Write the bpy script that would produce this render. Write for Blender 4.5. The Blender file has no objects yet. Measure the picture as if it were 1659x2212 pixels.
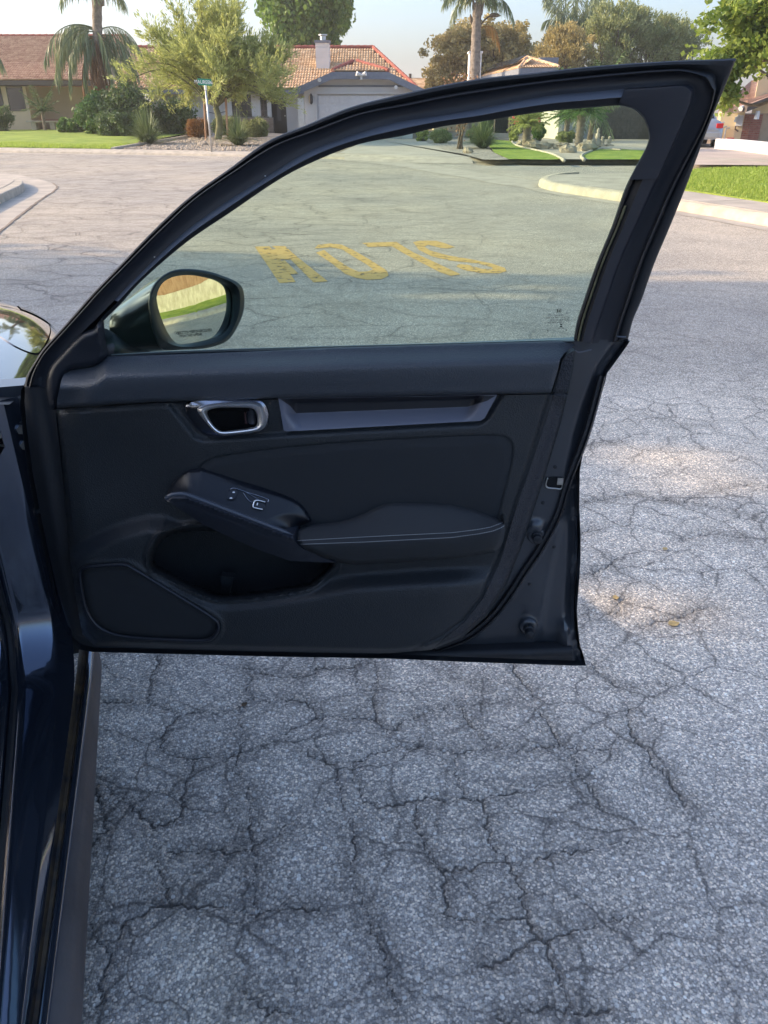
import bpy, math, random
import numpy as np
from mathutils import Vector, Matrix
from mathutils.geometry import delaunay_2d_cdt
random.seed(7); RNG = np.random.default_rng(7)
S = bpy.context.scene
C = S.collection
R = math.radians

# ------------------------------------------------------------ camera, sky, sun
CAM_H = 1.5
PITCH = R(27.75)
FPX = 1661.0                      # focal length in units of a 1659-wide picture
cam = bpy.data.cameras.new("camera"); camo = bpy.data.objects.new("camera", cam); C.objects.link(camo)
camo.location = (0, 0, CAM_H); camo.rotation_euler = (math.pi/2 - PITCH, 0, 0)
cam.sensor_fit = 'HORIZONTAL'; cam.sensor_width = 36.0; cam.lens = 36.0*FPX/1659.0
cam.clip_start = 0.02; cam.clip_end = 3000
S.camera = camo

SUN_AZ = R(171.0)                 # direction to the sun, measured from +X
SUN_EL = R(24.0)
world = bpy.data.worlds.new("World"); S.world = world; world.use_nodes = True
wn = world.node_tree.nodes; wl = world.node_tree.links
sky = wn.new("ShaderNodeTexSky"); sky.sky_type = 'NISHITA'; sky.sun_disc = False
sky.sun_elevation = SUN_EL; sky.sun_rotation = math.pi/2 - SUN_AZ
sky.air_density = 1.0; sky.dust_density = 3.7; sky.ozone_density = 4.0; sky.altitude = 100
bg = wn["Background"]; bg.inputs["Strength"].default_value = 0.158
hsv = wn.new("ShaderNodeHueSaturation"); hsv.inputs["Saturation"].default_value = 0.92; wl.new(sky.outputs[0], hsv.inputs["Color"]); tin = wn.new("ShaderNodeMix"); tin.data_type = "RGBA"; tin.blend_type = "MULTIPLY"; tin.inputs[0].default_value = 1; tin.inputs[7].default_value = (1.0, 1.0, 1.015, 1); wl.new(hsv.outputs[0], tin.inputs[6]); wl.new(tin.outputs[2], bg.inputs[0])   # sky colour desaturated and tinted as a colour correction
sl = bpy.data.lights.new("sun", 'SUN'); sl.energy = 2.35; sl.angle = R(0.53); sl.color = (1.0, 0.745, 0.44)
so = bpy.data.objects.new("sun", sl); C.objects.link(so)
sd = Vector((math.cos(SUN_AZ)*math.cos(SUN_EL), math.sin(SUN_AZ)*math.cos(SUN_EL), math.sin(SUN_EL)))
so.rotation_euler = sd.to_track_quat('Z', 'Y').to_euler(); so.location = (-30, 5, 30)
S.view_settings.view_transform = 'Standard'; S.view_settings.look = 'None'
S.view_settings.gamma = 1.0; S.view_settings.use_curve_mapping = False
S.view_settings.exposure = 1.36
S.cycles.max_bounces = 8; S.cycles.transparent_max_bounces = 16
S.cycles.use_denoising = True

# ------------------------------------------------------------ survey helpers: sight lines from the tripod point onto real planes
FW = np.array([0, math.cos(PITCH), -math.sin(PITCH)]); UP = np.array([0, math.sin(PITCH), math.cos(PITCH)])
RT = np.array([1.0, 0, 0]); CP = np.array([0, 0, CAM_H])
def ray(x, y):
    return RT*(x-829.5) + UP*(1106-y) + FW*FPX
def G(x, y, z=0.0):
    d = ray(x, y); t = (z-CAM_H)/d[2]; return CP + d*t
def YP(x, y, Y):
    d = ray(x, y); return CP + d*(Y/d[1])
def XP(x, y, X):
    d = ray(x, y); return CP + d*(X/d[0])

# ------------------------------------------------------------ mesh helpers
ROOT = {}
def root_loc(p):
    while p is not None and p.name not in ROOT: p = p.parent
    return ROOT[p.name] if p is not None else np.zeros(3)
def tag(o, label=None, cat=None, group=None, kind=None):
    if label: o['label'] = label
    if cat: o['category'] = cat
    if group: o['group'] = group
    if kind: o['kind'] = kind
    return o
def thing(name, loc, label, cat, group=None):
    o = bpy.data.objects.new(name, None); o.empty_display_size = .2; o.location = tuple(loc); C.objects.link(o)
    ROOT[o.name] = np.array(loc, float); return tag(o, label, cat, group)
def mkmesh(name, V, F, m, parent=None, smooth=False, attrs=None, loc=None):
    """V in world coordinates"""
    V = np.asarray(V, float).reshape(-1, 3)
    if parent is not None: base = root_loc(parent)
    else: base = np.array(loc, float) if loc is not None else np.zeros(3)
    me = bpy.data.meshes.new(name)
    V = V - base
    if isinstance(F, np.ndarray):
        n, k = F.shape
        me.vertices.add(len(V)); me.vertices.foreach_set("co", V.astype(np.float32).ravel())
        me.loops.add(n*k); me.loops.foreach_set("vertex_index", F.astype(np.int32).ravel())
        me.polygons.add(n); me.polygons.foreach_set("loop_start", np.arange(0, n*k, k, dtype=np.int32))
        me.polygons.foreach_set("loop_total", np.full(n, k, dtype=np.int32)); me.update(calc_edges=True)
    else:
        me.from_pydata([tuple(v) for v in V], [], F); me.update()
    if attrs:
        for an, arr in attrs.items():
            a = me.attributes.new(an, 'FLOAT', 'POINT'); a.data.foreach_set("value", np.asarray(arr, np.float32))
    if m is not None: me.materials.append(m)
    if smooth: me.polygons.foreach_set("use_smooth", np.ones(len(me.polygons), bool))
    o = bpy.data.objects.new(name, me); C.objects.link(o)
    if parent is not None: o.parent = parent
    elif loc is not None: o.location = tuple(loc); ROOT[o.name] = base
    else: ROOT[o.name] = base
    return o
class MB:
    def __init__(s): s.V = []; s.F = []
    def add(s, V, F):
        b = len(s.V); s.V += [tuple(v) for v in V]; s.F += [tuple(i+b for i in f) for f in F]; return s
    def box(s, a, b):
        x0, y0, z0 = a; x1, y1, z1 = b
        V = [(x0,y0,z0),(x1,y0,z0),(x1,y1,z0),(x0,y1,z0),(x0,y0,z1),(x1,y0,z1),(x1,y1,z1),(x0,y1,z1)]
        return s.add(V, [(0,3,2,1),(4,5,6,7),(0,1,5,4),(1,2,6,5),(2,3,7,6),(3,0,4,7)])
    def obox(s, o, u, v, w):
        o, u, v, w = (np.array(q, float) for q in (o, u, v, w))
        V = [o, o+u, o+u+v, o+v, o+w, o+u+w, o+u+v+w, o+v+w]
        F = [(0,3,2,1),(4,5,6,7),(0,1,5,4),(1,2,6,5),(2,3,7,6),(3,0,4,7)]
        if np.dot(np.cross(u, v), w) < 0: F = [f[::-1] for f in F]
        return s.add(V, F)
    def prism(s, pts, d):
        """pts planar 3-D loop, extruded by d"""
        pts = [np.array(p, float) for p in pts]; d = np.array(d, float); n = len(pts)
        nn = np.zeros(3)
        for i in range(n): nn += np.cross(pts[i], pts[(i+1) % n])
        if np.dot(nn, d) > 0: pts = pts[::-1]
        V = pts + [p+d for p in pts]
        F = [tuple(range(n)), tuple(range(2*n-1, n-1, -1))] + [(i, i+n, (i+1) % n+n, (i+1) % n) for i in range(n)]
        return s.add(V, F)
    def tube(s, path, rad, k=8, cap=True):
        path = [np.array(p, float) for p in path]; n = len(path)
        if not hasattr(rad, '__len__'): rad = [rad]*n
        ref = np.array([.13, .31, .94]); V = []; 
        for i in range(n):
            t = path[min(i+1, n-1)] - path[max(i-1, 0)]; t = t/(np.linalg.norm(t)+1e-9)
            a = np.cross(t, ref); 
            if np.linalg.norm(a) < .15: a = np.cross(t, [1, 0, 0])
            a /= np.linalg.norm(a); b = np.cross(t, a)
            for j in range(k):
                th = 2*math.pi*j/k; V.append(path[i] + rad[i]*(math.cos(th)*a + math.sin(th)*b))
        F = []
        for i in range(n-1):
            for j in range(k):
                j2 = (j+1) % k; F.append((i*k+j, i*k+j2, (i+1)*k+j2, (i+1)*k+j))
        if cap: F += [tuple(range(k-1, -1, -1)), tuple((n-1)*k+j for j in range(k))]
        return s.add(V, F)
    def grid(s, rows, closed=False):
        n = len(rows); k = len(rows[0]); V = [p for r in rows for p in r]; F = []
        for i in range(n-1):
            for j in range(k if closed else k-1):
                j2 = (j+1) % k; F.append((i*k+j, i*k+j2, (i+1)*k+j2, (i+1)*k+j))
        return s.add(V, F)
    def build(s, name, m, parent=None, smooth=False, loc=None, bevel=0):
        o = mkmesh(name, s.V, s.F, m, parent, smooth, loc=loc)
        if bevel:
            b = o.modifiers.new("bevel", 'BEVEL'); b.width = bevel; b.segments = 2; b.limit_method = 'ANGLE'; b.angle_limit = R(35)
        return o
def auto_smooth(o, ang=40):
    me = o.data; me.polygons.foreach_set("use_smooth", np.ones(len(me.polygons), bool))
    try: me.set_sharp_from_angle(angle=R(ang))
    except Exception: pass
    return o
def chaikin(P, n=2, closed=True):
    P = [np.array(p, float) for p in P]
    for _ in range(n):
        Q = []
        m = len(P)
        if not closed: Q.append(P[0])
        for i in range(m if closed else m-1):
            a, b = P[i], P[(i+1) % m]; Q += [a*.75+b*.25, a*.25+b*.75]
        if not closed: Q.append(P[-1])
        P = Q
    return P
def resample(P, step, closed=True):
    P = [np.array(p, float) for p in P]; out = []; m = len(P)
    for i in range(m if closed else m-1):
        a, b = P[i], P[(i+1) % m]; L = np.linalg.norm(b-a); k = max(1, int(round(L/step)))
        for j in range(k): out.append(a + (b-a)*j/k)
    if not closed: out.append(P[-1])
    return out
def catmull(P, k):
    P = [np.array(p, float) for p in P]; n = len(P); out = []
    for i in range(n-1):
        p0 = P[max(i-1, 0)]; p1 = P[i]; p2 = P[i+1]; p3 = P[min(i+2, n-1)]
        for j in range(k):
            t = j/k; out.append(.5*((2*p1)+(-p0+p2)*t+(2*p0-5*p1+4*p2-p3)*t*t+(-p0+3*p1-3*p2+p3)*t**3))
    out.append(P[-1]); return out
def psd(poly, x, y):
    """signed distance to a 2-D polygon, positive inside"""
    x = np.asarray(x, float); y = np.asarray(y, float); d = np.full(x.shape, 1e9); ins = np.zeros(x.shape, bool)
    n = len(poly)
    for i in range(n):
        ax, ay = poly[i][0], poly[i][1]; bx, by = poly[(i+1) % n][0], poly[(i+1) % n][1]
        ex, ey = bx-ax, by-ay; L = ex*ex+ey*ey+1e-12
        t = np.clip(((x-ax)*ex+(y-ay)*ey)/L, 0, 1); d = np.minimum(d, np.hypot(x-ax-t*ex, y-ay-t*ey))
        c = ((ay > y) != (by > y)); xi = ax + (y-ay)*ex/(ey if abs(ey) > 1e-12 else 1e-12)
        ins ^= (c & (x < xi))
    return np.where(ins, d, -d)
def pld(line, x, y):
    d = np.full(np.shape(x), 1e9)
    for i in range(len(line)-1):
        ax, ay = line[i]; bx, by = line[i+1]; ex, ey = bx-ax, by-ay; L = ex*ex+ey*ey+1e-12
        t = np.clip(((x-ax)*ex+(y-ay)*ey)/L, 0, 1); d = np.minimum(d, np.hypot(x-ax-t*ex, y-ay-t*ey))
    return d
def ss(a, b, x):
    t = np.clip((np.asarray(x, float)-a)/(b-a), 0, 1); return t*t*(3-2*t)
def triangulate(poly, step, jitter=0):
    B = resample(poly, step*.8); nb = len(B); P = np.array(B)
    x0, y0 = P.min(0); x1, y1 = P.max(0)
    gx, gy = np.meshgrid(np.arange(x0+step*.5, x1, step), np.arange(y0+step*.5, y1, step)); gx = gx.ravel(); gy = gy.ravel()
    keep = psd([tuple(p) for p in poly], gx, gy) > step*.45
    pts = [Vector((float(p[0]), float(p[1]))) for p in B] + [Vector((float(a), float(b))) for a, b in zip(gx[keep], gy[keep])]
    edges = [(i, (i+1) % nb) for i in range(nb)]
    vo, eo, fo, _, _, _ = delaunay_2d_cdt(pts, edges, [tuple(range(nb))], 1, 1e-4)
    return np.array([[v.x, v.y] for v in vo]), [tuple(f) for f in fo]
def bound_edges(F):
    cnt = {}
    for f in F:
        for i in range(len(f)):
            a, b = f[i], f[(i+1) % len(f)]; k = (min(a, b), max(a, b))
            cnt[k] = None if k in cnt else (a, b)
    return [e for e in cnt.values() if e]

# ------------------------------------------------------------ materials
def newmat(name):
    m = bpy.data.materials.new(name); m.use_nodes = True; return m, m.node_tree.nodes, m.node_tree.links, m.node_tree.nodes["Principled BSDF"]
def mat(name, col, rough=.6, metal=0, var=0, vscale=8, bump=0, bscale=60, spec=None, coat=0, col2=None, coord='Object', detail=4, bdist=.01, coat_rough=.03):
    m, n, l, p = newmat(name)
    p.inputs["Base Color"].default_value = (*col, 1); p.inputs["Roughness"].default_value = rough; p.inputs["Metallic"].default_value = metal
    if spec is not None: p.inputs["Specular IOR Level"].default_value = spec
    if coat: p.inputs["Coat Weight"].default_value = coat; p.inputs["Coat Roughness"].default_value = coat_rough
    tc = n.new("ShaderNodeTexCoord")
    if var or col2:
        t = n.new("ShaderNodeTexNoise"); t.inputs["Scale"].default_value = vscale; t.inputs["Detail"].default_value = detail
        l.new(tc.outputs[coord], t.inputs["Vector"])
        r = n.new("ShaderNodeValToRGB"); r.color_ramp.elements[0].position = .32; r.color_ramp.elements[1].position = .68
        c2 = col2 if col2 else tuple(min(1, c*(1+var)) for c in col); c1 = tuple(c*(1-var) for c in col) if not col2 else col
        r.color_ramp.elements[0].color = (*c1, 1); r.color_ramp.elements[1].color = (*c2, 1)
        l.new(t.outputs["Fac"], r.inputs["Fac"]); l.new(r.outputs["Color"], p.inputs["Base Color"])
    if bump:
        t2 = n.new("ShaderNodeTexNoise"); t2.inputs["Scale"].default_value = bscale; t2.inputs["Detail"].default_value = 5
        l.new(tc.outputs[coord], t2.inputs["Vector"])
        b = n.new("ShaderNodeBump"); b.inputs["Strength"].default_value = bump; b.inputs["Distance"].default_value = bdist
        l.new(t2.outputs["Fac"], b.inputs["Height"]); l.new(b.outputs["Normal"], p.inputs["Normal"])
    return m
def leafmat(name, c1, c2, trans=.35, rough=.55):
    m, n, l, p = newmat(name)
    at = n.new("ShaderNodeAttribute"); at.attribute_name = "tint"
    r = n.new("ShaderNodeValToRGB"); r.color_ramp.elements[0].color = (*c1, 1); r.color_ramp.elements[1].color = (*c2, 1)
    l.new(at.outputs["Fac"], r.inputs["Fac"]); l.new(r.outputs["Color"], p.inputs["Base Color"]); p.inputs["Roughness"].default_value = rough
    t = n.new("ShaderNodeBsdfTranslucent"); l.new(r.outputs["Color"], t.inputs["Color"])
    mx = n.new("ShaderNodeMixShader"); mx.inputs[0].default_value = trans
    l.new(p.outputs[0], mx.inputs[1]); l.new(t.outputs[0], mx.inputs[2]); l.new(mx.outputs[0], n["Material Output"].inputs[0]); return m
def leather(name, col, rough, scale=330, strength=.6, dist=.0016):
    """grained soft trim: small rounded cells"""
    m, n, l, p = newmat(name); p.inputs["Base Color"].default_value = (*col, 1); p.inputs["Roughness"].default_value = rough
    p.inputs["Specular IOR Level"].default_value = .45
    tc = n.new("ShaderNodeTexCoord"); v = n.new("ShaderNodeTexVoronoi"); v.inputs["Scale"].default_value = scale
    l.new(tc.outputs["Object"], v.inputs["Vector"])
    nz = n.new("ShaderNodeTexNoise"); nz.inputs["Scale"].default_value = 3; l.new(tc.outputs["Object"], nz.inputs["Vector"])
    mr = n.new("ShaderNodeMapRange"); mr.inputs[3].default_value = rough-.06; mr.inputs[4].default_value = rough+.08
    l.new(nz.outputs["Fac"], mr.inputs[0]); l.new(mr.outputs[0], p.inputs["Roughness"])
    b = n.new("ShaderNodeBump"); b.inputs["Strength"].default_value = strength; b.inputs["Distance"].default_value = dist
    l.new(v.outputs["Distance"], b.inputs["Height"]); l.new(b.outputs["Normal"], p.inputs["Normal"]); return m

def asphalt():
    m, n, l, p = newmat("asphalt")
    tc = n.new("ShaderNodeTexCoord"); P = tc.outputs["Object"]
    def N(t, **k):
        q = n.new(t)
        for a, b in k.items(): q.inputs[a.replace('_', ' ')].default_value = b
        return q
    def math_(op, a, b=None, clamp=False):
        q = n.new("ShaderNodeMath"); q.operation = op; q.use_clamp = clamp
        for i, v in enumerate((a, b)):
            if v is None: continue
            if isinstance(v, (int, float)): q.inputs[i].default_value = v
            else: l.new(v, q.inputs[i])
        return q.outputs[0]
    def mix(f, a, b, mode='MIX'):
        q = n.new("ShaderNodeMix"); q.data_type = 'RGBA'; q.blend_type = mode
        for k_, v in ((0, f), (6, a), (7, b)):
            if isinstance(v, (int, float)): q.inputs[k_].default_value = v
            elif isinstance(v, tuple): q.inputs[k_].default_value = (*v, 1)
            else: l.new(v, q.inputs[k_])
        return q.outputs[2]
    def ramp(f, stops):
        q = n.new("ShaderNodeValToRGB"); e = q.color_ramp.elements
        while len(e) < len(stops): e.new(.5)
        for k_, (a, c) in enumerate(stops): e[k_].position = a; e[k_].color = (c, c, c, 1) if not isinstance(c, tuple) else (*c, 1)
        l.new(f, q.inputs["Fac"]); return q.outputs["Color"]
    v1 = N("ShaderNodeTexVoronoi", Scale=190); l.new(P, v1.inputs["Vector"])           # 5 mm chippings
    v2 = N("ShaderNodeTexVoronoi", Scale=75); l.new(P, v2.inputs["Vector"])            # larger stones
    v3 = N("ShaderNodeTexVoronoi", Scale=420); l.new(P, v3.inputs["Vector"])
    nz = N("ShaderNodeTexNoise", Scale=1.3, Detail=6, Roughness=.6); l.new(P, nz.inputs["Vector"])
    nb = N("ShaderNodeTexNoise", Scale=.28, Detail=3); l.new(P, nb.inputs["Vector"])
    nm = N("ShaderNodeTexNoise", Scale=14, Detail=5); l.new(P, nm.inputs["Vector"])
    sx = n.new("ShaderNodeSeparateColor"); l.new(v1.outputs["Color"], sx.inputs[0])
    sx2 = n.new("ShaderNodeSeparateColor"); l.new(v2.outputs["Color"], sx2.inputs[0])
    sx3 = n.new("ShaderNodeSeparateColor"); l.new(v3.outputs["Color"], sx3.inputs[0])
    chip = ramp(sx.outputs[0], [(0, .17), (.45, .37), (.75, .60), (.93, .88), (1, 1.0)])
    chip_hue = mix(sx.outputs[1], (1.21, 1.0, .74), (1.13, 1.0, .82)); chip = mix(1.0, chip, chip_hue, 'MULTIPLY')
    fine = ramp(sx3.outputs[0], [(0, .26), (.6, .46), (1, .70)])
    base = mix(.35, chip, fine)
    big = math_('GREATER_THAN', sx2.outputs[0], .84); bigm = math_('MULTIPLY', big, math_('LESS_THAN', v2.outputs["Distance"], .36))
    base = mix(bigm, base, mix(sx2.outputs[1], (.62, .58, .50), (.86, .82, .74)))
    # binder showing between the stones
    gap = ramp(v1.outputs["Distance"], [(0, 1.0), (.50, 1.0), (.8, .55)])
    base = mix(.8, base, gap, 'MULTIPLY')
    base = mix(1.0, base, ramp(nz.outputs["Fac"], [(.3, .92), (.5, 1.03), (.7, 1.13)]), 'MULTIPLY')
    base = mix(1.0, base, ramp(nb.outputs["Fac"], [(.35, (.88, .89, .92)), (.65, (1.10, 1.07, 1.03))]), 'MULTIPLY')
    base = mix(1.0, base, ramp(nm.outputs["Fac"], [(.3, .92), (.7, 1.08)]), 'MULTIPLY')
    # crack network away from the modelled patch
    cr = n.new("ShaderNodeAttribute"); cr.attribute_name = "crack"
    near = n.new("ShaderNodeAttribute"); near.attribute_name = "patch"
    dv = N("ShaderNodeTexNoise", Scale=2.2, Detail=5); l.new(P, dv.inputs["Vector"])
    mp = n.new("ShaderNodeVectorMath"); mp.operation = 'MULTIPLY_ADD'; l.new(dv.outputs["Color"], mp.inputs[0]); mp.inputs[1].default_value = (.45, .45, 0); l.new(P, mp.inputs[2])
    ms = n.new("ShaderNodeVectorMath"); ms.operation = 'MULTIPLY'; l.new(mp.outputs[0], ms.inputs[0]); ms.inputs[1].default_value = (1.35, 2.3, 0)
    vc = n.new("ShaderNodeTexVoronoi"); vc.feature = 'DISTANCE_TO_EDGE'; vc.inputs["Scale"].default_value = 1.0; l.new(ms.outputs[0], vc.inputs["Vector"])
    sep = n.new("ShaderNodeSeparateXYZ"); l.new(P, sep.inputs[0])
    leftm = ramp(math_('ADD', math_('MULTIPLY', sep.outputs[0], -.10), .55, True), [(.15, .15), (.62, 1.0)])
    nq = N("ShaderNodeTexNoise", Scale=.8, Detail=2); l.new(P, nq.inputs["Vector"])
    cw = ramp(vc.outputs["Distance"], [(0, .8), (.010, .65), (.026, 0)])
    cfar = math_('MULTIPLY', math_('MULTIPLY', cw, leftm), math_('SUBTRACT', 1.0, near.outputs["Fac"]))
    cfar = math_('MULTIPLY', cfar, ramp(nq.outputs["Fac"], [(.36, .2), (.55, 1)]))
    nj = N("ShaderNodeTexNoise", Scale=95, Detail=3); l.new(P, nj.inputs["Vector"])
    thr = math_('ADD', cr.outputs["Fac"], math_('MULTIPLY', math_('SUBTRACT', nj.outputs["Fac"], .5), .75))
    crn = ramp(thr, [(.42, 0), (.62, 1)])
    crk = math_('MAXIMUM', math_('MULTIPLY', crn, .66), math_('MULTIPLY', cfar, .5), True)
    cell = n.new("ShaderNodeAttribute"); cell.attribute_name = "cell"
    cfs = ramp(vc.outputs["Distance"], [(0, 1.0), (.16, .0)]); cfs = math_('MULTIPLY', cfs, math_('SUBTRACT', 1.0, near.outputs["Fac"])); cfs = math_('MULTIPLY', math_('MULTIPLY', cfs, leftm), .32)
    cl = math_('MAXIMUM', cell.outputs["Fac"], math_('ADD', cfs, math_('MULTIPLY', math_('SUBTRACT', 1.0, near.outputs["Fac"]), .52)))  # tone lighter near the camera, darker beyond, to even out the lighting
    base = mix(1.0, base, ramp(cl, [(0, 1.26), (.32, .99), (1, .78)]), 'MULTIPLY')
    v4 = n.new("ShaderNodeTexVoronoi"); v4.feature = 'DISTANCE_TO_EDGE'; v4.inputs["Scale"].default_value = 4.6
    dv2 = N("ShaderNodeTexNoise", Scale=9, Detail=5); l.new(P, dv2.inputs["Vector"]); m4 = n.new("ShaderNodeVectorMath"); m4.operation = 'MULTIPLY_ADD'; l.new(dv2.outputs["Color"], m4.inputs[0]); m4.inputs[1].default_value = (.12, .12, 0); l.new(P, m4.inputs[2])
    f4 = n.new("ShaderNodeVectorMath"); f4.operation = 'MULTIPLY'; f4.inputs[1].default_value = (1, 1.15, 0); l.new(m4.outputs[0], f4.inputs[0]); l.new(f4.outputs[0], v4.inputs["Vector"])
    n4 = N("ShaderNodeTexNoise", Scale=2.6, Detail=3); l.new(P, n4.inputs["Vector"])
    mask4 = math_('MULTIPLY', near.outputs["Fac"], ramp(n4.outputs["Fac"], [(.36, .15), (.55, 1)]))
    hair = math_('MULTIPLY', ramp(v4.outputs["Distance"], [(0, 1), (.008, .8), (.022, 0)]), mask4)
    pil = math_('MULTIPLY', ramp(v4.outputs["Distance"], [(0, 1), (.17, 0)]), mask4)
    base = mix(math_('MULTIPLY', pil, .17), base, (.10, .095, .09)); base = mix(math_('MULTIPLY', hair, .62), base, (.07, .065, .062))
    base = mix(crk, base, (.062, .058, .055))
    l.new(base, p.inputs["Base Color"]); p.inputs["Roughness"].default_value = .95; p.inputs["Specular IOR Level"].default_value = .0
    h = math_('ADD', math_('MULTIPLY', v1.outputs["Distance"], -.9), math_('MULTIPLY', nm.outputs["Fac"], .8))
    h = math_('ADD', h, math_('MULTIPLY', cfar, -2.5))
    b = n.new("ShaderNodeBump"); b.inputs["Strength"].default_value = .6; b.inputs["Distance"].default_value = .003
    l.new(h, b.inputs["Height"]); l.new(b.outputs["Normal"], p.inputs["Normal"]); return m

M = {}
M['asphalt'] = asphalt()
M['concrete'] = mat("concrete", (.45, .39, .32), .85, var=.16, vscale=2.2, bump=.3, bscale=90, detail=8)
M['curb'] = mat("curb_concrete", (.46, .40, .32), .85, var=.18, vscale=5, bump=.4, bscale=70, detail=8)
M['drive'] = mat("driveway_concrete", (.47, .41, .34), .85, var=.12, vscale=.9, bump=.3, bscale=50, detail=8)
M['drive_pink'] = mat("pink_driveway", (.47, .38, .32), .85, var=.12, vscale=.9, bump=.3, bscale=50, detail=8)
M['dirt'] = mat("dirt", (.26, .20, .15), .95, var=.3, vscale=.7, bump=.6, bscale=18)
M['gravel'] = mat("gravel", (.36, .31, .26), .95, var=.45, vscale=9, bump=1, bscale=14, bdist=.05)
M['lawn'] = mat("lawn", (.22, .33, .040), .95, col2=(.40, .49, .075), vscale=1.4, bump=1, bscale=60, bdist=.06, detail=10)
M['paint_yellow'] = None
M['stucco_tan'] = mat("tan_stucco", (.58, .46, .32), .92, var=.06, vscale=1.2, bump=.5, bscale=120)
M['stucco_grey'] = mat("grey_white_stucco", (.66, .64, .62), .92, var=.05, vscale=1.2, bump=.4, bscale=120)
M['stucco_white'] = mat("white_stucco", (.66, .62, .53), .92, var=.06, vscale=1.2, bump=.4, bscale=100)
M['stucco_gold'] = mat("golden_stucco", (.72, .56, .33), .92, var=.07, vscale=1.5, bump=.4, bscale=100)
M['fascia'] = mat("grey_fascia", (.20, .21, .24), .7, var=.1)
M['fascia_brown'] = mat("brown_fascia", (.10, .075, .06), .7, var=.1)
M['door_white'] = mat("white_garage_door", (.74, .71, .69), .6, var=.04)
M['door_tan'] = mat("tan_garage_door", (.46, .34, .22), .6, var=.04)
M['dark_door'] = mat("dark_door", (.018, .016, .018), .4)
M['window'] = mat("house_window_glass", (.02, .025, .03), .08, spec=.8)
M['win_frame'] = mat("window_frame", (.055, .05, .05), .5)
M['white_trim'] = mat("white_trim", (.72, .70, .66), .6, var=.05)
def tilemat(name, a, b):
    m, n, l, p = newmat(name)
    gi = n.new("ShaderNodeNewGeometry"); oi = n.new("ShaderNodeObjectInfo"); tc = n.new("ShaderNodeTexCoord")
    nz = n.new("ShaderNodeTexNoise"); nz.inputs["Scale"].default_value = 2.3; nz.inputs["Detail"].default_value = 8
    vm = n.new("ShaderNodeVectorMath"); vm.operation = 'ADD'; l.new(tc.outputs["Object"], vm.inputs[0])
    cb = n.new("ShaderNodeCombineXYZ"); l.new(gi.outputs["Random Per Island"], cb.inputs[0]); l.new(oi.outputs["Random"], cb.inputs[1])
    sc = n.new("ShaderNodeVectorMath"); sc.operation = 'SCALE'; sc.inputs[3].default_value = 37; l.new(cb.outputs[0], sc.inputs[0]); l.new(sc.outputs[0], vm.inputs[1])
    l.new(vm.outputs[0], nz.inputs["Vector"])
    r = n.new("ShaderNodeValToRGB"); r.color_ramp.elements[0].position = .36; r.color_ramp.elements[1].position = .64
    r.color_ramp.elements[0].color = (*a, 1); r.color_ramp.elements[1].color = (*b, 1)
    l.new(nz.outputs["Fac"], r.inputs["Fac"]); l.new(r.outputs["Color"], p.inputs["Base Color"]); p.inputs["Roughness"].default_value = .85
    return m
M['tile_red'] = tilemat("red_roof_tile", (.38, .18, .10), (.60, .37, .22))
M['tile_tan'] = tilemat("tan_roof_tile", (.46, .26, .13), (.74, .51, .30))
M['ridge_red'] = tilemat("red_ridge_tile", (.30, .085, .06), (.40, .13, .09))
M['shingle'] = tilemat("brown_shingle", (.26, .15, .11), (.36, .22, .16))
M['brick'] = tilemat("red_brick", (.30, .11, .075), (.42, .20, .14))
M['brick_tan'] = tilemat("tan_brick", (.24, .18, .13), (.34, .26, .20))
M['mortar'] = mat("mortar", (.34, .30, .26), .95, var=.1)
M['block'] = tilemat("dark_block", (.06, .052, .048), (.085, .075, .068))
M['solar'] = mat("solar_panel", (.018, .02, .03), .15, spec=.7)
M['alu'] = mat("galvanised_steel", (.52, .52, .52), .42, metal=.85, var=.1)
M['sign_green'] = mat("green_sign", (.0, .20, .12), .4)
M['sign_white'] = mat("sign_white", (.8, .8, .8), .5)
M['bark'] = mat("bark", (.16, .12, .085), .95, var=.35, vscale=6, bump=.8, bscale=25, bdist=.03)
M['bark_green'] = mat("green_bark", (.17, .17, .08), .9, var=.3, vscale=6, bump=.5, bscale=25)
M['palm_bark'] = mat("palm_bark", (.26, .21, .17), .95, var=.3, vscale=7, bump=.9, bscale=18, bdist=.04)
M['husk'] = leafmat("dead_frond", (.20, .10, .05), (.42, .22, .10), .25)
M['husk_gold'] = leafmat("golden_frond", (.42, .22, .06), (.55, .32, .10), .35)
M['leaf_palm'] = leafmat("palm_leaf", (.12, .16, .07), (.33, .38, .20), .3, .4)
M['leaf_verde'] = leafmat("palo_verde_leaf", (.27, .31, .09), (.56, .58, .20), .45)
M['leaf_dark'] = leafmat("dark_green_leaf", (.055, .10, .035), (.17, .24, .08), .35)
M['leaf_tall'] = leafmat("tall_tree_leaf", (.08, .17, .03), (.26, .38, .08), .4)
M['leaf_bush'] = leafmat("bush_leaf", (.07, .15, .035), (.20, .31, .08), .35)
M['leaf_brown'] = leafmat("tan_green_leaf", (.28, .23, .08), (.55, .44, .18), .4)
M['leaf_olive'] = leafmat("olive_leaf", (.19, .23, .08), (.40, .42, .18), .4)
M['leaf_near'] = leafmat("bright_leaf", (.13, .21, .032), (.37, .44, .09), .5)
M['leaf_orange'] = leafmat("rusty_leaf", (.22, .10, .03), (.36, .19, .06), .35)
M['grass_blade'] = leafmat("grass_blade", (.10, .15, .05), (.25, .29, .13), .35)
M['lawn_blade'] = leafmat("lawn_blade", (.22, .33, .04), (.46, .54, .11), .5)
M['flower'] = mat("red_flower", (.6, .03, .06), .6)
M['rock'] = mat("rock", (.40, .33, .25), .9, var=.25, vscale=3, bump=.8, bscale=9, bdist=.05)
M['red_plastic'] = mat("red_plastic", (.55, .01, .015), .4)
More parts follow.
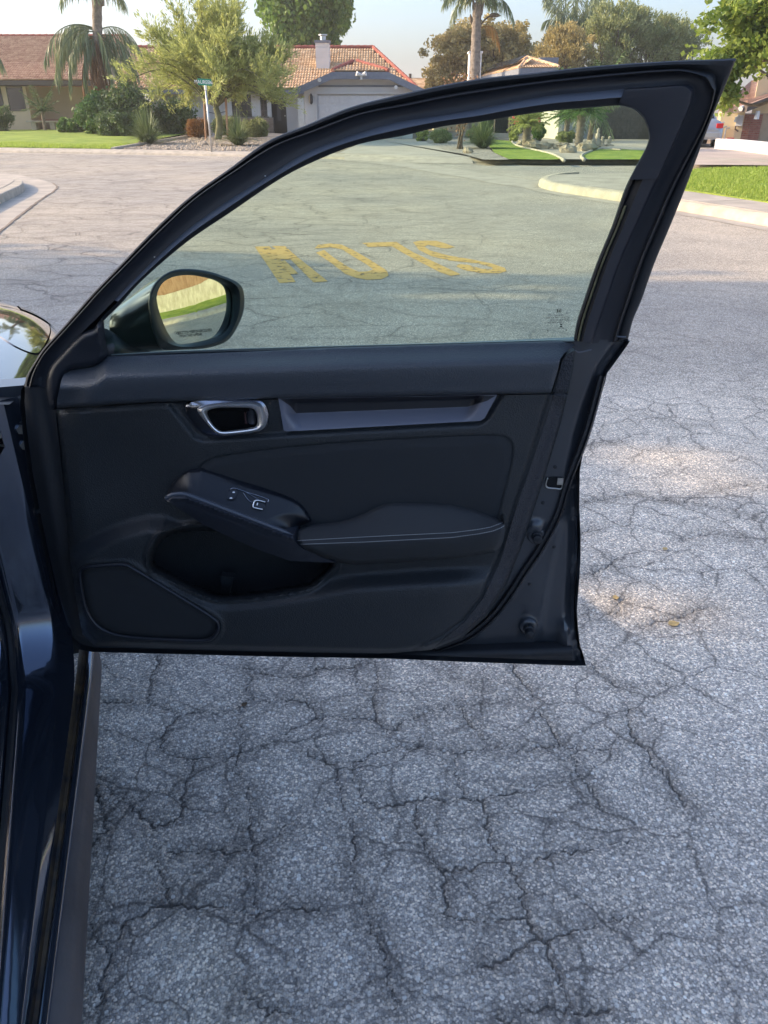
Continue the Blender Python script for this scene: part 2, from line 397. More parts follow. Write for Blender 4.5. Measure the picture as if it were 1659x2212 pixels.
M['silver_paint'] = mat("silver_paint", (.42, .42, .44), .35, metal=.6, coat=.6)
M['fence_wood'] = tilemat("weathered_fence_wood", (.50, .42, .31), (.70, .61, .47))
M['fence_new'] = tilemat("orange_fence_wood", (.34, .18, .10), (.46, .27, .16))
# car
def carpaint():
    m, n, l, p = newmat("dark_blue_grey_paint"); p.inputs["Base Color"].default_value = (.17, .155, .15, 1)
    p.inputs["Metallic"].default_value = .95; p.inputs["Roughness"].default_value = .07
    p.inputs["Coat Weight"].default_value = 1; p.inputs["Coat Roughness"].default_value = .02; return m
M['paint'] = carpaint()
M['inner_paint'] = mat("satin_inner_paint", (.034, .040, .050), .38, metal=.2, coat=.7, coat_rough=.16, var=.15, vscale=5)
M['pad'] = leather("soft_belt_pad", (.046, .054, .066), .42)
M['panel'] = leather("grained_door_panel", (.019, .023, .027), .46)
M['felt'] = leather("coarse_panel_edge", (.030, .032, .038), .75, 260, .9, .003)
M['fabric'] = leather("woven_insert", (.018, .021, .025), .85, 900, .5, .001)
M['armcloth'] = leather("armrest_cloth", (.024, .028, .033), .8, 800, .4, .001)
M['satin'] = mat("satin_black_plastic", (.010, .013, .020), .42, bump=.05, bscale=400)
M['console'] = leather("console_plastic", (.016, .020, .030), .48, 600, .2, .0008)
M['deco'] = mat("satin_grey_strip", (.13, .14, .18), .40, bump=.03, bscale=500)
M['deco_shade'] = mat("strip_shade_dark", (.012, .014, .02), .5)  # darkened strip colour, shade of its downward-facing part put into the paint
M['rubber'] = mat("rubber_seal", (.010, .012, .016), .60, bump=.1, bscale=200)
M['frame_met'] = mat("satin_frame_band", (.15, .175, .225), .34, metal=.2)
M['frame_blk'] = mat("matte_frame", (.020, .023, .032), .50)
M['chrome'] = mat("satin_chrome", (.97, .98, 1.0), .45, metal=1)
M['chrome_dark'] = mat("dark_chrome", (.30, .32, .38), .24, metal=1)
M['steel'] = mat("zinc_steel", (.5, .5, .48), .35, metal=1, var=.2, vscale=90)
M['thread'] = mat("grey_thread", (.42, .44, .46), .8)
M['icon'] = mat("white_icon", (.75, .77, .8), .6)
M['ink'] = mat("black_ink", (.005, .006, .006), .8)
M['red_mark'] = mat("red_mark", (.035, .004, .004), .5)
M['dark_cavity'] = mat("dark_cavity", (.004, .004, .005), .9)
M['sill_plastic'] = mat("weathered_sill_plastic", (.062, .058, .060), .62, var=.25, vscale=6, bump=.15, bscale=60)
M['rust_dirt'] = mat("brown_grime", (.10, .065, .035), .9, var=.5, vscale=40)
M['tyre'] = mat("tyre", (.02, .02, .02), .85)
def stain(name, col, lo=.45, hi=.6, sc_=30):
    m, n, l, p = newmat(name); p.inputs["Base Color"].default_value = (*col, 1); p.inputs["Roughness"].default_value = .8
    tc = n.new("ShaderNodeTexCoord"); nz = n.new("ShaderNodeTexNoise"); nz.inputs["Scale"].default_value = sc_; nz.inputs["Detail"].default_value = 6; l.new(tc.outputs["Object"], nz.inputs["Vector"])
    r = n.new("ShaderNodeValToRGB"); r.color_ramp.elements[0].position = lo; r.color_ramp.elements[1].position = hi; l.new(nz.outputs["Fac"], r.inputs["Fac"])
    tr = n.new("ShaderNodeBsdfTransparent"); mx = n.new("ShaderNodeMixShader"); l.new(r.outputs["Color"], mx.inputs[0]); l.new(tr.outputs[0], mx.inputs[1]); l.new(p.outputs[0], mx.inputs[2]); l.new(mx.outputs[0], n["Material Output"].inputs[0]); return m
M['tar'] = stain("tar_stain", (.045, .048, .058))
M['bronze'] = mat("glossy_mirror_cap", (.012, .016, .018), .30, coat=.8)
m, n, l, p = newmat("mirror_glass"); p.inputs["Base Color"].default_value = (.66, .69, .66, 1); p.inputs["Metallic"].default_value = 1; p.inputs["Roughness"].default_value = .004; M['mirror'] = m
def glassmat(name, tint, refl=.9):
    m, n, l, p = newmat(name); n.remove(p)
    t = n.new("ShaderNodeBsdfTransparent"); t.inputs[0].default_value = (*tint, 1)
    g = n.new("ShaderNodeBsdfGlossy"); g.inputs["Roughness"].default_value = .0; g.inputs["Color"].default_value = (refl, refl, refl, 1)
    fr = n.new("ShaderNodeFresnel"); fr.inputs[0].default_value = 1.45
    mx = n.new("ShaderNodeMixShader"); l.new(fr.outputs[0], mx.inputs[0]); l.new(t.outputs[0], mx.inputs[1]); l.new(g.outputs[0], mx.inputs[2])
    l.new(mx.outputs[0], n["Material Output"].inputs[0]); return m
M['glass'] = glassmat("green_tinted_glass", (.70, .85, .73))
m, n, l, p = newmat("worn_yellow_paint")
tc = n.new("ShaderNodeTexCoord"); nz = n.new("ShaderNodeTexNoise"); nz.inputs["Scale"].default_value = 11; nz.inputs["Detail"].default_value = 8; nz.inputs["Roughness"].default_value = .65
l.new(tc.outputs["Object"], nz.inputs["Vector"])
r = n.new("ShaderNodeValToRGB"); r.color_ramp.elements[0].position = .36; r.color_ramp.elements[1].position = .45; l.new(nz.outputs["Fac"], r.inputs["Fac"])
nz2 = n.new("ShaderNodeTexNoise"); nz2.inputs["Scale"].default_value = 60; nz2.inputs["Detail"].default_value = 4; l.new(tc.outputs["Object"], nz2.inputs["Vector"])
r2 = n.new("ShaderNodeValToRGB"); r2.color_ramp.elements[0].color = (.50, .33, .11, 1); r2.color_ramp.elements[1].color = (.68, .43, .13, 1); l.new(nz2.outputs["Fac"], r2.inputs["Fac"])
l.new(r2.outputs["Color"], p.inputs["Base Color"]); p.inputs["Roughness"].default_value = .8
tr = n.new("ShaderNodeBsdfTransparent"); mx = n.new("ShaderNodeMixShader"); l.new(r.outputs["Color"], mx.inputs[0]); l.new(tr.outputs[0], mx.inputs[1]); l.new(p.outputs[0], mx.inputs[2])
l.new(mx.outputs[0], n["Material Output"].inputs[0]); M['paint_yellow'] = m

# ============================================================ THE SETTING
def rough_line(P, amp, step=.012, seed=0):
    rg = np.random.default_rng(seed); P = [np.array(p, float) for p in P]; P = resample(P, .05, False); out = []
    for i in range(len(P)-1):
        a, b = P[i], P[i+1]; L = np.linalg.norm(b-a)
        if L < 1e-6: continue
        t = (b-a)/L; nrm = np.array([-t[1], t[0]]); k = max(1, int(L/step))
        j0 = rg.normal(0, amp*.5)
        for j in range(k): out.append(a+(b-a)*j/k + nrm*(rg.normal(0, amp)*.6 + j0*math.sin(math.pi*j/k)))
    out.append(P[-1]); return np.array(out)
CA = """215,60 220,100 195,150 188,200 195,220 245,235 290,262 320,255 380,245 430,245 480,232 500,215
40,215 110,218 185,218
500,215 515,190 505,160 520,130 490,100 530,115 600,130 700,130 720,110 780,105 860,95 910,82 895,68
715,55 712,90 720,110
480,232 482,290 490,340 490,372 540,362 590,345 640,300 680,285 725,265 710,230 690,205 600,205 520,205
290,262 240,300 232,330 245,375 290,390 350,388 420,385 470,382 490,372
725,265 800,260 915,268 950,295 985,340 960,365 900,372 870,395 840,410
915,268 905,220 915,180 905,150 912,110 910,82
985,340 1050,355 1120,365 1180,372 1240,360 1300,355 1350,365 1430,355 1500,350 1560,365 1659,360
970,300 1000,270 1060,255 1110,240 1180,222 1200,240 1210,280 1250,320 1300,355
1180,222 1260,215 1350,205 1430,205 1410,185 1360,120 1350,90
1170,372 1165,420 1175,470 1195,520
470,382 460,420 490,460 500,510 515,560 515,620 520,700 530,760 525,840 530,900
320,390 315,450 300,510 290,570 210,610 160,570 110,530 60,480
640,320 660,360 720,390 790,430 800,520 830,570 840,640 845,700 845,760
845,410 850,470 870,535 920,545 1000,528 1060,520 1130,520 1195,522 1250,525 1310,505 1400,490 1480,470 1560,450 1555,400 1560,365
1040,530 1040,590 1060,650 1090,710 1125,750 1200,745 1280,725 1330,722
1250,525 1275,580 1270,630 1300,690 1340,725 1400,715 1480,690 1560,685 1659,665 1740,650
1340,725 1360,780 1375,850 1390,890 1380,900 1300,910 1200,905 1140,890 1130,810 1125,750
1390,890 1430,965 1460,985 1470,1040 1500,1110 1545,1195 1600,1200 1659,1190
1460,985 1500,950 1580,930 1659,905 1740,900
1545,1195 1480,1190 1400,1205 1300,1220
520,660 600,640 640,600
210,690 220,760 250,830 265,860 200,870 120,910 50,970
0,900 10,960 50,990 60,1050 40,1120 20,1200
490,1130 530,1170 560,1215 640,1205
840,760 860,830 900,920 940,1010 950,1100 970,1200
1560,450 1600,500 1640,550
1430,965 1350,1020 1250,1060
1500,350 1470,290 1430,240
0,680 60,620 40,540 20,480
250,690 350,690 450,690 520,680
265,860 400,865 520,885 650,870 740,880"""
CB = """530,510 660,505 740,485 830,470 900,490 1000,510 1100,515 1200,530 1300,550 1400,570
1100,515 1180,470 1330,440 1450,420
530,690 600,660
1080,725 1180,695 1280,685 1350,705 1420,710
540,920 620,900 700,855 740,820
510,1140 600,1130 720,1130 740,1080 770,1040
880,1200 960,1170 1080,1150 1150,1110 1280,1100
600,1390 650,1460 720,1520 800,1530 900,1525 1000,1500
800,1640 800,1750 830,1820 900,1880 930,1960 1000,2020 1050,2080 1110,2180
640,2200 600,2100 570,2040"""
cracks = []
for txt, sc_, ox, oy in ((CA, .6779, 192, 1371.5), (CB, .3968, 1042.5, 877.8)):
    for ln in txt.split("\n"):
        P = [tuple(float(q) for q in w.split(",")) for w in ln.split()]
        cracks.append([G(ox+a*sc_, oy+b*sc_)[:2] for a, b in P])
rgc = np.random.default_rng(77)
allp = np.vstack([np.array(resample(c, .03, False)) for c in cracks])
seeds = np.array([(x+rgc.normal(0, .07), y+rgc.normal(0, .07)) for x in np.arange(-1, 3.3, .27) for y in np.arange(.5, 5.0, .25)])
def near_old(p): return np.min(np.hypot(*(allp-p).T))
for i, p in enumerate(seeds):
    d = np.hypot(*(seeds-p).T); o_ = np.argsort(d)[1:4]
    for j in o_:
        if j > i and rgc.random() < .12:
            q = seeds[j]; m1 = (p+q)/2
            if near_old(m1) > .07 and near_old(p) > .03: cracks.append([p, (p+m1)/2+rgc.normal(0, .02, 2), m1+rgc.normal(0, .025, 2), q])
NTR = 43
PX0, PX1, PY0, PY1 = -1.05, 3.6, .42, 5.2
def build_road():
    xs = np.arange(PX0, PX1+1e-6, .0048)
    ys = [PY0]
    while ys[-1] < PY1: ys.append(ys[-1] + .0040 + .0026*max(0, ys[-1]-.9))
    ys = np.array(ys); ys[-1] = PY1; PX1r = xs[-1]
    nx, ny = len(xs), len(ys); D = np.full((ny, nx), .2)
    for ci, c in enumerate(cracks):
        P = rough_line(c, .0075, .009, ci); wk = 0 if ci < NTR else .0022
        for p, q in zip(P[:-1], P[1:]):
            i0 = np.searchsorted(ys, min(p[1], q[1])-.11); i1 = np.searchsorted(ys, max(p[1], q[1])+.11)
            j0 = np.searchsorted(xs, min(p[0], q[0])-.11); j1 = np.searchsorted(xs, max(p[0], q[0])+.11)
            if i1 <= i0 or j1 <= j0: continue
            gx, gy = np.meshgrid(xs[j0:j1], ys[i0:i1]); e = q-p; L = e@e+1e-12
            t = np.clip(((gx-p[0])*e[0]+(gy-p[1])*e[1])/L, 0, 1)
            d = np.hypot(gx-p[0]-t*e[0], gy-p[1]-t*e[1])+wk; D[i0:i1, j0:j1] = np.minimum(D[i0:i1, j0:j1], d)
    X, Y = np.meshgrid(xs, ys)
    # width of the crack varies along it
    wv = .0017 + .0013*np.sin(X*9.1+Y*5.3) + .0012*np.sin(X*23.7-Y*17.9) + .0010*np.sin(X*61+Y*47)
    wv = np.clip(.0006+wv*.5, .0010, .0024)
    cr = np.clip(1-D/(wv*2.6), 0, 1); cellv = .8*np.exp(-(D/.030)**1.2)*(.75+.25*np.sin(X*4.1+Y*7.7))
    z = -.006*np.exp(-(D/(wv*1.5))**2)*np.clip(wv/.002,.2,1) - .0012*np.exp(-(D/.018)**2)
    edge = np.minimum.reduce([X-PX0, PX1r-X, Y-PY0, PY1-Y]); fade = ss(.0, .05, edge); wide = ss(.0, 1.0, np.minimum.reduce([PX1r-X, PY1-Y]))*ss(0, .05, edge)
    ch = .0006*RNG.standard_normal(X.shape)
    z = (z + ch + .003*np.sin(X*3.1+1)*np.sin(Y*2.7))*fade
    V = np.stack([X, Y, z], -1).reshape(-1, 3); idx = np.arange(nx*ny).reshape(ny, nx)
    F = np.stack([idx[:-1, :-1], idx[:-1, 1:], idx[1:, 1:], idx[1:, :-1]], -1).reshape(-1, 4)
    a = (cr*fade*(.3+.7*wide)).ravel(); b0 = len(V); B = 90
    ext = [(-B,-40),(PX0,-40),(PX1r,-40),(B,-40),(-B,PY0),(PX0,PY0),(PX1r,PY0),(B,PY0),(-B,PY1),(PX0,PY1),(PX1r,PY1),(B,PY1),(-B,46),(PX0,46),(PX1r,46),(B,46)]
    V = np.vstack([V, [(x, y, 0) for x, y in ext]]); q = []
    for r_ in range(3):
        for c_ in range(3):
            if (r_, c_) == (1, 1): continue
            s_ = b0+r_*4+c_; q.append((s_, s_+1, s_+5, s_+4))
    F = np.vstack([F, q]); a = np.concatenate([a, np.zeros(16)])
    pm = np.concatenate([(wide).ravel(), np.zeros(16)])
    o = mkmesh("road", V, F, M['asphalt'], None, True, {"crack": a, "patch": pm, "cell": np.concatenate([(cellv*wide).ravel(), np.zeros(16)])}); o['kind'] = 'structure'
build_road()
g = MB(); g.add([(-900,-900,-.06),(900,-900,-.06),(900,900,-.06),(-900,900,-.06)], [(0,1,2,3)]); g.build("ground", M['dirt'])['kind'] = 'structure'

def slab(name, pts, z0, z1, m, bevel=0, parent=None):
    b = MB(); b.prism([(p[0], p[1], z0) for p in pts], (0, 0, z1-z0)); o = b.build(name, m, parent, bevel=bevel)
    if parent is None: o['kind'] = 'structure'
    return o
def offset_line(P, d):
    P = [np.array(p[:2], float) for p in P]; out = []
    for i in range(len(P)):
        t = P[min(i+1, len(P)-1)] - P[max(i-1, 0)]; t /= np.linalg.norm(t); out.append(P[i] + d*np.array([-t[1], t[0]]))
    return out
# far kerb line, left to right
FC = [np.array([-60., 47.])] + [G(*p)[:2] for p in ((0,330),(180,332.5),(360,335.5),(536,339.5),(620,341),(699,343),(780,346),(860,350),(950,352),(1043,353),(1200,353.5),(1380,354),(1520,355.5),(1659,358))] + [np.array([60., 24.])]
FC = chaikin(FC, 1, False)
inner = offset_line(FC, .48)
def kerb_run(name, line, h, w, m, segs=True, side=1, kind='structure', low=False):
    """a kerb as stone lengths with joints: one structure with each length a part"""
    L = resample(line, .35, False); root = None
    I = offset_line(L, side*w); T = offset_line(L, side*.07)
    rootb = MB(); n = len(L)
    base = [(*L[i], 0) for i in range(n)] + [(*I[i], 0) for i in range(n-1, -1, -1)]
    rows = []
    for i in range(n):
        if low: rows.append([(*L[i], -.02), (*(L[i]*.97+I[i]*.03), .055), (*(L[i]*.92+I[i]*.08), .072), (*(L[i]*.6+I[i]*.4), .105), (*I[i], h), (*I[i], -.02)])
        else: rows.append([(*L[i], -.02), (*(L[i]*.85+T[i]*.15), h*.6), (*T[i], h-.012), (*(T[i]*.85+I[i]*.15), h), (*I[i], h+.002), (*I[i], -.02)])
    b = MB(); b.grid(rows)
    if side > 0: b.F = [f[::-1] for f in b.F]
    b.add(rows[0], [tuple(range(6))]); b.add(rows[-1], [tuple(range(5, -1, -1))])
    o = b.build(name, m); o['kind'] = kind; auto_smooth(o, 50); return o
kerb_run("far_curb", FC, .150, .48, M['curb'], low=True)
gut = MB(); gl = offset_line(resample(FC, 1.0, False), -.42); g2 = resample(FC, 1.0, False)
gut.grid([[(*a, .006), (*b_, .004)] for a, b_ in zip(g2, gl)]); gut.F = [f for f in gut.F]; gut.build("far_gutter", M['concrete'])['kind'] = 'structure'
# yards behind the far kerb
yard = [tuple(p) for p in inner] + [(60, 110), (-60, 110)]
slab("yard_ground", yard, -.04, .135, M['dirt'])
def gpoly(px, z): return [G(x, y, z)[:2] for x, y in px]
def flat(name, pts, z, m, kind='structure', parent=None):
    b = MB(); n = len(pts); b.add([(p[0], p[1], z) for p in pts], [tuple(range(n))]); 
    a = sum(pts[i][0]*pts[(i+1) % n][1]-pts[(i+1) % n][0]*pts[i][1] for i in range(n))
    if a < 0: b.F = [f[::-1] for f in b.F]
    o = b.build(name, m, parent); 
    if parent is None and kind: o['kind'] = kind
    return o
def along(line, x0, x1): return [p for p in resample(line, .5, False) if x0 <= p[0] <= x1]
YL = 52.0      # front wall of the tan house on the left
# left lawn, rising to the house
xr_near = G(254, 324, .15)[0]
nearl = along(inner, -40, xr_near)
rows = []
for i, p in enumerate(nearl):
    row = []
    for k in range(14):
        t = k/13; y = p[1] + (YL-p[1])*t; x = p[0] if p[0] < xr_near-6 else xr_near-6+(p[0]-xr_near+6)*(1+.05*t)
        row.append((x + (p[0]-xr_near)*-.0*t, y, .157 + .16*ss(0, .45, t) + .02*math.sin(x*.9)*math.sin(t*9)))
    rows.append(row)
b = MB(); b.grid(rows); b.F = [f[::-1] for f in b.F]; o = b.build("left_lawn", M['lawn'], smooth=True); o['kind'] = 'structure'
# gravel bed
gx0 = xr_near + .12; gx1 = G(700, 335, .15)[0]
ng = along(inner, gx0, gx1); b = MB(); rows = []
for i, p in enumerate(ng):
    rows.append([(p[0] + (.035*(k/10))*(p[0]), p[1] + (47.5-p[1])*k/10, .150 + .10*ss(.05, .6, k/10) + .03*math.sin(p[0]*2.3+k)*min(1, k/3)) for k in range(11)])
b.grid(rows); b.F = [f[::-1] for f in b.F]; b.build("gravel_bed", M['gravel'], smooth=True)['kind'] = 'structure'
# stones of the bed, too many to count
V = []; F = []
for i in range(5200):
    t = RNG.random()**1.6; xx = gx0 + RNG.random()*(gx1-gx0)*1.02; yy0 = np.interp(xx, [p[0] for p in ng], [p[1] for p in ng]); yy = yy0+.1 + t*9
    s_ = .018 + .036*RNG.random()**2; z = .150 + .10*float(ss(.05, .6, (yy-yy0)/(47.5-yy0)))
    c = np.array([xx, yy, z+s_*.35]); q = RNG.random(3)*.7+.7
    vs = np.array([(1,0,0),(-1,0,0),(0,1,0),(0,-1,0),(0,0,1),(0,0,-.6)])*s_*q + RNG.normal(0, s_*.15, (6, 3))
    k = len(V); V += list(c+vs); F += [(k,k+2,k+4),(k+2,k+1,k+4),(k+1,k+3,k+4),(k+3,k,k+4)]
mkmesh("gravel", V, np.array(F), M['rock'])['kind'] = 'stuff'
# concrete edging between the lawn and the gravel
e0 = np.array(nearl[-1]); b = MB(); b.obox((e0[0]+.02, e0[1]+.02, .13), (.12, 0, 0), (.9, 8, .16), (0, 0, .08)); b.build("lawn_edging", M['curb'])['kind'] = 'structure'
# driveway of the middle house and its apron over the kerb
def linex(line, x): return float(np.interp(x, [p[0] for p in line], [p[1] for p in line]))
dxs = [G(p, 345, .15)[0] for p in (716, 760, 820, 880, 940, 1000, 1046)]
dnear = [(x, linex(inner, x)-.0) for x in dxs]
flat("driveway", [tuple(p) for p in dnear] + gpoly([(1043,344),(1000,333),(957,322),(925,309),(905,299.5),(800,299.5),(790,303),(765,316),(735,329)], .156), .158, M['drive'])
b = MB(); fo = offset_line(FC, -.32); b.grid([[(x, linex(inner, x)+.05, .1615), (x, linex(inner, x)-.12, .135), (x+.0, linex(fo, x)+.08, .022), (x, linex(fo, x), .009)] for x in np.linspace(dxs[0]+.25, dxs[-1]-.25, 40)])
b.F = [f for f in b.F]; b.build("driveway_apron", M['concrete'])['kind'] = 'structure'
# planting strip right of driveway, two lawns and the path of the house behind
flat("planting_soil", gpoly([(906,299.5),(925,309),(957,322),(1000,333),(1045,345),(1100,345),(1090,341),(1065,329),(1046,309),(1046,299)], .16), .162, M['gravel'])
flat("kerbside_walk", [tuple(p) for p in along(inner, G(1046, 352, .15)[0], G(1880, 346, .16)[0])] + gpoly([(1900,346),(1659,350),(1480,341),(1380,342.5),(1180,342.5),(1043,342)], .16), .1605, M['concrete'])
flat("small_lawn", gpoly([(1048,304),(1070,302),(1108,305),(1112,311),(1150,321),(1195,331),(1219,343.5),(1180,345),(1099,343.5),(1068,330)], .165), .168, M['lawn'])
flat("second_lawn", gpoly([(1253,334),(1288,320),(1341,322),(1470,330),(1480,343),(1380,344.5),(1271,344.5)], .165), .168, M['lawn'])
flat("garden_path", gpoly([(1110,303),(1190,297),(1290,300),(1420,302),(1560,316),(1470,330),(1341,322),(1288,320),(1253,334),(1271,344.5),(1219,344),(1195,331),(1150,321),(1112,311)], .16), .1645, M['concrete'])
for nm_, ln in (("stone_lawn_border", [(1106,304),(1112,311),(1130,317),(1150,321),(1175,326),(1195,331),(1210,338),(1219,344)]), ("stone_lawn_border", [(1262,343),(1254,334),(1270,327),(1288,320),(1310,320),(1341,322)])):
    P = resample(chaikin([G(x, y, .2) for x, y in ln], 2, False), .2, False); b = MB(); b.tube([(p[0], p[1], .165) for p in P], .05, 6); o = b.build(nm_, M['curb'], smooth=True); o['kind'] = 'structure'
# driveway of the house on the right
flat("right_driveway", gpoly([(1478,356),(1500,325),(1518,316),(1560,312),(1600,312),(1700,318),(1850,330),(1860,352),(1659,357),(1560,356)], .158), .160, M['drive_pink'])

# ---- left corner island: kerb, sidewalk top and gutter slab
top = [(-220,440),(-160,378),(-60,377),(0,378.5),(18,379.5),(31,382),(41,385),(49,389),(50.5,394),(46,399),(38,403),(20,411),(0,420),(-60,447),(-140,484)]
tp = chaikin(gpoly(top, .15), 2)
slab("corner_island", tp, -.02, .15, M['curb'], bevel=.02)
ins = [(-200,438),(-150,384),(-60,381),(0,381),(20,383),(29,387),(30,391),(20,398),(0,407),(-60,433),(-130,465)]
flat("island_paving", chaikin(gpoly(ins, .154), 2), .156, M['concrete'])
gt = [(-300,600),(-200,420),(-150,372),(-60,370),(0,374),(40,377.5),(74,384.5),(99,391),(112,396),(121,402),(122,407),(110,416),(83,433),(58,451),(33,470),(15,485),(0,498),(-50,545),(-120,620),(-250,760),(-600,760)]
GT = gpoly(gt, .004); flat("gutter_slab", GT, .005, M['concrete'])
# dark joint and grit where the slab meets the asphalt
P = resample(GT[8:18], .2, False); P = [p + RNG.normal(0, .01, 2) for p in P]; b = MB()
b.grid([[(*p, .009), (*(p+q), .009)] for p, q in zip(P, [RNG.random(2)*.025+.02 for _ in P])]); b.build("gutter_joint_dirt", M['dirt'])['kind'] = 'structure'

# ---- right corner: valley gutter, kerb, sidewalk, lawn
vg = [(640,333),(720,337),(800,344),(878,350.5),(950,360),(1010,368.5),(1056,377),(1110,384),(1170,392),(1150,408),(1060,395),(1000,383.5),(940,374),(878,362),(800,352),(700,343),(640,338)]
flat("valley_gutter", gpoly(vg, .005), .006, M['concrete'])
RK = [(1235,385),(1200,388),(1175,393),(1164,397),(1162,401),(1172,408.5),(1200,414.5),(1260,424.5),(1340,436.5),(1400,446),(1462,456),(1560,472),(1659,490.5)]
rk = [G(x, y)[:2] for x, y in RK]; dirn = (rk[-1]-rk[-3]); dirn /= np.linalg.norm(dirn)
rk += [rk[-1]+dirn*k for k in (2, 5, 9, 14, 22)]
rk = chaikin(rk, 1, False)
kerb_run("right_curb", rk, .15, .20, M['curb'])
w = .32; g2 = resample(rk[10:], .5, False); gl = offset_line(g2, -w); b = MB(); b.grid([[(*a, .008), (*b_, .006)] for a, b_ in zip(g2, gl)]); b.build("right_gutter", M['concrete'])['kind'] = 'structure'
ki = offset_line(rk, .195)
# back edge of the pavement (front edge of lawn)
LB = [(1478,413),(1520,418.5),(1580,427.5),(1659,439.5)]
lb = [G(x, y, .15)[:2] for x, y in LB]; d2 = lb[-1]-lb[-2]; d2 /= np.linalg.norm(d2); lb += [lb[-1]+dirn*.6+d2*2.4*0+dirn*k for k in (1.5, 5, 9, 14, 21)]
fr = [p for p in ki if p[1] < 17.5]
side = [(1497,366),(1420,371),(1374,372.5),(1300,373.5),(1240,376)]
walk = [G(x, y, .15)[:2] for x, y in [(1659,361),(1900,361)][::-1]] + [G(x, y, .15)[:2] for x, y in side] + list(ki[4:]) + [np.array([ki[-1][0]+14, ki[-1][1]])]
slab("pavement_bed", walk, -.03, .148, M['concrete'])
# pavement slabs between kerb and lawn
pr = resample(ki[10:], .1, False)
def at_len(line, s):
    for i in range(len(line)-1):
        L = np.linalg.norm(line[i+1]-line[i])
        if s <= L: return line[i]+(line[i+1]-line[i])*s/L
        s -= L
    return line[-1]
tot = sum(np.linalg.norm(pr[i+1]-pr[i]) for i in range(len(pr)-1)); k = 0; s_ = 0
def nearest_on(line, p):
    q = resample(line, .05, False); return q[int(np.argmin([np.linalg.norm(a-p) for a in q]))]
root = thing("sidewalk", (*pr[0], .148), None, None); root['kind'] = 'structure'
lbx = [lb[0]+(lb[0]-lb[1])*2.2] + lb
while s_ < min(tot-1.6, 24):
    a = at_len(pr, s_+.008); b_ = at_len(pr, s_+1.5-.008); c = nearest_on(lbx, a+offset_line([a, b_], 1)[0]-a); d_ = nearest_on(lbx, b_+offset_line([a, b_], 1)[1]-b_)
    if np.linalg.norm(c-d_) > .4:
        mb = MB(); mb.prism([(*a, .146), (*b_, .146), (*d_, .146), (*c, .146)], (0, 0, .012)); mb.build("slab", M['concrete'], root)
    s_ += 1.5
# right lawn: a raised sheet with blades
lawn = lb[:1] + lb[1:] + [lb[-1]+np.array([14, 3])] + [G(1900, 361, .17)[:2], G(1659, 362.5, .17)[:2], G(1560, 364, .17)[:2], G(1497, 367, .17)[:2], G(1483, 385, .17)[:2], G(1476, 400, .17)[:2]]
slab("right_lawn", lawn, .10, .178, M['lawn'])
def blades(name, poly, n, h, z, m, wid=.008):
    P = np.array(poly); lo = P.min(0); hi = P.max(0); pts = lo + RNG.random((int(n*2.2), 2))*(hi-lo)
    pts = pts[psd([tuple(p) for p in poly], pts[:, 0], pts[:, 1]) > .0][:n]; n = len(pts)
    a = RNG.random(n)*6.28; hh = h*(.5+RNG.random(n)*.8); dx = np.stack([np.cos(a), np.sin(a)], 1)*wid; ln = RNG.normal(0, .4, (n, 2))*hh[:, None]
    V = np.zeros((n, 3, 3)); V[:, 0, :2] = pts-dx; V[:, 1, :2] = pts+dx; V[:, 2, :2] = pts+ln; V[:, :2, 2] = z; V[:, 2, 2] = z+hh
    o = mkmesh(name, V.reshape(-1, 3), np.arange(n*3).reshape(-1, 3), m, attrs={"tint": np.repeat(RNG.random(n), 3)}); o['kind'] = 'stuff'; return o
vis = [p for p in lawn if p[0] < 40]
blades("grass", [lawn[0], lawn[1], lawn[2], lawn[3], lawn[4], lawn[5], (16, 8), (17.5, 19), G(1659,362.5,.17)[:2], G(1560,364,.17)[:2], G(1497,367,.17)[:2], G(1483,385,.17)[:2]], 90000, .055, .175, M['lawn_blade'], .012)
blades("grass", [(p[0], p[1]+.1) for p in along(inner, -22, xr_near)] + [(xr_near, 40), (-22, 44)], 60000, .06, .16, M['lawn_blade'], .02)
# tall wooden fence right of the street (seen in the door mirror): pale boards, the upper part orange
base = np.array(lb[3]) + np.array([2.9, 1.5]); fd = dirn.copy(); fn = np.array([-fd[1], fd[0]])
fence = thing("wood_fence", (*base, .15), "tall board fence of pale and orange wood behind the grass, seen in the door mirror", "fence")
bb = [MB() for _ in range(3)]
bm_ = MB(); bm_.box((-.068, -.011, 0), (.068, .011, 1.0)); prot = None; prot2 = None
for i in range(150):
    p = base + fd*(.145*i); ht = 1.55 + .01*math.sin(i*2.3); dark = 3*math.sin(i*.07)
    for kind_, z0, z1, mm in (('picket', .25, .25+ht*.62-.01, M['fence_wood']), ('top_picket', .25+ht*.62, .25+ht+.35, M['fence_new'])):
        src = prot if kind_ == 'picket' else prot2
        if src is None:
            src = mkmesh("board", bm_.V, bm_.F, mm, fence); 
            src.data.vertices.foreach_set("co", np.array(bm_.V, np.float32).ravel()); src.data.update()
            if kind_ == 'picket': prot = src
            else: prot2 = src
            o = src
        else:
            o = src.copy(); C.objects.link(o)
        off = .0 if kind_ == 'picket' else .026
        o.location = (p[0]-base[0]+fn[0]*off, p[1]-base[1]+fn[1]*off, z0-.15); o.scale = (1, 1, z1-z0); o.rotation_euler = (0, 0, math.atan2(fd[1], fd[0])+RNG.normal(0, .01))
b = MB()
for z in (.5, 1.2, 1.9): b.obox((*(base+fn*.05), z), (*(fd*21.7), 0), (*(fn*.05), 0), (0, 0, .09))
b.build("rail", M['fence_wood'], fence)
b = MB(); q0 = base - fn*1.8; 
rows = [[(*(q0+fd*(2*i-2)), .17), (*(q0+fn*1.0+fd*(2*i-2)), .22), (*(q0+fn*3.0+fd*(2*i-2)), .30)] for i in range(14)]
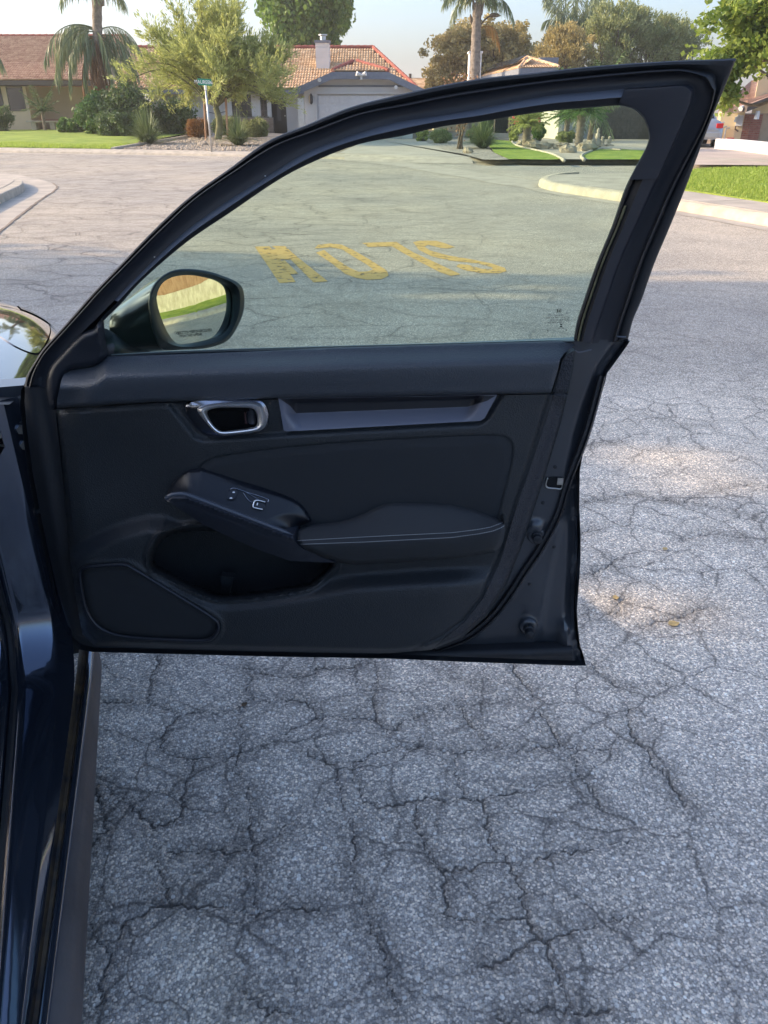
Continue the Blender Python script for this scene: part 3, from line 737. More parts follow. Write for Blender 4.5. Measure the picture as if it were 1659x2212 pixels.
b.grid(rows); b.build("grass_bank", M['lawn'], smooth=True)['kind'] = 'structure'

# ---- road letters: S L O W painted upside down for oncoming traffic
def zp(a, b): return 109.7+a*.6944*.5486/.5486*1.0*1.0, 493.7+b*.6944
sm = thing("road_marking", (*G(830, 565)[:2], 0), "worn yellow letters SLOW painted on the asphalt, upside down", "road marking")
def letter(name, polys, z=.004):
    Vv = []; Ff = []
    for poly in polys:
        P = [G(*zp(a, b), z)[:2] for a, b in poly]; v2, f2 = triangulate([tuple(p) for p in P], .12)
        k = len(Vv); z2 = z + .0006*len(Vv)*0; Vv += [(p[0], p[1], z) for p in v2]; Ff += [tuple(i+k for i in f) for f in f2]; z += .0011
    o = mkmesh("letter", Vv, Ff, M['paint_yellow'], sm); o['label'] = name; return o
letter("yellow letter S", [[(1127,42),(1150,37),(1200,38),(1225,45),(1258,58),(1235,62),(1212,60),(1175,50),(1162,56),(1180,68),(1240,84),(1300,94),(1370,108),(1412,122),(1418,132),(1395,139),(1340,138),(1290,130),(1262,118),(1268,110),(1300,113),(1340,125),(1372,127),(1375,121),(1330,108),(1240,99),(1185,86),(1145,66)]])
letter("yellow letter L", [[(968,44),(1075,41),(1092,52),(1130,75),(1200,107),(1275,142),(1245,147),(1212,136),(1150,104),(1095,75),(1062,55),(987,57)]])
letter("yellow letter O", [[(820,62),(832,50),(870,46),(905,50),(938,65),(990,95),(1045,130),(1051,146),(1030,157),(985,159),(945,152),(915,140),(870,105),(825,75),(850,66),(880,90),(930,122),(958,134),(985,133),(1003,127),(985,113),(940,86),(905,64),(870,58),(850,62),(850,66),(825,75)][:24]])
letter("yellow letter W", [[(634,56),(680,55),(712,92),(762,166),(711,169),(670,108)], [(688,54),(728,54),(762,84),(862,164),(817,167),(742,92)], [(662,72),(705,62),(765,88),(742,96),(700,94)], [(700,100),(728,98),(770,140),(745,142)]])
# fallen leaves near the door
def small_leaf(x, y, s_, m, lab, rot):
    c = G(x, y, .006); b = MB(); N = 9; V = []
    for i in range(N):
        t = i/(N-1); wdt = s_*.38*math.sin(math.pi*t**.8)+.0005; V.append((t-.5, wdt/s_, .15*abs(t-.5)))
    rows = [[np.array([(v[0])*s_, k*v[1]*s_, .004+v[2]*s_*.4+abs(k)*.12*s_*v[1]]) for k in (-1, 0, 1)] for v in V]
    cs, sn = math.cos(rot), math.sin(rot); rows = [[(c[0]+q[0]*cs-q[1]*sn, c[1]+q[0]*sn+q[1]*cs, q[2]) for q in r_] for r_ in rows]
    b.grid(rows); o = b.build("fallen_leaf", m, smooth=True, loc=(c[0], c[1], 0)); tag(o, lab, "leaf", "fallen leaves on the asphalt")
M['leaf_yellow'] = mat("yellow_dry_leaf", (.52, .36, .14), .7, var=.2, vscale=60)
small_leaf(1456, 1346, .040, M['leaf_yellow'], "yellow leaf on the asphalt right of the door's lower corner", .2)
small_leaf(1330, 1289, .026, M['leaf_yellow'], "tiny yellow leaf in the sunlit patch beside the door edge", 1.4)
small_leaf(1437, 1184, .024, M['leaf_yellow'], "tiny yellow leaf farther up the road in a faint sunlit patch", .7)
small_leaf(528, 1520, .02, M['husk'] if False else M['rust_dirt'], "small brown leaf lying in a crack junction under the door", .9)

# ============================================================ HOUSES
def tile_proto():
    pts = []
    for k in range(11):
        u = k/10; pts.append((u*.30, .036*abs(math.sin(u*2*math.pi))**.8))
    rows = []
    for v, dz in ((0, .030), (.40, .0)):
        rows.append([(a, v, z+dz) for a, z in pts])
    low = [(a, 0, z*.2-.002) for a, z in pts]
    V = rows[0]+rows[1]+low; n = 11
    F = [(i, i+1, n+i+1, n+i) for i in range(n-1)] + [(2*n+i, 2*n+i+1, i+1, i) for i in range(n-1)]
    return np.array(V), F
TV, TF = tile_proto()
def tile_roof(parent, o, u, v, inside, m, limit=300, pitch=.30, row=.345):
    """o eave corner, u unit vector along the eave, v unit vector up the slope; inside(a,b) tells where tiles lie"""
    o = np.array(o, float); u = np.array(u, float); v = np.array(v, float); u /= np.linalg.norm(u); v -= u*np.dot(u, v); v /= np.linalg.norm(v); n_ = np.cross(u, v)
    if n_[2] < 0: n_ = -n_
    base = root_loc(parent); cells = [(a, b) for b in range(0, 60) for a in range(-120, 160) if inside((a+.5)*pitch, (b+.5)*row)]
    Rm = Matrix(((u[0], v[0], n_[0]), (u[1], v[1], n_[1]), (u[2], v[2], n_[2])))
    me = bpy.data.meshes.new("roof_tile"); me.from_pydata([tuple(p) for p in TV], [], TF); me.materials.append(m); me.update()
    VV = []; FF = []; cnt = 0
    for a, b in cells:
        p = o + u*a*pitch + v*b*row + n_*.015
        if cnt < limit:
            ob = bpy.data.objects.new("roof_tile", me); C.objects.link(ob); ob.parent = parent; mt = Rm.to_4x4(); mt.translation = Vector(p-base); ob.matrix_local = mt
        else:
            k = len(VV); VV += list(p + TV[:, :1]*u + TV[:, 1:2]*v + TV[:, 2:3]*n_); FF += [tuple(i+k for i in f) for f in TF]
        cnt += 1
    if VV:
        o2 = mkmesh("roof_tiles", VV, np.array(FF), m, parent); o2['kind'] = 'stuff'
    return cnt
def brick_face(parent, p0, u, w, h, m, bl=.2, bh=.068, gap=.012, depth=.03, back=.06):
    p0 = np.array(p0, float); u = np.array(u, float); u /= np.linalg.norm(u); nrm = np.cross(u, [0, 0, 1])
    base = root_loc(parent); me = {}
    r_ = 0; z = 0
    while z + bh <= h+.001:
        x = -(bl/2) if r_ % 2 else 0
        while x < w-.02:
            a = max(0, x); b_ = min(w, x+bl); L = round(b_-a-gap, 3)
            if L > .03:
                if L not in me:
                    q = MB(); q.box((0, -depth, 0), (L, .02, bh-gap)); mm = bpy.data.meshes.new("brick"); mm.from_pydata(q.V, [], q.F); mm.materials.append(m); me[L] = mm
                ob = bpy.data.objects.new("brick", me[L]); C.objects.link(ob); ob.parent = parent
                pp = p0 + u*a + np.array([0, 0, z]) + nrm*RNG.normal(0, .003) - base
                ob.location = tuple(pp); ob.rotation_euler = (0, 0, math.atan2(u[1], u[0]))
            x += bl
        z += bh; r_ += 1
def sash(parent, P, w, h, nx, ny, depth=.05):
    """window: frame part > pane sub-parts; P lower left corner on the wall face, facing -Y"""
    x, y, z = P; f = MB(); t = .05
    f.box((x-t, y-.04, z-t), (x+w+t, y+.02, z)); f.box((x-t, y-.04, z+h), (x+w+t, y+.02, z+h+t)); f.box((x-t, y-.04, z), (x, y+.02, z+h)); f.box((x+w, y-.04, z), (x+w+t, y+.02, z+h))
    for i in range(1, nx): xx = x+w*i/nx; f.box((xx-.014, y-.03, z), (xx+.014, y+.01, z+h))
    for j in range(1, ny): zz = z+h*j/ny; f.box((x, y-.028, zz-.014), (x+w, y+.008, zz+.014))
    fr = f.build("window", M['win_frame'], parent)
    for i in range(nx):
        for j in range(ny):
            q = MB(); q.box((x+w*i/nx+.014, y-.012, z+h*j/ny+.014), (x+w*(i+1)/nx-.014, y-.004, z+h*(j+1)/ny-.014)); q.build("pane", M['window'], fr)
    return fr
def wallbox(name, m, parent, x0, x1, y0, y1, z0, z1):
    b = MB(); b.box((x0, y0, z0), (x1, y1, z1)); return b.build(name, m, parent)

# ---- house A, left: tan stucco under a red tile roof
YA = YL; a = YP(0, 281, YA); zA = .30
HA = thing("tan_house", (-22, YA, zA), "tan stucco house with red barrel tile roof behind the left lawn", "house")
xe = YP(205, 200, YA)[0]; xc = YP(57, 200, YA)[0]
zev = YP(0, 186, YA)[2]
wallbox("wall", M['stucco_tan'], HA, -45, xc, YA, YA+8, zA, zev)
wallbox("recessed_wall", M['stucco_tan'], HA, xc, xe, YA+1.6, YA+8, zA, zev)
ww0 = YP(24, 238, YA); ww1 = YP(46, 189, YA)
sash(HA, (ww0[0], YA, ww0[2]), ww1[0]-ww0[0], ww1[2]-ww0[2], 1, 1)
w2 = YP(-30, 240, YA); sash(HA, (w2[0], YA, w2[2]), 1.1, 1.5, 1, 1)
z1_ = YP(60, 262, YA+1.5)[2]; wallbox("brick_planter", M['brick_tan'], HA, xc+.1, xe-.2, YA+1.1, YA+1.58, zA, z1_)
b = MB(); b.box((xc+.05, YA+1.02, z1_), (xe-.15, YA+1.6, z1_+.10)); b.build("planter_cap", M['ridge_red'], HA)
# roof
ye = YA-.7; ez0 = YP(100, 173, ye)[2]; yr = YA+6.2; rz0 = YP(100, 79, yr)[2]
xl = -48; xr_e = YP(212, 176, ye)[0]; xr_r = YP(295, 84, yr)[0]*0 + xr_e + .1
L = math.hypot(yr-ye, rz0-ez0)
b = MB(); b.obox((xl, ye, ez0-.10), (xr_e-xl, 0, 0), (0, yr-ye, rz0-ez0), (0, 0, .08)); b.obox((xl, yr, rz0-.10), (xr_e-xl, 0, 0), (0, yr-ye, -(rz0-ez0)), (0, 0, .08)); b.build("roof", M['tile_red'], HA)
tile_roof(HA, (xl+20, ye-.03, ez0), (1, 0, 0), (0, yr-ye, rz0-ez0), lambda a_, b_: 0 < a_ < xr_e-xl-20.1 and 0 <= b_ < L, M['tile_red'], 300)
b = MB(); b.box((xl, ye-.05, ez0-.26), (xr_e+.05, ye, ez0-.02)); b.build("fascia", M['fascia_brown'], HA)
b = MB(); b.box((xl, ye, ez0-.26), (xr_e, YA+1.5, ez0-.22)); b.build("soffit", M['fascia_brown'], HA)
for i in range(60):
    x = xr_e - .2 - i*.42
    if x < -28: break
    q = MB(); q.tube([(x-.24, yr, rz0+.03), (x+.2, yr, rz0+.045)], [.10, .12], 8); q.build("ridge_tile", M['ridge_red'], HA)
b = MB(); b.add([(xr_e-.02, YA, ez0-.2), (xr_e-.02, yr+6, ez0-.2), (xr_e-.02, yr, rz0-.12)], [(0,1,2)]); b.build("gable", M['stucco_tan'], HA)
# stone bench in front of it
x0 = YP(62, 275, YA-.9); b_ = thing("stone_bench", (x0[0], YA-.9, zA), "pale stone bench against the tan house wall", "bench")
zb = zA+.42; q = MB(); q.box((x0[0], YA-1.15, zb), (x0[0]+1.9, YA-.7, zb+.09)); q.build("seat", M['curb'], b_, bevel=.015)
for dx in (.25, 1.35): q = MB(); q.box((x0[0]+dx, YA-1.1, zA-.05), (x0[0]+dx+.28, YA-.75, zb)); q.build("leg", M['curb'], b_, bevel=.015)

# ---- house B, middle: grey-white stucco, double garage, tile roof
YG = 41.8; YB = 47.0; zB = .15
HB = thing("grey_house", (YP(700, 300, YG)[0], YG, zB), "grey-white stucco house with garage, chimney and orange tile roof in the middle", "house")
gl_, gr_ = YP(659, 250, YG)[0], YP(892, 250, YG)[0]; zg = YP(659, 186, YG)[2]
d0, d1 = YP(684, 203, YG), YP(868, 300, YG); dzt = d0[2]
xA_, xB_ = gl_, gr_
b = MB(); b.box((xA_, YG, zB), (d0[0], YG+6, zg)); b.build("wall", M['stucco_grey'], HB)
b = MB(); b.box((d1[0], YG, zB), (xB_, YG+6, zg)); b.build("wall", M['stucco_grey'], HB)
b = MB(); b.box((d0[0], YG, dzt), (d1[0], YG+6, zg)); b.build("wall", M['stucco_grey'], HB)
gd = MB(); gd.box((d0[0], YG+.14, zB), (d1[0], YG+.2, dzt)); gdo = gd.build("garage_door", M['door_white'], HB)
gw = d1[0]-d0[0]; gh = dzt-zB
for r_ in range(4):
    for c_ in range(8):
        q = MB(); q.box((d0[0]+gw*c_/8+.06, YG+.115, zB+gh*r_/4+.07), (d0[0]+gw*(c_+1)/8-.06, YG+.14, zB+gh*(r_+1)/4-.05)); q.build("door_panel", M['door_white'], gdo, bevel=.012)
q = MB(); t = .09
q.box((d0[0]-t, YG-.03, zB), (d0[0], YG+.14, dzt+t)); q.box((d1[0], YG-.03, zB), (d1[0]+t, YG+.14, dzt+t)); q.box((d0[0], YG-.03, dzt), (d1[0], YG+.14, dzt+t)); q.build("door_surround", M['stucco_grey'], HB)
# gable over the garage (dutch hip)
yf = YG-.55
Pl = [(636,190),(718.6,156),(839,156),(917,192)]
PP = [YP(x, y, YG) for x, y in Pl]
zflat = YP(780, 171, YG)[2]
gp = [(gl_, YG, zg-.02), (gr_, YG, zg-.02), (PP[3][0]-.4, YG, PP[3][2]+.05), (PP[2][0], YG, PP[2][2]-.12), (PP[1][0], YG, PP[1][2]-.12), (PP[0][0]+.5, YG, PP[0][2]+.1)]
b = MB(); b.prism([(gl_, YG+.02, zg-.02), (gr_, YG+.02, zg-.02), (PP[2][0]-.1, YG+.02, PP[2][2]-.18), (PP[1][0]+.1, YG+.02, PP[1][2]-.18)], (0, .25, 0)); b.build("gable_wall", M['stucco_grey'], HB)
q = MB(); zz = YP(760, 186.5, YG)[2]; q.box((d0[0]+.1, YG-.035, zz-.03), (YP(871,188,YG)[0], YG+.01, zz+.05)); q.build("trim_band", M['fascia'], HB)
F_ = [YP(x, y, yf) for x, y in [(636,191),(718.6,155),(839,155.5),(917,193)]]
q = MB()
for i, j in ((0, 1), (1, 2), (2, 3)):
    a_, b2 = F_[i], F_[j]; q.prism([a_, b2, b2-np.array([0,0,.30]), a_-np.array([0,0,.30])], (0, -.06, 0))
q.build("fascia", M['fascia'], HB)
# main roof geometry
yeB = YB-.7; ze = YP(560, 192, yeB)[2]; yrB = YB+4.6; zr = YP(700, 109, yrB)[2]
xl_ = YP(301, 93, yrB)[0]-.3; xrr = YP(806, 114, yrB)[0]; 
zr = YP(560, 104.5, yrB)[2]
# right end slope line: from ridge end down to the right
sl_ = (zr-ze)/(yrB-yeB)
# cross ridge of garage wing: from front hip peak back into the main slope
pk = YP(766.5, 134.5, YG+1.3); zgw = pk[2]
yback = yeB + (zgw-ze)/sl_
q = MB()
q.obox((xl_, yeB, ze-.1), (YP(900,190,yeB)[0]-xl_, 0, 0), (0, .001, 0), (0, 0, .02))
roofV = MB()
re_ = YP(905, 190, yeB)
roofV.add([(xl_, yeB, ze-.06), (re_[0], yeB, ze-.06), (xrr, yrB, zr-.06), (xl_, yrB, zr-.06)], [(0,1,2,3)])
roofV.add([(xl_, yrB, zr-.06), (xrr, yrB, zr-.06), (re_[0], yrB+6, ze-.06), (xl_, yrB+6, ze-.06)], [(0,1,2,3)])
roofV.add([(re_[0], yeB, ze-.06), (re_[0], yrB+6, ze-.06), (xrr, yrB, zr-.06)], [(0,1,2)])
# garage wing slopes
A0 = F_[0]; A1 = F_[1]; A2 = F_[2]; A3 = F_[3]
pkb = np.array([pk[0], yback+.3, zgw])
slL = (A1[2]-A0[2])/(A1[0]-A0[0])
roofV.add([A0, (A0[0], yback+3, A0[2]), pkb, pk, A1], [(0,4,3,2,1)])
roofV.add([A3, A2, pk, pkb, (A3[0], yback+3, A3[2])], [(0,4,3,2,1)])
roofV.add([A1, A2, pk], [(0,1,2)])
roofV.build("roof", M['tile_tan'], HB)
Lm = math.hypot(yrB-yeB, zr-ze)
def main_in(a_, b_):
    x = xl_+a_; y = yeB+(yrB-yeB)*b_/Lm; z = ze+(zr-ze)*b_/Lm
    if not (0 <= b_ < Lm-.1 and a_ > 0): return False
    if x > xrr+(re_[0]-xrr)*(1-b_/Lm)-.15: return False
    # hidden inside garage wing
    zw = zgw - abs(x-pk[0])*(zgw-A0[2])/(pk[0]-A0[0])
    return not (y < yback+.1 and abs(x-pk[0]) < (pk[0]-A0[0]) and z < zw-.05)
n1 = tile_roof(HB, (xl_, yeB-.03, ze), (1, 0, 0), (0, yrB-yeB, zr-ze), main_in, M['tile_tan'], 300)
# front hip triangle of the garage wing
hv = np.array([pk[0]-(A1[0]+A2[0])/2, pk[1]-yf, pk[2]-A1[2]]); Lh = np.linalg.norm([hv[1], hv[2]]); wd = A2[0]-A1[0]
tile_roof(HB, (A1[0], yf-.02, A1[2]+.02), (1, 0, 0), (0, hv[1], hv[2]), lambda a_, b_: 0 <= b_ < Lh and (b_/Lh)*wd*.47 < a_+.0 < wd-(b_/Lh)*wd*.47, M['tile_tan'], 60)
def ridge_line(parent, P0, P1, m=None, r0=.11):
    P0, P1 = np.array(P0, float), np.array(P1, float); L_ = np.linalg.norm(P1-P0); n_ = int(L_/.38); t_ = (P1-P0)/L_
    for i in range(n_):
        a_ = P0+t_*(i*.38) + np.array([0, 0, .06]); q = MB(); q.tube([a_, a_+t_*.42+np.array([0, 0, .015])], [r0*.85, r0], 8); q.build("ridge_tile", m or M['ridge_red'], parent)
ridge_line(HB, (xl_, yrB, zr), (xrr, yrB, zr)); ridge_line(HB, (re_[0]-.1, yeB, ze), (xrr, yrB, zr))
ridge_line(HB, A1, pk); ridge_line(HB, A2, pk); 
# body of the house left of the garage
xw0 = YP(327, 230, YB)[0]; zt = ze-.12
wallbox("wall", M['stucco_grey'], HB, xw0, YP(586, 250, YB)[0], YB, YB+8, zB, zt)
wallbox("wall", M['stucco_grey'], HB, YP(619, 250, YB)[0], gl_+.3, YB, YB+8, zB, zt)
wallbox("side_wall", M['stucco_grey'], HB, gl_, gl_+.2, YG+.001, YB, zB, zg)
dd0 = YP(586, 291, YB); dd1 = YP(619, 211, YB)
wallbox("lintel", M['stucco_grey'], HB, dd0[0], dd1[0], YB, YB+8, dd1[2], zt)
q = MB(); q.box((dd0[0], YB+.2, zB), (dd1[0], YB+.26, dd1[2])); fd_ = q.build("front_door", M['dark_door'], HB)
q = MB(); cx = (dd0[0]+dd1[0])/2; q.box((cx-.1, YB+.17, zB+.7), (cx+.1, YB+.2, zB+1.75)); q.build("door_light", mat("dim_glass", (.10, .10, .11), .2), fd_)
q = MB(); q.tube([(cx+.32, YB+.12, zB+.95), (cx+.32, YB+.2, zB+.95)], .04, 8); q.build("handle", M['steel'], fd_)
q = MB(); q.box((xw0-.5, yeB-.05, ze-.24), (gl_-.2, yeB, ze-.02)); q.build("fascia", M['fascia'], HB)
for x0, x1, y0, y1, nx, ny in ((500,543,199,251,4,4),(563,575.5,201,252,2,4)):
    p0 = YP(x0, y1, YB-.06); p1 = YP(x1, y0, YB-.06); sash(HB, (p0[0], YB-.01, p0[2]), p1[0]-p0[0], p1[2]-p0[2], nx, ny)
for x0, x1 in ((543.5,561.5),(577,585),(483,499)):
    p0 = YP(x0, 252, YB-.1); p1 = YP(x1, 197, YB-.1); q = MB(); q.box((p0[0]+.03, YB-.09, p0[2]), (p1[0]-.03, YB-.002, p1[2])); q.build("shutter_panel", M['stucco_white'] if False else M['white_trim'], HB)
wp0 = YP(480, 290, YB-.35); wp1 = YP(590, 254, YB-.35)
wallbox("brick_planter", M['mortar'], HB, wp0[0], wp1[0], YB-.36, YB-.02, zB, wp1[2])
brick_face(HB, (wp0[0], YB-.36, zB+.01), (1, 0, 0), wp1[0]-wp0[0], wp1[2]-zB, M['brick_tan'], bl=.26, bh=.12)
# white column beside garage
c0 = YP(646, 271, YG-.3); c1 = YP(659, 212, YG-.3); q = MB(); q.box((c0[0], YG-.5, zB), (c1[0]-.06, YG-.2, c1[2])); q.build("entry_post", M['white_trim'], HB)
# chimney
ych = YB+1.7; k0 = YP(683, 137, ych); k1 = YP(712, 86.6, ych)
ch = MB(); ch.box((k0[0], ych, k0[2]-1.2), (k1[0]-.05, ych+.9, k1[2]-.12)); cho = ch.build("chimney", M['stucco_grey'], HB)
for i in range(9):
    z = k0[2]+.05+i*.24
    if z > k1[2]-.15: break
    q = MB(); q.box((k0[0]-.012, ych-.012, z), (k1[0]-.038, ych+.912, z+.215)); q.build("siding_board", M['stucco_grey'], cho)
q = MB(); q.box((k0[0]-.06, ych-.06, k1[2]-.13), (k1[0]+.01, ych+.96, k1[2])); q.build("chimney_cap", M['fascia'], cho)
cx = (k0[0]+k1[0])/2; q = MB(); q.tube([(cx, ych+.45, k1[2]), (cx, ych+.45, k1[2]+.22)], .16, 12); q.tube([(cx, ych+.45, k1[2]+.24), (cx, ych+.45, k1[2]+.30)], .24, 12); q.build("flue", M['alu'], cho)
# wall lantern, floodlights
lp = YP(672, 215, YG-.1); q = MB(); q.tube([(lp[0], YG-.12, lp[2]-.2), (lp[0], YG-.12, lp[2]-.12), (lp[0], YG-.12, lp[2]+.14), (lp[0], YG-.12, lp[2]+.26)], [.03, .09, .10, .02], 8); q.box((lp[0]-.03, YG-.1, lp[2]-.02), (lp[0]+.03, YG, lp[2]+.1)); q.build("wall_lantern", M['win_frame'], HB)
lp = YP(780.5, 162, yf-.1); q = MB(); q.box((lp[0]-.05, yf-.14, lp[2]-.2), (lp[0]+.05, yf-.05, lp[2]))
for s_ in (-1, 1): q.tube([(lp[0], yf-.12, lp[2]-.02), (lp[0]+s_*.22, yf-.2, lp[2]+.06)], [.05, .11], 10)
q.build("floodlight", M['white_trim'], HB)
for x, y in ((690.5, 172), (855, 187.5)):
    lp = YP(x, y, yf-.1); q = MB(); q.tube([(lp[0], yf-.06, lp[2]), (lp[0], yf-.18, lp[2]-.02)], [.05, .085], 10); q.build("spotlight", M['white_trim'], HB)

# ---- house C with solar panels, right of the tall palm
YC = 52.0; zC = .15
HC = thing("solar_house", (YP(1100, 300, YC)[0], YC, zC), "cream house with solar panels, white chimney and tan tile roof behind the tall palm", "house")
pkC = YP(1139, 127, YC+3); rc = YP(1207, 147, YC-.6); lc = YP(1123, 147.5, YC-.6); 
le = YP(900, 192, YC-.6)
CZ0 = np.array([0, 0, 1.])
v_ = np.array([0, pkC[1]-lc[1], pkC[2]-lc[2]]); Lh = np.linalg.norm(v_); wd = rc[0]-lc[0]; px_ = pkC[0]-lc[0]
tile_roof(HC, (lc[0], lc[1]-.02, lc[2]+.02), (1, 0, 0), v_, lambda a_, b_: 0 <= b_ < Lh and px_*b_/Lh < a_ < wd-(wd-px_)*b_/Lh, M['tile_tan'], 60)
sd_ = np.array([-.045, 1, 0]); sd_ /= np.linalg.norm(sd_); LN = 60.0
lcb = lc+sd_*LN; pkb_ = pkC+sd_*(LN-4)
b = MB(); b.add([lc, rc, pkC], [(0,1,2)]); b.add([lc, pkC, pkb_, lcb], [(0,1,2,3)]); b.add([rc, rc+sd_*LN, pkb_, pkC], [(0,1,2,3)]); b.build("roof", M['tile_tan'], HC)
ridge_line(HC, lc, pkC, M['tile_tan']); ridge_line(HC, rc, pkC, M['tile_tan']); ridge_line(HC, pkC, pkb_, M['tile_tan'])
up_ = pkC-lc; up_ -= sd_*np.dot(up_, sd_); Lu = np.linalg.norm(up_); up_ /= Lu; nC = np.cross(sd_, up_); nC *= np.sign(nC[2])
tile_roof(HC, lc+up_*.02, sd_, up_, lambda a_, b_: a_ > b_*.9 and a_ < LN-2 and 0 <= b_ < Lu-.2, M['tile_tan'], 220)
q = MB(); q.prism([lc, rc, rc-CZ0*.3, lc-CZ0*.3], (0, -.06, 0)); q.build("fascia", M['fascia'], HC)
q = MB(); q.prism([lc, lcb, lcb-CZ0*.3, lc-CZ0*.3], (-.06, 0, 0)); q.build("fascia", M['fascia'], HC)
q = MB(); q.obox((lc[0]+.6, YC, zC), (rc[0]-lc[0]-1.2, 0, 0), sd_*(LN-1), (0, 0, lc[2]-.2-zC)); q.build("wall", M['stucco_tan'], HC)
q = MB(); q.box((YP(940,300,YC+3)[0], YC+3, zC), (lc[0]+.61, YC+7, 2.3)); q.build("garden_side_wall", M['stucco_tan'], HC)
for s0, n_ in ((2.2, 8), (19.5, 20)):
    for k in range(n_):
        q = MB(); q.obox(lc+sd_*(s0+k*1.72)+up_*(Lu*.16)+nC*.25, sd_*1.66, up_*(Lu*.66), nC*.05); q.build("solar_panel", M['solar'], HC)
kc0 = YP(1013, 160, YC+4); kc1 = YP(1041, 115, YC+4); q = MB(); q.box((kc0[0], YC+4, kc0[2]-.6), (kc1[0], YC+5, kc1[2])); q.box((kc0[0]-.06, YC+3.94, kc1[2]), (kc1[0]+.06, YC+5.06, kc1[2]+.12)); q.build("chimney", M['white_trim'], HC)
ac0 = YP(1166, 140, YC+5); ac1 = YP(1207, 124, YC+5); q = MB(); q.box((ac0[0], YC+5, ac0[2]-.6), (ac1[0], YC+6.2, ac1[2])); q.build("roof_cooler", M['fascia'], HC)
q = MB(); a0 = YP(1068, 305, YC-.2); a1 = YP(1100, 240, YC-.2); q.box((a0[0], YC-.1, a0[2]), (a1[0], YC-.003, a1[2])); q.build("porch_shade", M['dark_cavity'], HC)  # black slab on the wall stands in for the porch's inner shade
for x0, x1 in ((1100, 1106), (1062, 1068)):
    a0 = YP(x0, 305, YC-.4); a1 = YP(x1, 240, YC-.4); q = MB(); q.box((a0[0], YC-.5, zC), (a1[0], YC-.2, a1[2]+.3)); q.build("porch_post", M['fascia_brown'], HC)
a0 = YP(1106, 305, YC-.2); a1 = YP(1166, 240, YC-.2); q = MB(); q.box((a0[0], YC-.08, zC), (a1[0], YC-.004, a1[2]+.2)); q.build("bay_shade", M['win_frame'], HC)  # dark panel on the wall paints the shade of the bay

# ---- white lit garden wing, grey wall, dark block wall
Yw = 42.0; a0 = YP(1167, 308, Yw); a1 = YP(1206, 235, Yw)
ww = thing("white_garden_wall", (a0[0], Yw, .15), "sunlit white stucco wall behind the cycads, seen through the door window", "wall")
q = MB(); q.prism([(a0[0], Yw+2.2, .15), (YP(1203,300,Yw-1.2)[0], Yw-1.3, .15), (YP(1203,300,Yw-1.2)[0], Yw-1.3, a1[2]+.5), (a0[0], Yw+2.2, a1[2]+.5)], (.2, .1, 0)); q.build("wall_face", M['stucco_white'], ww)
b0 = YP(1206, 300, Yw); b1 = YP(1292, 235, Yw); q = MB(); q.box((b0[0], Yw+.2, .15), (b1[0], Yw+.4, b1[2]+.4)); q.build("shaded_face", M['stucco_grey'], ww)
Yk = 40.5; a0 = YP(1288, 311, Yk); a1 = YP(1420, 225, Yk)
bw = thing("dark_block_wall", (a0[0], Yk, .15), "tall dark textured block wall seen through the window's upper rear corner", "wall")
q = MB(); q.box((a0[0], Yk+.06, .1), (a1[0], Yk+.3, a1[2]+.6)); q.build("core", mat("dark_mortar", (.05, .044, .042), .95), bw)
brick_face(bw, (a0[0], Yk+.04, .16), (1, 0, 0), a1[0]-a0[0], 2.35, M['block'], bl=.30, bh=.15, gap=.008)
# low roof in the gap between the two houses
p0 = YP(866, 166, 70); p1 = YP(940, 169, 70); q = thing("distant_house", (p0[0], 70, .1), "distant house whose tan roof shows between the garage gable and the solar panels", "house")
w_ = MB(); w_.add([(p0[0]-3, 66, p0[2]-1.4), (p1[0]+4, 66, p1[2]-1.4), (p1[0]+3, 71, p1[2]), (p0[0]-2, 71, p0[2])], [(0,1,2,3)]); w_.build("roof", M['tile_tan'], q)
w_ = MB(); w_.box((p0[0]-2.8, 66.4, .1), (p1[0]+3.8, 75, p0[2]-1.4)); w_.build("wall", M['stucco_tan'], q)
w_ = MB(); x = YP(886, 166, 71)[0]; w_.tube([(x, 71, p0[2]-.1), (x, 71, p0[2]+.25)], .12, 8); w_.build("vent", M['fascia_brown'], q)

# ---- house E at the right edge
ang = R(28); e0 = G(1546.6, 309, .15); e1y = 0
HE = thing("golden_house", (e0[0], e0[1], .15), "golden stucco house with brown shingle roof and brick pillar at the right edge", "house")
ux = np.array([math.cos(-R(20)), math.sin(-R(20)), 0]); 
def onE(x, y):   # point on the side wall plane
    n_ = np.cross(ux, [0, 0, 1]); d_ = ray(x, y); t_ = np.dot(e0-CP, n_)/np.dot(d_, n_); return CP+d_*t_
wr = onE(1603, 280); zE = onE(1580, 242)[2]; zE2 = onE(1585, 229)[2]
Lw = np.dot(wr-e0, ux); vy = np.array([-ux[1], ux[0], 0])
q = MB(); q.obox(e0, ux*Lw, vy*7, (0, 0, zE-.15)); q.build("wall", M['stucco_gold'], HE)
q = MB(); q.obox(e0+np.array([0,0,zE-.15])-vy*.02, ux*Lw, vy*7, (0, 0, zE2-zE+.25)); q.build("upper_wall", mat("brown_upper_wall", (.26, .17, .12), .9), HE)  # brown band above the golden wall, darker than it
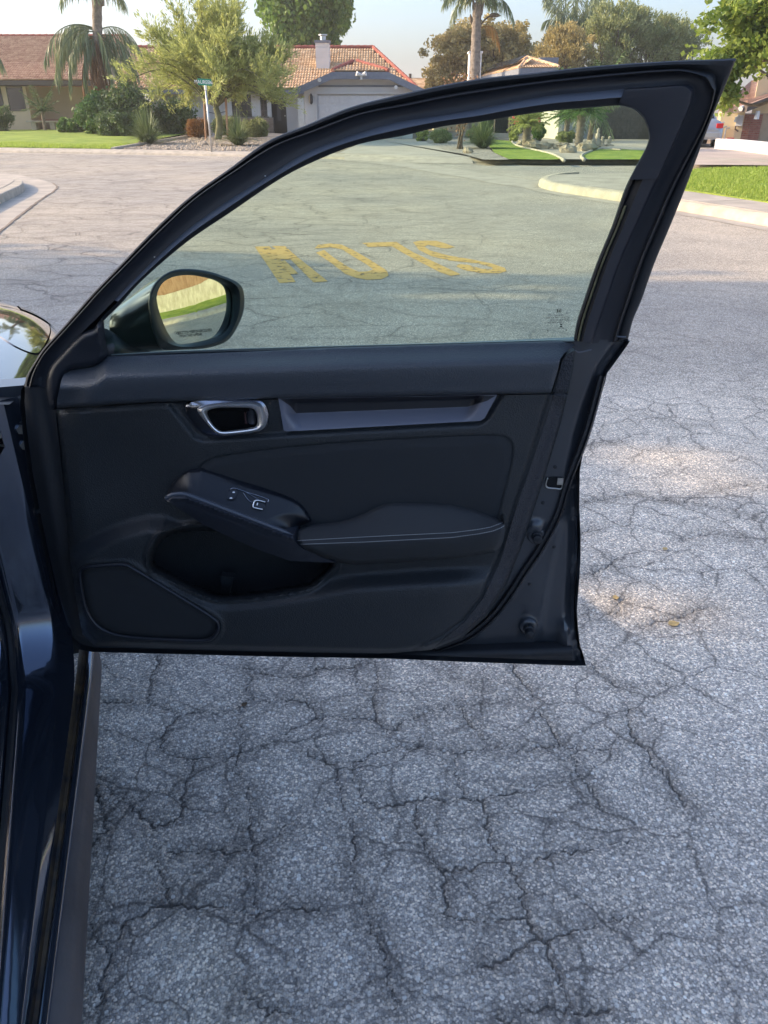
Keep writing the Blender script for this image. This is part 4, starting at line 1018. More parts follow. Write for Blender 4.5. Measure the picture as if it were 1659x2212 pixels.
# brick pillar: wall end face, front faces
pw = .27; pb = e0+ux*Lw; zP = onE(1612, 245)[2]
q = MB(); q.obox(pb+np.array([0,0,0])+vy*.03, ux*pw, vy*.5, (0, 0, zP-.15)); q.build("pillar_core", M['mortar'], HE)
brick_face(HE, pb+vy*.03+np.array([0, 0, .01]), ux, pw, zP-.15, M['brick'])
px2 = pb+ux*pw; fxd = np.array([math.cos(R(8)), math.sin(R(8)), 0])
q = MB(); q.obox(px2+vy*.03, fxd*.5, vy*.5, (0, 0, zP-.15)); q.build("pillar_return", M['mortar'], HE)
brick_face(HE, px2+vy*.03+np.array([0, 0, .01])-vy*.0, fxd, .5, zP-.15, M['brick'])
gx = px2+fxd*.5+vy*.3; q = MB(); q.obox(gx, fxd*4.8, vy*.06, (0, 0, zP-.15)); gdE = q.build("garage_door", M['door_tan'], HE)
for r_ in range(4):
    for c_ in range(4): q = MB(); q.obox(gx+fxd*(1.2*c_+.06)-vy*.02+np.array([0,0,.05+r_*.52]), fxd*1.08, vy*.02, (0,0,.42)); q.build("door_panel", M['door_tan'], gdE)
q = MB(); q.obox(px2+vy*.25+np.array([0,0,zP-.15]), fxd*6, vy*.3, (0, 0, 1.5)); q.build("gable_wall", M['stucco_gold'], HE)
# roof
r0 = onE(1576, 231); r1 = onE(1611, 227.5); 
def atd(x, y, p): 
    d_ = ray(x, y); return CP + d_*(p/d_[1])
E1 = atd(1585, 230, e0[1]-.6); E2 = atd(1614, 227, e0[1]-1.6); E3 = atd(1663, 208, e0[1]-1.2); T3 = atd(1720, 160, e0[1]+5); T2 = atd(1623, 174, e0[1]+6.5); T1 = atd(1577, 217, e0[1]+3.5); 
E4 = atd(1760, 175, e0[1]-1); T4 = atd(1800, 150, e0[1]+5)
b = MB(); Vt = [E1, E2, E3, E4, T4, T3, T2, T1]; b.add(Vt, [(0,1,7), (1,6,7), (1,2,6), (2,5,6), (2,3,4,5)])
b.add([v-np.array([0,0,.14]) for v in Vt], [(0,7,1), (1,7,6), (1,6,2), (2,6,5), (2,5,4,3)])
b.build("roof", M['shingle'], HE)
# shingle courses: thin butt edges following the slope
for k in range(1, 22):
    t_ = k/22; a_ = E1+(T1-E1)*t_; b2 = E2+(T2-E2)*t_; c2 = E3+(T3-E3)*t_; q = MB()
    o3 = np.array([0, 0, .02]); q.tube([a_+o3, b2+o3, c2+o3], .018, 4); q.build("shingle_course", M['shingle'], HE)
q = MB(); 
for a_, b2 in ((E1, E2), (E2, E3), (E3, E4)): q.prism([a_, b2, b2-np.array([0,0,.24]), a_-np.array([0,0,.24])], (0, -.06, 0))
q.build("fascia", M['fascia_brown'], HE)
# soffit
q = MB(); q.add([E1-np.array([0,0,.16]), E2-np.array([0,0,.16]), E2+vy*3-np.array([0,0,.16]), E1+vy*3-np.array([0,0,.16])], [(0,3,2,1)]); q.build("soffit", M['fascia_brown'], HE)
lp = atd(1606, 230, e0[1]-1.3); q = MB(); q.tube([lp, lp+np.array([.12,-.15,-.1])], [.05, .1], 8); q.tube([lp, lp+np.array([-.15,-.12,-.08])], [.05, .1], 8); q.build("floodlight", M['white_trim'], HE)
lp = onE(1631, 257)-vy*.9; q = MB(); q.tube([lp, lp+np.array([0,0,.3])], [.10, .08], 8); q.build("wall_lantern", M['white_trim'], HE)
m0 = onE(1588, 272)-vy*.12; m1 = onE(1602, 249); q = MB(); q.obox(m0, ux*.26, vy*.11, (0, 0, m1[2]-m0[2])); mb = q.build("meter_box", M['white_trim'], HE)
for dx, dz in ((-.02, .30), (.06, .38), (-.04, .20)): c_ = m0+ux*dx+np.array([0,0,dz]); q = MB(); q.tube([c_-vy*.16, c_], .06, 10); q.build("meter_dial", M['alu'], mb)
q = MB(); q.tube([m0+ux*.02, m0+ux*.02+np.array([0,0,-.12]), m0+ux*.16+np.array([0,0,-.2])], .03, 6); q.build("gas_pipe", M['fascia_brown'], mb)
for x, zt_ in ((1549, .75), (1556, .6), (1563, .55)):
    c_ = onE(x, 305)-vy*.15; c_[2] = .15; q = MB(); q.tube([c_, c_+np.array([0,0,zt_]), c_+ux*.15+np.array([0,0,zt_+.05])], .035, 6); q.build("standpipe", M['alu'], HE)
rb = onE(1568, 312)-vy*.35; rb[2] = .15
rbx = thing("storage_crate", rb, "bright red plastic crate on the ground against the golden wall", "crate"); q = MB(); q.obox(rb, ux*.27, vy*.25, (0,0,.19)); q.build("bin", M['red_plastic'], rbx, bevel=.02)
q = MB(); q.obox(rb-ux*.01-vy*.01+np.array([0,0,.19]), ux*.29, vy*.27, (0,0,.03)); q.build("rim", M['red_plastic'], rbx, bevel=.01)
# low white wall
lw = [G(1542, 322.5, .15), G(1582.5, 324.5, .15), G(1659, 334.5, .15), G(1760, 349, .15)]
lwt = thing("low_white_wall", lw[0], "low white wall along the driveway in front of the golden house", "wall")
for i in range(3):
    a_, b2 = lw[i].copy(), lw[i+1].copy(); a_[2] = b2[2] = .14; d_ = b2-a_; n_ = np.array([-d_[1], d_[0], 0]); n_ /= np.linalg.norm(n_)
    q = MB(); q.obox(a_, d_, n_*.25, (0, 0, .36 if i else .36)); q.build("wall_section", M['white_trim'], lwt)
# ---- parked silver car, seen from behind at the right house
def silver_car():
    c = G(1500, 319, .16); T = thing("parked_car", c, "silver sedan parked by the golden house, only its tail showing past the door frame", "car")
    fw = np.array([math.cos(R(78)), math.sin(R(78)), 0]); 
    if fw[1] < 0: fw = -fw
    rt = np.array([fw[1], -fw[0], 0]); o = c - rt*.85 + np.array([0, 0, 0])
    def Pt(s, r_, z): return o + fw*s + rt*r_ + np.array([0, 0, z])
    st = [(0, .28, .62, .80), (.04, .26, .80, .86), (.25, .22, .95, .88), (.9, .2, .98, .9), (2.2, .2, .97, .9), (3.6, .2, .88, .88), (4.3, .22, .76, .80), (4.5, .3, .6, .66)]
    rows = []
    for s, z0, z1, hw in st:
        rw = []
        for k in range(17):
            th = math.pi*k/16; cx = math.cos(th); sx_ = math.sin(th); x = math.copysign(abs(cx)**.35, cx)*hw; z = z0+(z1-z0)*sx_**.35; rw.append(Pt(s, .9+x, z))
        rows.append(rw)
    b = MB(); b.grid(rows); b.add(rows[0], [tuple(range(17))]); b.add(rows[-1], [tuple(range(16, -1, -1))]); b.build("body", M['silver_paint'], T, True)
    rows = []
    for s, z1, hw in ((.75, .94, .72), (1.25, 1.36, .56), (2.4, 1.42, .56), (3.3, .92, .74)):
        rows.append([Pt(s, .9+hw*1.08, .90), Pt(s, .9+hw*.95, z1-.03), Pt(s, .9+hw*.7, z1), Pt(s, .9, z1+.02), Pt(s, .9-hw*.7, z1), Pt(s, .9-hw*.95, z1-.03), Pt(s, .9-hw*1.08, .90)])
    b = MB(); b.grid(rows); b.build("cabin", M['silver_paint'], T, True)
    b = MB(); b.add([Pt(.72, .3, .97), Pt(.72, 1.5, .97), Pt(1.18, 1.38, 1.33), Pt(1.18, .42, 1.33)], [(0,1,2,3)]); b.build("rear_window", M['window'], T)
    for r_ in (.08, 1.5): b = MB(); b.obox(Pt(-.01, r_, .66), rt*.24, fw*.12, (0, 0, .16)); b.build("tail_light", M['red_plastic'], T, bevel=.02)
    b = MB(); b.obox(Pt(-.015, .72, .66), rt*.36, fw*.03, (0, 0, .14)); b.build("number_plate", M['white_trim'], T)
    b = MB(); b.obox(Pt(-.05, .1, .32), rt*1.6, fw*.1, (0, 0, .22)); b.build("bumper", M['silver_paint'], T, bevel=.04)
    for s in (.95, 3.6):
        for r_ in (.02, 1.58):
            b = MB(); b.tube([Pt(s, r_, .31), Pt(s, r_+.2, .31)], .31, 20); w_ = b.build("wheel", M['tyre'], T); b = MB(); b.tube([Pt(s, r_-.01, .31), Pt(s, r_+.21, .31)], .19, 14); b.build("rim", M['alu'], w_)
silver_car()

# ============================================================ PLANTS
def leaf_quads(P, size, asp=.5, dirs=None, spread=1.0, rg=RNG):
    """rhombic leaf faces at points P; dirs = preferred long axis"""
    n = len(P); d = rg.normal(0, 1, (n, 3)); d /= np.linalg.norm(d, axis=1)[:, None]
    if dirs is not None: d = dirs + d*spread; d /= np.linalg.norm(d, axis=1)[:, None]
    r_ = rg.normal(0, 1, (n, 3)); s_ = np.cross(d, r_); s_ /= np.linalg.norm(s_, axis=1)[:, None]+1e-9
    L = (size*(.6+.8*rg.random(n)))[:, None]; W = L*asp*.5
    V = np.stack([P-d*L*.5, P+s_*W, P+d*L*.5, P-s_*W], 1); return V.reshape(-1, 3), np.arange(4*n).reshape(-1, 4), n
def crown_points(c, rad, nclump, per, cr, shell=.55, rg=RNG, flat=.75):
    c = np.array(c, float); rad = np.array(rad, float)
    u = rg.normal(0, 1, (nclump, 3)); u /= np.linalg.norm(u, axis=1)[:, None]
    rr = (shell + (1-shell)*rg.random(nclump))[:, None] * (1+.12*rg.normal(0, 1, (nclump, 1)))
    cc = c + u*rr*rad; P = []; tint = []
    for k in cc:
        s_ = cr*(.6+.8*rg.random()); q = rg.normal(0, 1, (per, 3)); q /= np.linalg.norm(q, axis=1)[:, None]+1e-9; q *= (rg.random((per, 1))**.45)*s_*np.array([1, 1, flat])
        P.append(k+q); tint.append(np.clip(rg.normal(.5, .22)+rg.normal(0, .22, per), 0, 1))
    return np.concatenate(P), np.concatenate(tint), cc
GAPS = [(*G(1440, 985)[:2], .42, .17), (*G(1540, 1045)[:2], .5, .13), (*G(1330, 1300)[:2], .36, .14), (*G(1000, 640)[:2], .9, .14), (*G(1150, 620)[:2], .5, .10), (*G(1560, 600)[:2], 1.2, .2)]
def tree(name, base, c, rad, label, m_leaf, m_bark, nclump=90, per=90, cr=.6, leaf=.12, asp=.55, trunk_r=.18, cat='tree', group=None, limbs=10, dirs=None, spread=1, shell=.55, seed=1, flat=.75, trunk_path=None, extra=None):
    rg = np.random.default_rng(seed); T = thing(name, base, label, cat, group)
    P, tn, cc = crown_points(c, rad, nclump, per, cr, shell, rg, flat)
    if extra is not None:
        for (c2, r2, n2) in extra:
            P2, t2, cc2 = crown_points(c2, r2, n2, per, cr, shell, rg, flat); P = np.vstack([P, P2]); tn = np.concatenate([tn, t2]); cc = np.vstack([cc, cc2])
    if name == 'shade_tree':   # leaves cut out along the sun's path to place light patches on the road
        sdv = np.array(sd); g_ = P - sdv*(P[:, 2:3]/sdv[2]); keep = np.ones(len(P), bool)
        for (gx_, gy_, ra, rb) in GAPS:
            q_ = ((g_[:, 0]-gx_)/ra)**2 + ((g_[:, 1]-gy_)/rb)**2; keep &= q_ > (1+.5*rg.random(len(P)))
        P = P[keep]; tn = tn[keep]
    dd = None
    if dirs == 'out': dd = P-(np.array(c)-np.array([0, 0, rad[2]*1.1])); dd /= np.linalg.norm(dd, axis=1)[:, None]
    elif dirs == 'down': dd = np.tile([0, 0, -1.], (len(P), 1))
    V, F, n = leaf_quads(P, leaf, asp, dd, spread, rg)
    mkmesh("crown", V, F, m_leaf, T, attrs={"tint": np.repeat(tn, 4)})
    base = np.array(base, float); b = MB(); c = np.array(c, float)
    path = trunk_path or [base, base*.65+c*.35*np.array([1, 1, 1]) - np.array([0, 0, .0]), c-np.array([0, 0, rad[2]*.35])]
    path = catmull(path, 5); b.tube(path, list(np.linspace(trunk_r, trunk_r*.45, len(path))), 9); b.build("trunk", m_bark, T, True)
    b = MB(); idx = rg.choice(len(cc), min(limbs, len(cc)), False)
    for i in idx:
        s_ = path[int(len(path)*(.45+.5*rg.random()))-1]; e = cc[i]; mid = (s_+e)/2 + rg.normal(0, .12*np.linalg.norm(e-s_), 3)
        pp = catmull([s_, mid, e], 4); b.tube(pp, list(np.linspace(trunk_r*.38, .012, len(pp))), 5, cap=False)
    if limbs: b.build("limb", m_bark, T, True)
    return T
def bush(name, base, rad, label, m_leaf, n=3500, leaf=.07, cat='shrub', seed=1, asp=.5, group=None, dirs=None, spread=1):
    rg = np.random.default_rng(seed); base = np.array(base, float); T = thing(name, base, label, cat, group)
    c = base+np.array([0, 0, rad[2]*.9]); k = max(12, n//90)
    P, tn, cc = crown_points(c, np.array(rad)*.82, k, n//k, min(rad)*.42, .55, rg, .9); keep = P[:, 2] > base[2]-.02; P = P[keep]; tn = tn[keep]
    dd = None
    if dirs == 'out': dd = P-base; dd /= np.linalg.norm(dd, axis=1)[:, None]
    V, F, _ = leaf_quads(P, leaf, asp, dd, spread, rg); mkmesh("foliage", V, F, m_leaf, T, attrs={"tint": np.repeat(tn, 4)})
    b = MB()
    for i in range(min(10, len(cc))): b.tube([base+rg.normal(0, .05, 3)*[1, 1, 0], (base+cc[i])/2+rg.normal(0, .05, 3), cc[i]], [.03, .02, .008], 5, cap=False)
    b.build("stems", M['bark'], T); return T
def frond_mesh(o, az, L, rise, droop, nl, ll, hang, rg, wid=.03, twist=0):
    """feather palm frond: arching rib with hanging leaflets"""
    d = np.array([math.cos(az), math.sin(az), 0]); pts = []
    for i in range(15):
        t = i/14; pts.append(o + d*L*(t*.95-.25*droop*t**3) + np.array([0, 0, 1])*(rise*L*t - droop*L*t*t*1.05))
    b = MB(); b.tube(pts, list(np.linspace(.035, .006, 15)), 5, cap=False); V = list(b.V); F = [list(f) for f in b.F]; tint = [.3]*len(V)
    s_ = np.cross(d, [0, 0, 1]); pts = np.array(pts)
    for i in range(nl):
        t = .12+.87*i/nl; k = t*14; j = min(13, int(k)); p = pts[j]+(pts[j+1]-pts[j])*(k-j); tg = pts[j+1]-pts[j]; tg /= np.linalg.norm(tg)
        for sg in (-1, 1):
            l_ = ll*(.5+.9*math.sin(math.pi*min(1, t*.9+.08)))*(.85+.3*rg.random())
            q = s_*sg*(1-hang) + tg*.45 + np.array([0, 0, -1])*hang*1.2 + rg.normal(0, .13, 3); q /= np.linalg.norm(q)
            mid = p+q*l_*.5; q2 = q+np.array([0, 0, -.7]); q2 /= np.linalg.norm(q2); tip = mid+q2*l_*.5
            w_ = np.cross(q, rg.normal(0, 1, 3)); w_ /= np.linalg.norm(w_); w_ *= wid*.5; n0 = len(V)
            V += [p-w_*.5, p+w_*.5, mid+w_, mid-w_, tip]; F += [[n0, n0+1, n0+2, n0+3], [n0+3, n0+2, n0+4]]; tint += [float(np.clip(rg.normal(.5, .25), 0, 1))]*5
    return V, F, tint
def palm(base, top, label, nf=18, L=3.2, ll=.75, r0=.2, r1=.15, seed=1, hang=.55, dead=0, group=None, cat='palm tree', spread=(.9, -.2), wid=.035, nl=34, m_trunk=None, gold=0, husk_skirt=False):
    rg = np.random.default_rng(seed); base = np.array(base, float); top = np.array(top, float); T = thing("palm_tree", base, label, cat, group)
    H = np.linalg.norm(top-base); b = MB(); path = [base+(top-base)*t + np.array([.05*math.sin(t*5), 0, 0])*H*.1 for t in np.linspace(0, 1, 26)]
    b.tube(path, [r0+(r1-r0)*t+.012*((i % 2)*2-1)+(.10 if t < .04 else 0) for i, t in enumerate(np.linspace(0, 1, 26))], 10); b.build("trunk", m_trunk or M['palm_bark'], T, True)
    for i in range(nf):
        az = i*2.399+rg.normal(0, .15); e = i/nf; rise = spread[0]+(spread[1]-spread[0])*e+rg.normal(0, .06)
        V, F, tn = frond_mesh(top, az, L*(.85+.3*rg.random()), rise+.25, .55+.35*e, nl, ll, hang, rg, wid)
        mkmesh("frond", V, F, M['leaf_palm'] if not (i < gold) else M['husk_gold'], T, attrs={"tint": tn})
    for i in range(dead):
        az = rg.random()*6.28; V, F, tn = frond_mesh(top-np.array([0, 0, .25]), az, L*.55*(.7+.6*rg.random()), -.9-.8*rg.random(), .25, 24, ll*.6, .85, rg, wid)
        mkmesh("dead_frond", V, F, M['husk'], T, attrs={"tint": tn})
    b = MB()
    for i in range(14):   # leaf bases round the growing point
        a_ = i*2.4; p = top+np.array([math.cos(a_), math.sin(a_), 0])*r1*.8+np.array([0, 0, -.5]); b.tube([p, p+np.array([math.cos(a_)*.12, math.sin(a_)*.12, .7])], [.06, .03], 5)
    b.build("leaf_bases", M['palm_bark'], T); return T
def cycad(base, h, L, label, seed=1, nf=34, r0=.2, group=None, m_leaf=None):
    rg = np.random.default_rng(seed); base = np.array(base, float); T = thing("cycad", base, label, "cycad palm", group); top = base+np.array([0, 0, h])
    b = MB(); rr = []
    for i in range(18): rr.append(r0*(1+.14*((i % 2)*2-1)))
    b.tube([base+(top-base)*t for t in np.linspace(0, 1, 18)], rr, 10); b.build("trunk", M['palm_bark'], T, True)
    for i in range(nf):
        az = i*2.399; e = i/nf; V, F, tn = frond_mesh(top, az, L*(.85+.3*rg.random()), 1.5-1.55*e, .12+.20*e, 26, L*.22, .05, rg, .022)
        mkmesh("frond", V, F, m_leaf or M['leaf_bush'], T, attrs={"tint": tn})
    return T
def grass_tuft(base, r_, h, label, n=420, seed=1, m=None, name="grass_clump", wid=.014, cat="ornamental grass", group=None):
    rg = np.random.default_rng(seed); base = np.array(base, float); T = thing(name, base, label, cat, group); V = []; F = []; tn = []
    for i in range(n):
        az = rg.random()*6.28; el = rg.random()**.6; L = h*(.7+.5*rg.random()); d = np.array([math.cos(az), math.sin(az), 0]); o = base+d*.12*rg.random(); s_ = np.cross(d, [0, 0, 1])*wid
        pts = [o + d*r_*el*t**1.3 + np.array([0, 0, 1])*(L*t*(1.15-.55*el) - L*.45*el*t*t*1.2) for t in (0, .35, .7, 1)]
        k = len(V)
        for j, p in enumerate(pts[:3]): V += [p-s_*(1-j*.2), p+s_*(1-j*.2)]
        V.append(pts[3]); F += [[k, k+1, k+3, k+2], [k+2, k+3, k+5, k+4], [k+4, k+5, k+6]]; tn += [float(rg.random())]*7
    mkmesh("blades", V, F, m or M['grass_blade'], T, attrs={"tint": tn}); return T
def rock(c, r_, label, seed=1, group=None):
    rg = np.random.default_rng(seed); b = MB(); rows = []; off = rg.normal(0, .16, (7, 12))
    for i in range(7):
        ph = math.pi*i/6; rows.append([np.array(c)+np.array([r_[0]*math.sin(ph)*math.cos(a_), r_[1]*math.sin(ph)*math.sin(a_), r_[2]*math.cos(ph)])*(1+off[i][k]*(0 < i < 6)) for k, a_ in enumerate(np.linspace(0, 6.283, 13)[:-1])])
    b.grid(rows, True); o = b.build("boulder", M['rock'], loc=(c[0], c[1], c[2])); o.data.flip_normals() if False else None
    tag(o, label, "rock", group); return o
def gp_(x, y, z=.15): return G(x, y, z)
def atY(x, y, Y): return YP(x, y, Y)

# palm of the left yard: drooping fronds over a skirt of brown ones
Yp = 45.5
pb = np.array([YP(208, 270, Yp)[0], Yp, .3]); pt = YP(211, -14, Yp)
P_ = palm(pb, pt, "tall drooping palm with brown dead fronds in front of the tan house", nf=13, L=2.8, ll=.75, r0=.26, r1=.24, seed=3, hang=.60, dead=0, spread=(1.5, .35), nl=44, wid=.045, gold=0)
rg = np.random.default_rng(5)
low = YP(206, 62, Yp)
for i, (az, L_, rise, dr, mm, hang, ll) in enumerate([(3.3, 3.7, .40, .80, 'leaf_palm', .8, .9), (2.9, 3.9, .42, .95, 'leaf_palm', .8, .9), (3.6, 3.2, .25, 1.0, 'leaf_palm', .85, .9), (3.0, 3.3, .55, .9, 'leaf_palm', .8, .9), (3.45, 2.6, .5, .9, 'leaf_palm', .85, .9), (.1, 3.0, .55, .9, 'leaf_palm', .8, .9), (4.0, 2.8, .3, 1.1, 'leaf_palm', .85, .9), (5.3, 2.4, .2, 1.2, 'leaf_palm', .9, .9), (4.8, 1.2, -.9, 1.3, 'husk', .95, .9), (5.0, 1.0, -1.5, 1.2, 'husk', .95, .8), (3.9, 1.1, -1.3, 1.2, 'husk', .95, .8), (3.1, 2.7, .1, 1.0, 'leaf_palm', .85, .8), (-.2, 2.8, .35, .95, 'leaf_palm', .85, .9), (.25, 2.5, .2, 1.1, 'leaf_palm', .85, .9), (-.55, 2.2, .1, 1.3, 'leaf_palm', .9, .9), (-.1, 2.0, -.1, 1.5, 'leaf_palm', .9, .8), (4.3, 2.1, .2, 1.2, 'leaf_palm', .9, .9),
      (2.6, 1.5, .5, .6, 'husk_gold', .7, .6), (3.5, 1.6, -.3, 1.1, 'husk', .9, .9), (4.9, .7, -1.0, 1.6, 'husk', .95, .8), (5.4, .6, -1.6, 1.6, 'husk', .95, .8), (4.0, .7, -1.4, 1.6, 'husk', .95, .8), (4.6, .5, -2.6, 2.2, 'husk', .95, .6), (5.9, .8, -.8, 1.4, 'husk', .95, .7), (3.0, .8, -1.2, 1.5, 'husk_gold', .95, .6), (4.2, 1.1, -1.2, 1.4, 'husk', .95, .8)]):
    V, F, tn = frond_mesh(low+np.array([0, 0, -.1*i*.3]), az, L_, rise, dr, 46, ll, hang, rg, .05); mkmesh("frond" if mm == 'leaf_palm' else "dead_frond", V, F, M[mm], P_, attrs={"tint": tn})
# a second palm's frond at the extreme left
palm(np.array([YP(-105, 270, 44)[0], 44, .3]), YP(-100, 75, 44), "palm mostly outside the left edge, one drooping frond visible", nf=10, L=2.6, ll=1.0, seed=9, hang=.8, nl=36, spread=(.8, .0), wid=.05)

# palo verde: wide airy yellow-green crown on a short forked trunk with stakes
Yv = 38.0; vb = gp_(480, 291, .2); vb = np.array([YP(470, 292, Yv)[0], Yv, .2])
c = YP(462, 98, Yv); sx = (YP(640, 98, Yv)[0]-YP(300, 98, Yv)[0])/2
rg = np.random.default_rng(11)
PV = thing("palo_verde_tree", vb, "wide airy yellow-green tree on a short forked trunk behind the street sign", "tree")
fork = YP(466, 232, Yv); b = MB(); b.tube(catmull([vb, YP(474, 262, Yv), fork], 4), list(np.linspace(.16, .13, 9)), 8); b.build("trunk", M['bark_green'], PV, True)
tw = []; b = MB(); P = []; D = []; tn = []
for i in range(74):
    az = rg.random()*6.28; el = R(3+82*rg.random()**1.0); L_ = (sx*1.2)*(.62+.40*rg.random()) if el < R(50) else (c[2]-fork[2]+1.2)*(.72+.42*rg.random())
    d = np.array([math.cos(az)*math.cos(el), math.sin(az)*math.cos(el), math.sin(el)]); e = fork + d*L_ + np.array([0, 0, -.06*L_*math.cos(el)])
    mid = fork+d*L_*.5+np.array([0, 0, .22*L_*math.cos(el)])+rg.normal(0, .12, 3); pp = catmull([fork, mid, e], 6); b.tube(pp, list(np.linspace(.055, .008, len(pp))), 5, cap=False)
    for k in range(30):
        t = .32+.68*rg.random(); j = int(t*(len(pp)-1)); s_ = pp[j]+rg.normal(0, .08, 3); td = d*.55+rg.normal(0, .42, 3)+np.array([0, 0, .30]); td /= np.linalg.norm(td); l_ = .5+.65*rg.random(); tt = np.clip(rg.normal(.5, .2), 0, 1)
        m_ = 34
        q = s_+td*l_*rg.random((m_, 1))+rg.normal(0, .055, (m_, 3)); P.append(q); D.append(np.tile(td, (m_, 1))); tn.append(np.clip(tt+rg.normal(0, .18, m_), 0, 1))
b.build("limb", M['bark_green'], PV, True)
P = np.vstack(P); D = np.vstack(D); tn = np.concatenate(tn); V, F, _ = leaf_quads(P, .16, .26, D, .35, rg); mkmesh("crown", V, F, M['leaf_verde'], PV, attrs={"tint": np.repeat(tn, 4)})
for x in (446, 493.5):
    s0 = YP(x-2, 292, Yv-.1); s1 = YP(x-6 if x > 460 else x-5, 212, Yv-.1); st_ = thing("tree_stake", (s0[0], s0[1], .18), "wooden stake %s the yellow-green tree's trunk" % ("left of" if x < 460 else "right of"), "stake", "stakes of the young tree"); b = MB(); b.tube([(s0[0], s0[1], .18), s1], .05, 8); b.build("pole", M['fence_new'], st_)
    b = MB(); b.tube([s1*.7+np.array([s0[0], s0[1], .18])*.3, fork-np.array([0, 0, .25])], .012, 4); b.build("tie", M['rubber'], st_)
# tall dark green tree behind the grey house
Yt = 66.0; c = YP(662, 20, Yt); rx = (YP(757, 20, Yt)[0]-YP(572, 20, Yt)[0])/2
tree("broadleaf_tree", (c[0], Yt, .1), c+np.array([0, 0, 1.2]), (rx*.92, rx*.9, rx*1.25), "big dense dark green tree towering behind the grey house", M['leaf_tall'], M['bark'], nclump=330, per=150, cr=.85, leaf=.30, asp=.75, trunk_r=.5, shell=.72, seed=4, dirs='down', spread=.9, flat=1.2)
# tan-green tree behind the solar house
Yt = 68.0; c = YP(1046, 118, Yt)
tree("broadleaf_tree", (c[0], Yt, .1), c, (4.1, 3.4, 2.3), "tan and olive leaved tree behind the white chimney of the solar house", M['leaf_brown'], M['bark'], nclump=190, per=100, cr=.62, leaf=.24, asp=.6, trunk_r=.3, shell=.4, seed=6, limbs=30, extra=[(YP(960, 165, Yt), (1.5, 1.5, 1.2), 45), (YP(1105, 82, Yt), (1.1, 1.4, .9), 25), (YP(985, 95, Yt), (1.2, 1.4, 1.0), 25)])
# tall mid palm
Ym = 44.0; tb = YP(1018, 300, Ym); tb[2] = .15; tt = YP(1033, 6, Ym)
palm(tb, tt, "tall slender palm in front of the white chimney, crown cut by the picture's top", nf=15, L=2.5, ll=.62, r0=.30, r1=.22, seed=8, hang=.6, dead=0, spread=(1.6, .25), nl=40, wid=.05)
mp_ = [o for o in C.objects if o.name.startswith("palm_tree")][-1]
rg = np.random.default_rng(15); V, F, tn = frond_mesh(YP(1038, 62, Ym), .1, 1.5, .6, 1.1, 30, .5, .9, rg, .04); mkmesh("dead_frond", V, F, M['husk_gold'], mp_, attrs={"tint": tn})
b = MB(); b.tube(catmull([YP(1034, 62, Ym), YP(1045, 45, Ym), YP(1062, 33, Ym), YP(1082, 34, Ym)], 4), [.03]*4+[.04]*4+[.10]*3+[.05, .01], 6); b.tube(catmull([YP(1026, 62, Ym), YP(1019, 50, Ym), YP(1016, 30, Ym)], 4), [.05]*5+[.08, .07, .05, .01], 6); b.build("seed_pod", M['husk_gold'] if False else M['bark'], mp_, True)
# palm at the back right and two tiny far ones
Yq = 66.0; c = YP(1237, 45, Yq)
palm((c[0], Yq, .1), YP(1237, 78, Yq), "bushy palm rising between the solar house and the olive trees", nf=30, L=2.9, ll=.75, r0=.3, r1=.3, seed=21, hang=.65, spread=(1.8, .1), nl=40, wid=.07)
for x, y, k in ((1141, 106, 1), (1155, 112, 2)):
    palm((YP(x, y, 120)[0], 120, .1), YP(x, y, 120), "tiny distant palm above the solar house roof, %s of two" % ("left" if k == 1 else "right"), nf=16, L=1.6, ll=.7, seed=30+k, hang=.3, spread=(.8, -.6), nl=18, wid=.10, r0=.25, r1=.2, group="tiny distant palms")
# the olive trees along the horizon
for i, (x, y, rx, rz, lab, mm) in enumerate([(1215, 118, 2.2, 1.5, "tan-green tree under the bushy palm", 'leaf_brown'), (1310, 108, 2.3, 2.6, "light olive tree right of the bushy palm", 'leaf_olive'), (1345, 80, 1.8, 1.6, "upright feathery olive tree, tallest of the row", 'leaf_olive'), (1400, 112, 2.8, 2.0, "broad grey-green tree behind the door frame's top", 'leaf_olive'), (1465, 105, 2.1, 1.7, "grey-green tree with thin upright twigs at the right end of the row", 'leaf_olive')]):
    Yt = 60.0+i*1.2; c = YP(x, y, Yt)
    tree("olive_tree", (c[0], Yt, .1), c, (rx, rx, rz), lab, M[mm], M['bark'], nclump=80, per=100, cr=.55, leaf=.20, asp=.4, trunk_r=.22, seed=40+i, dirs='out', spread=.7, shell=.35, limbs=24, extra=[(c+np.array([RNG.normal(0, rx*.5), 0, rz*.7]), (rx*.6, rx*.5, rz*.5), 30)])
# near tree at the right, trunk outside the frame
Yn = 24.0; c = YP(1680, 70, Yn); tb = np.array([YP(1775, 300, Yn)[0], Yn, .17])
tree("street_tree", tb, c+np.array([.35, 0, .5]), (2.2, 2.0, 1.7), "bright green leafy tree overhanging the right edge", M['leaf_near'], M['bark'], nclump=120, per=75, cr=.42, leaf=.15, asp=.72, trunk_r=.22, seed=51, shell=.35, limbs=26,
     extra=[(YP(1560, 150, Yn), (.75, .8, .45), 16), (YP(1568, 196, Yn), (.28, .5, .35), 7), (YP(1615, 105, Yn), (.7, .8, .55), 22), (YP(1540, 138, Yn), (.45, .5, .22), 8), (YP(1630, 30, Yn), (.8, .8, .8), 24)])
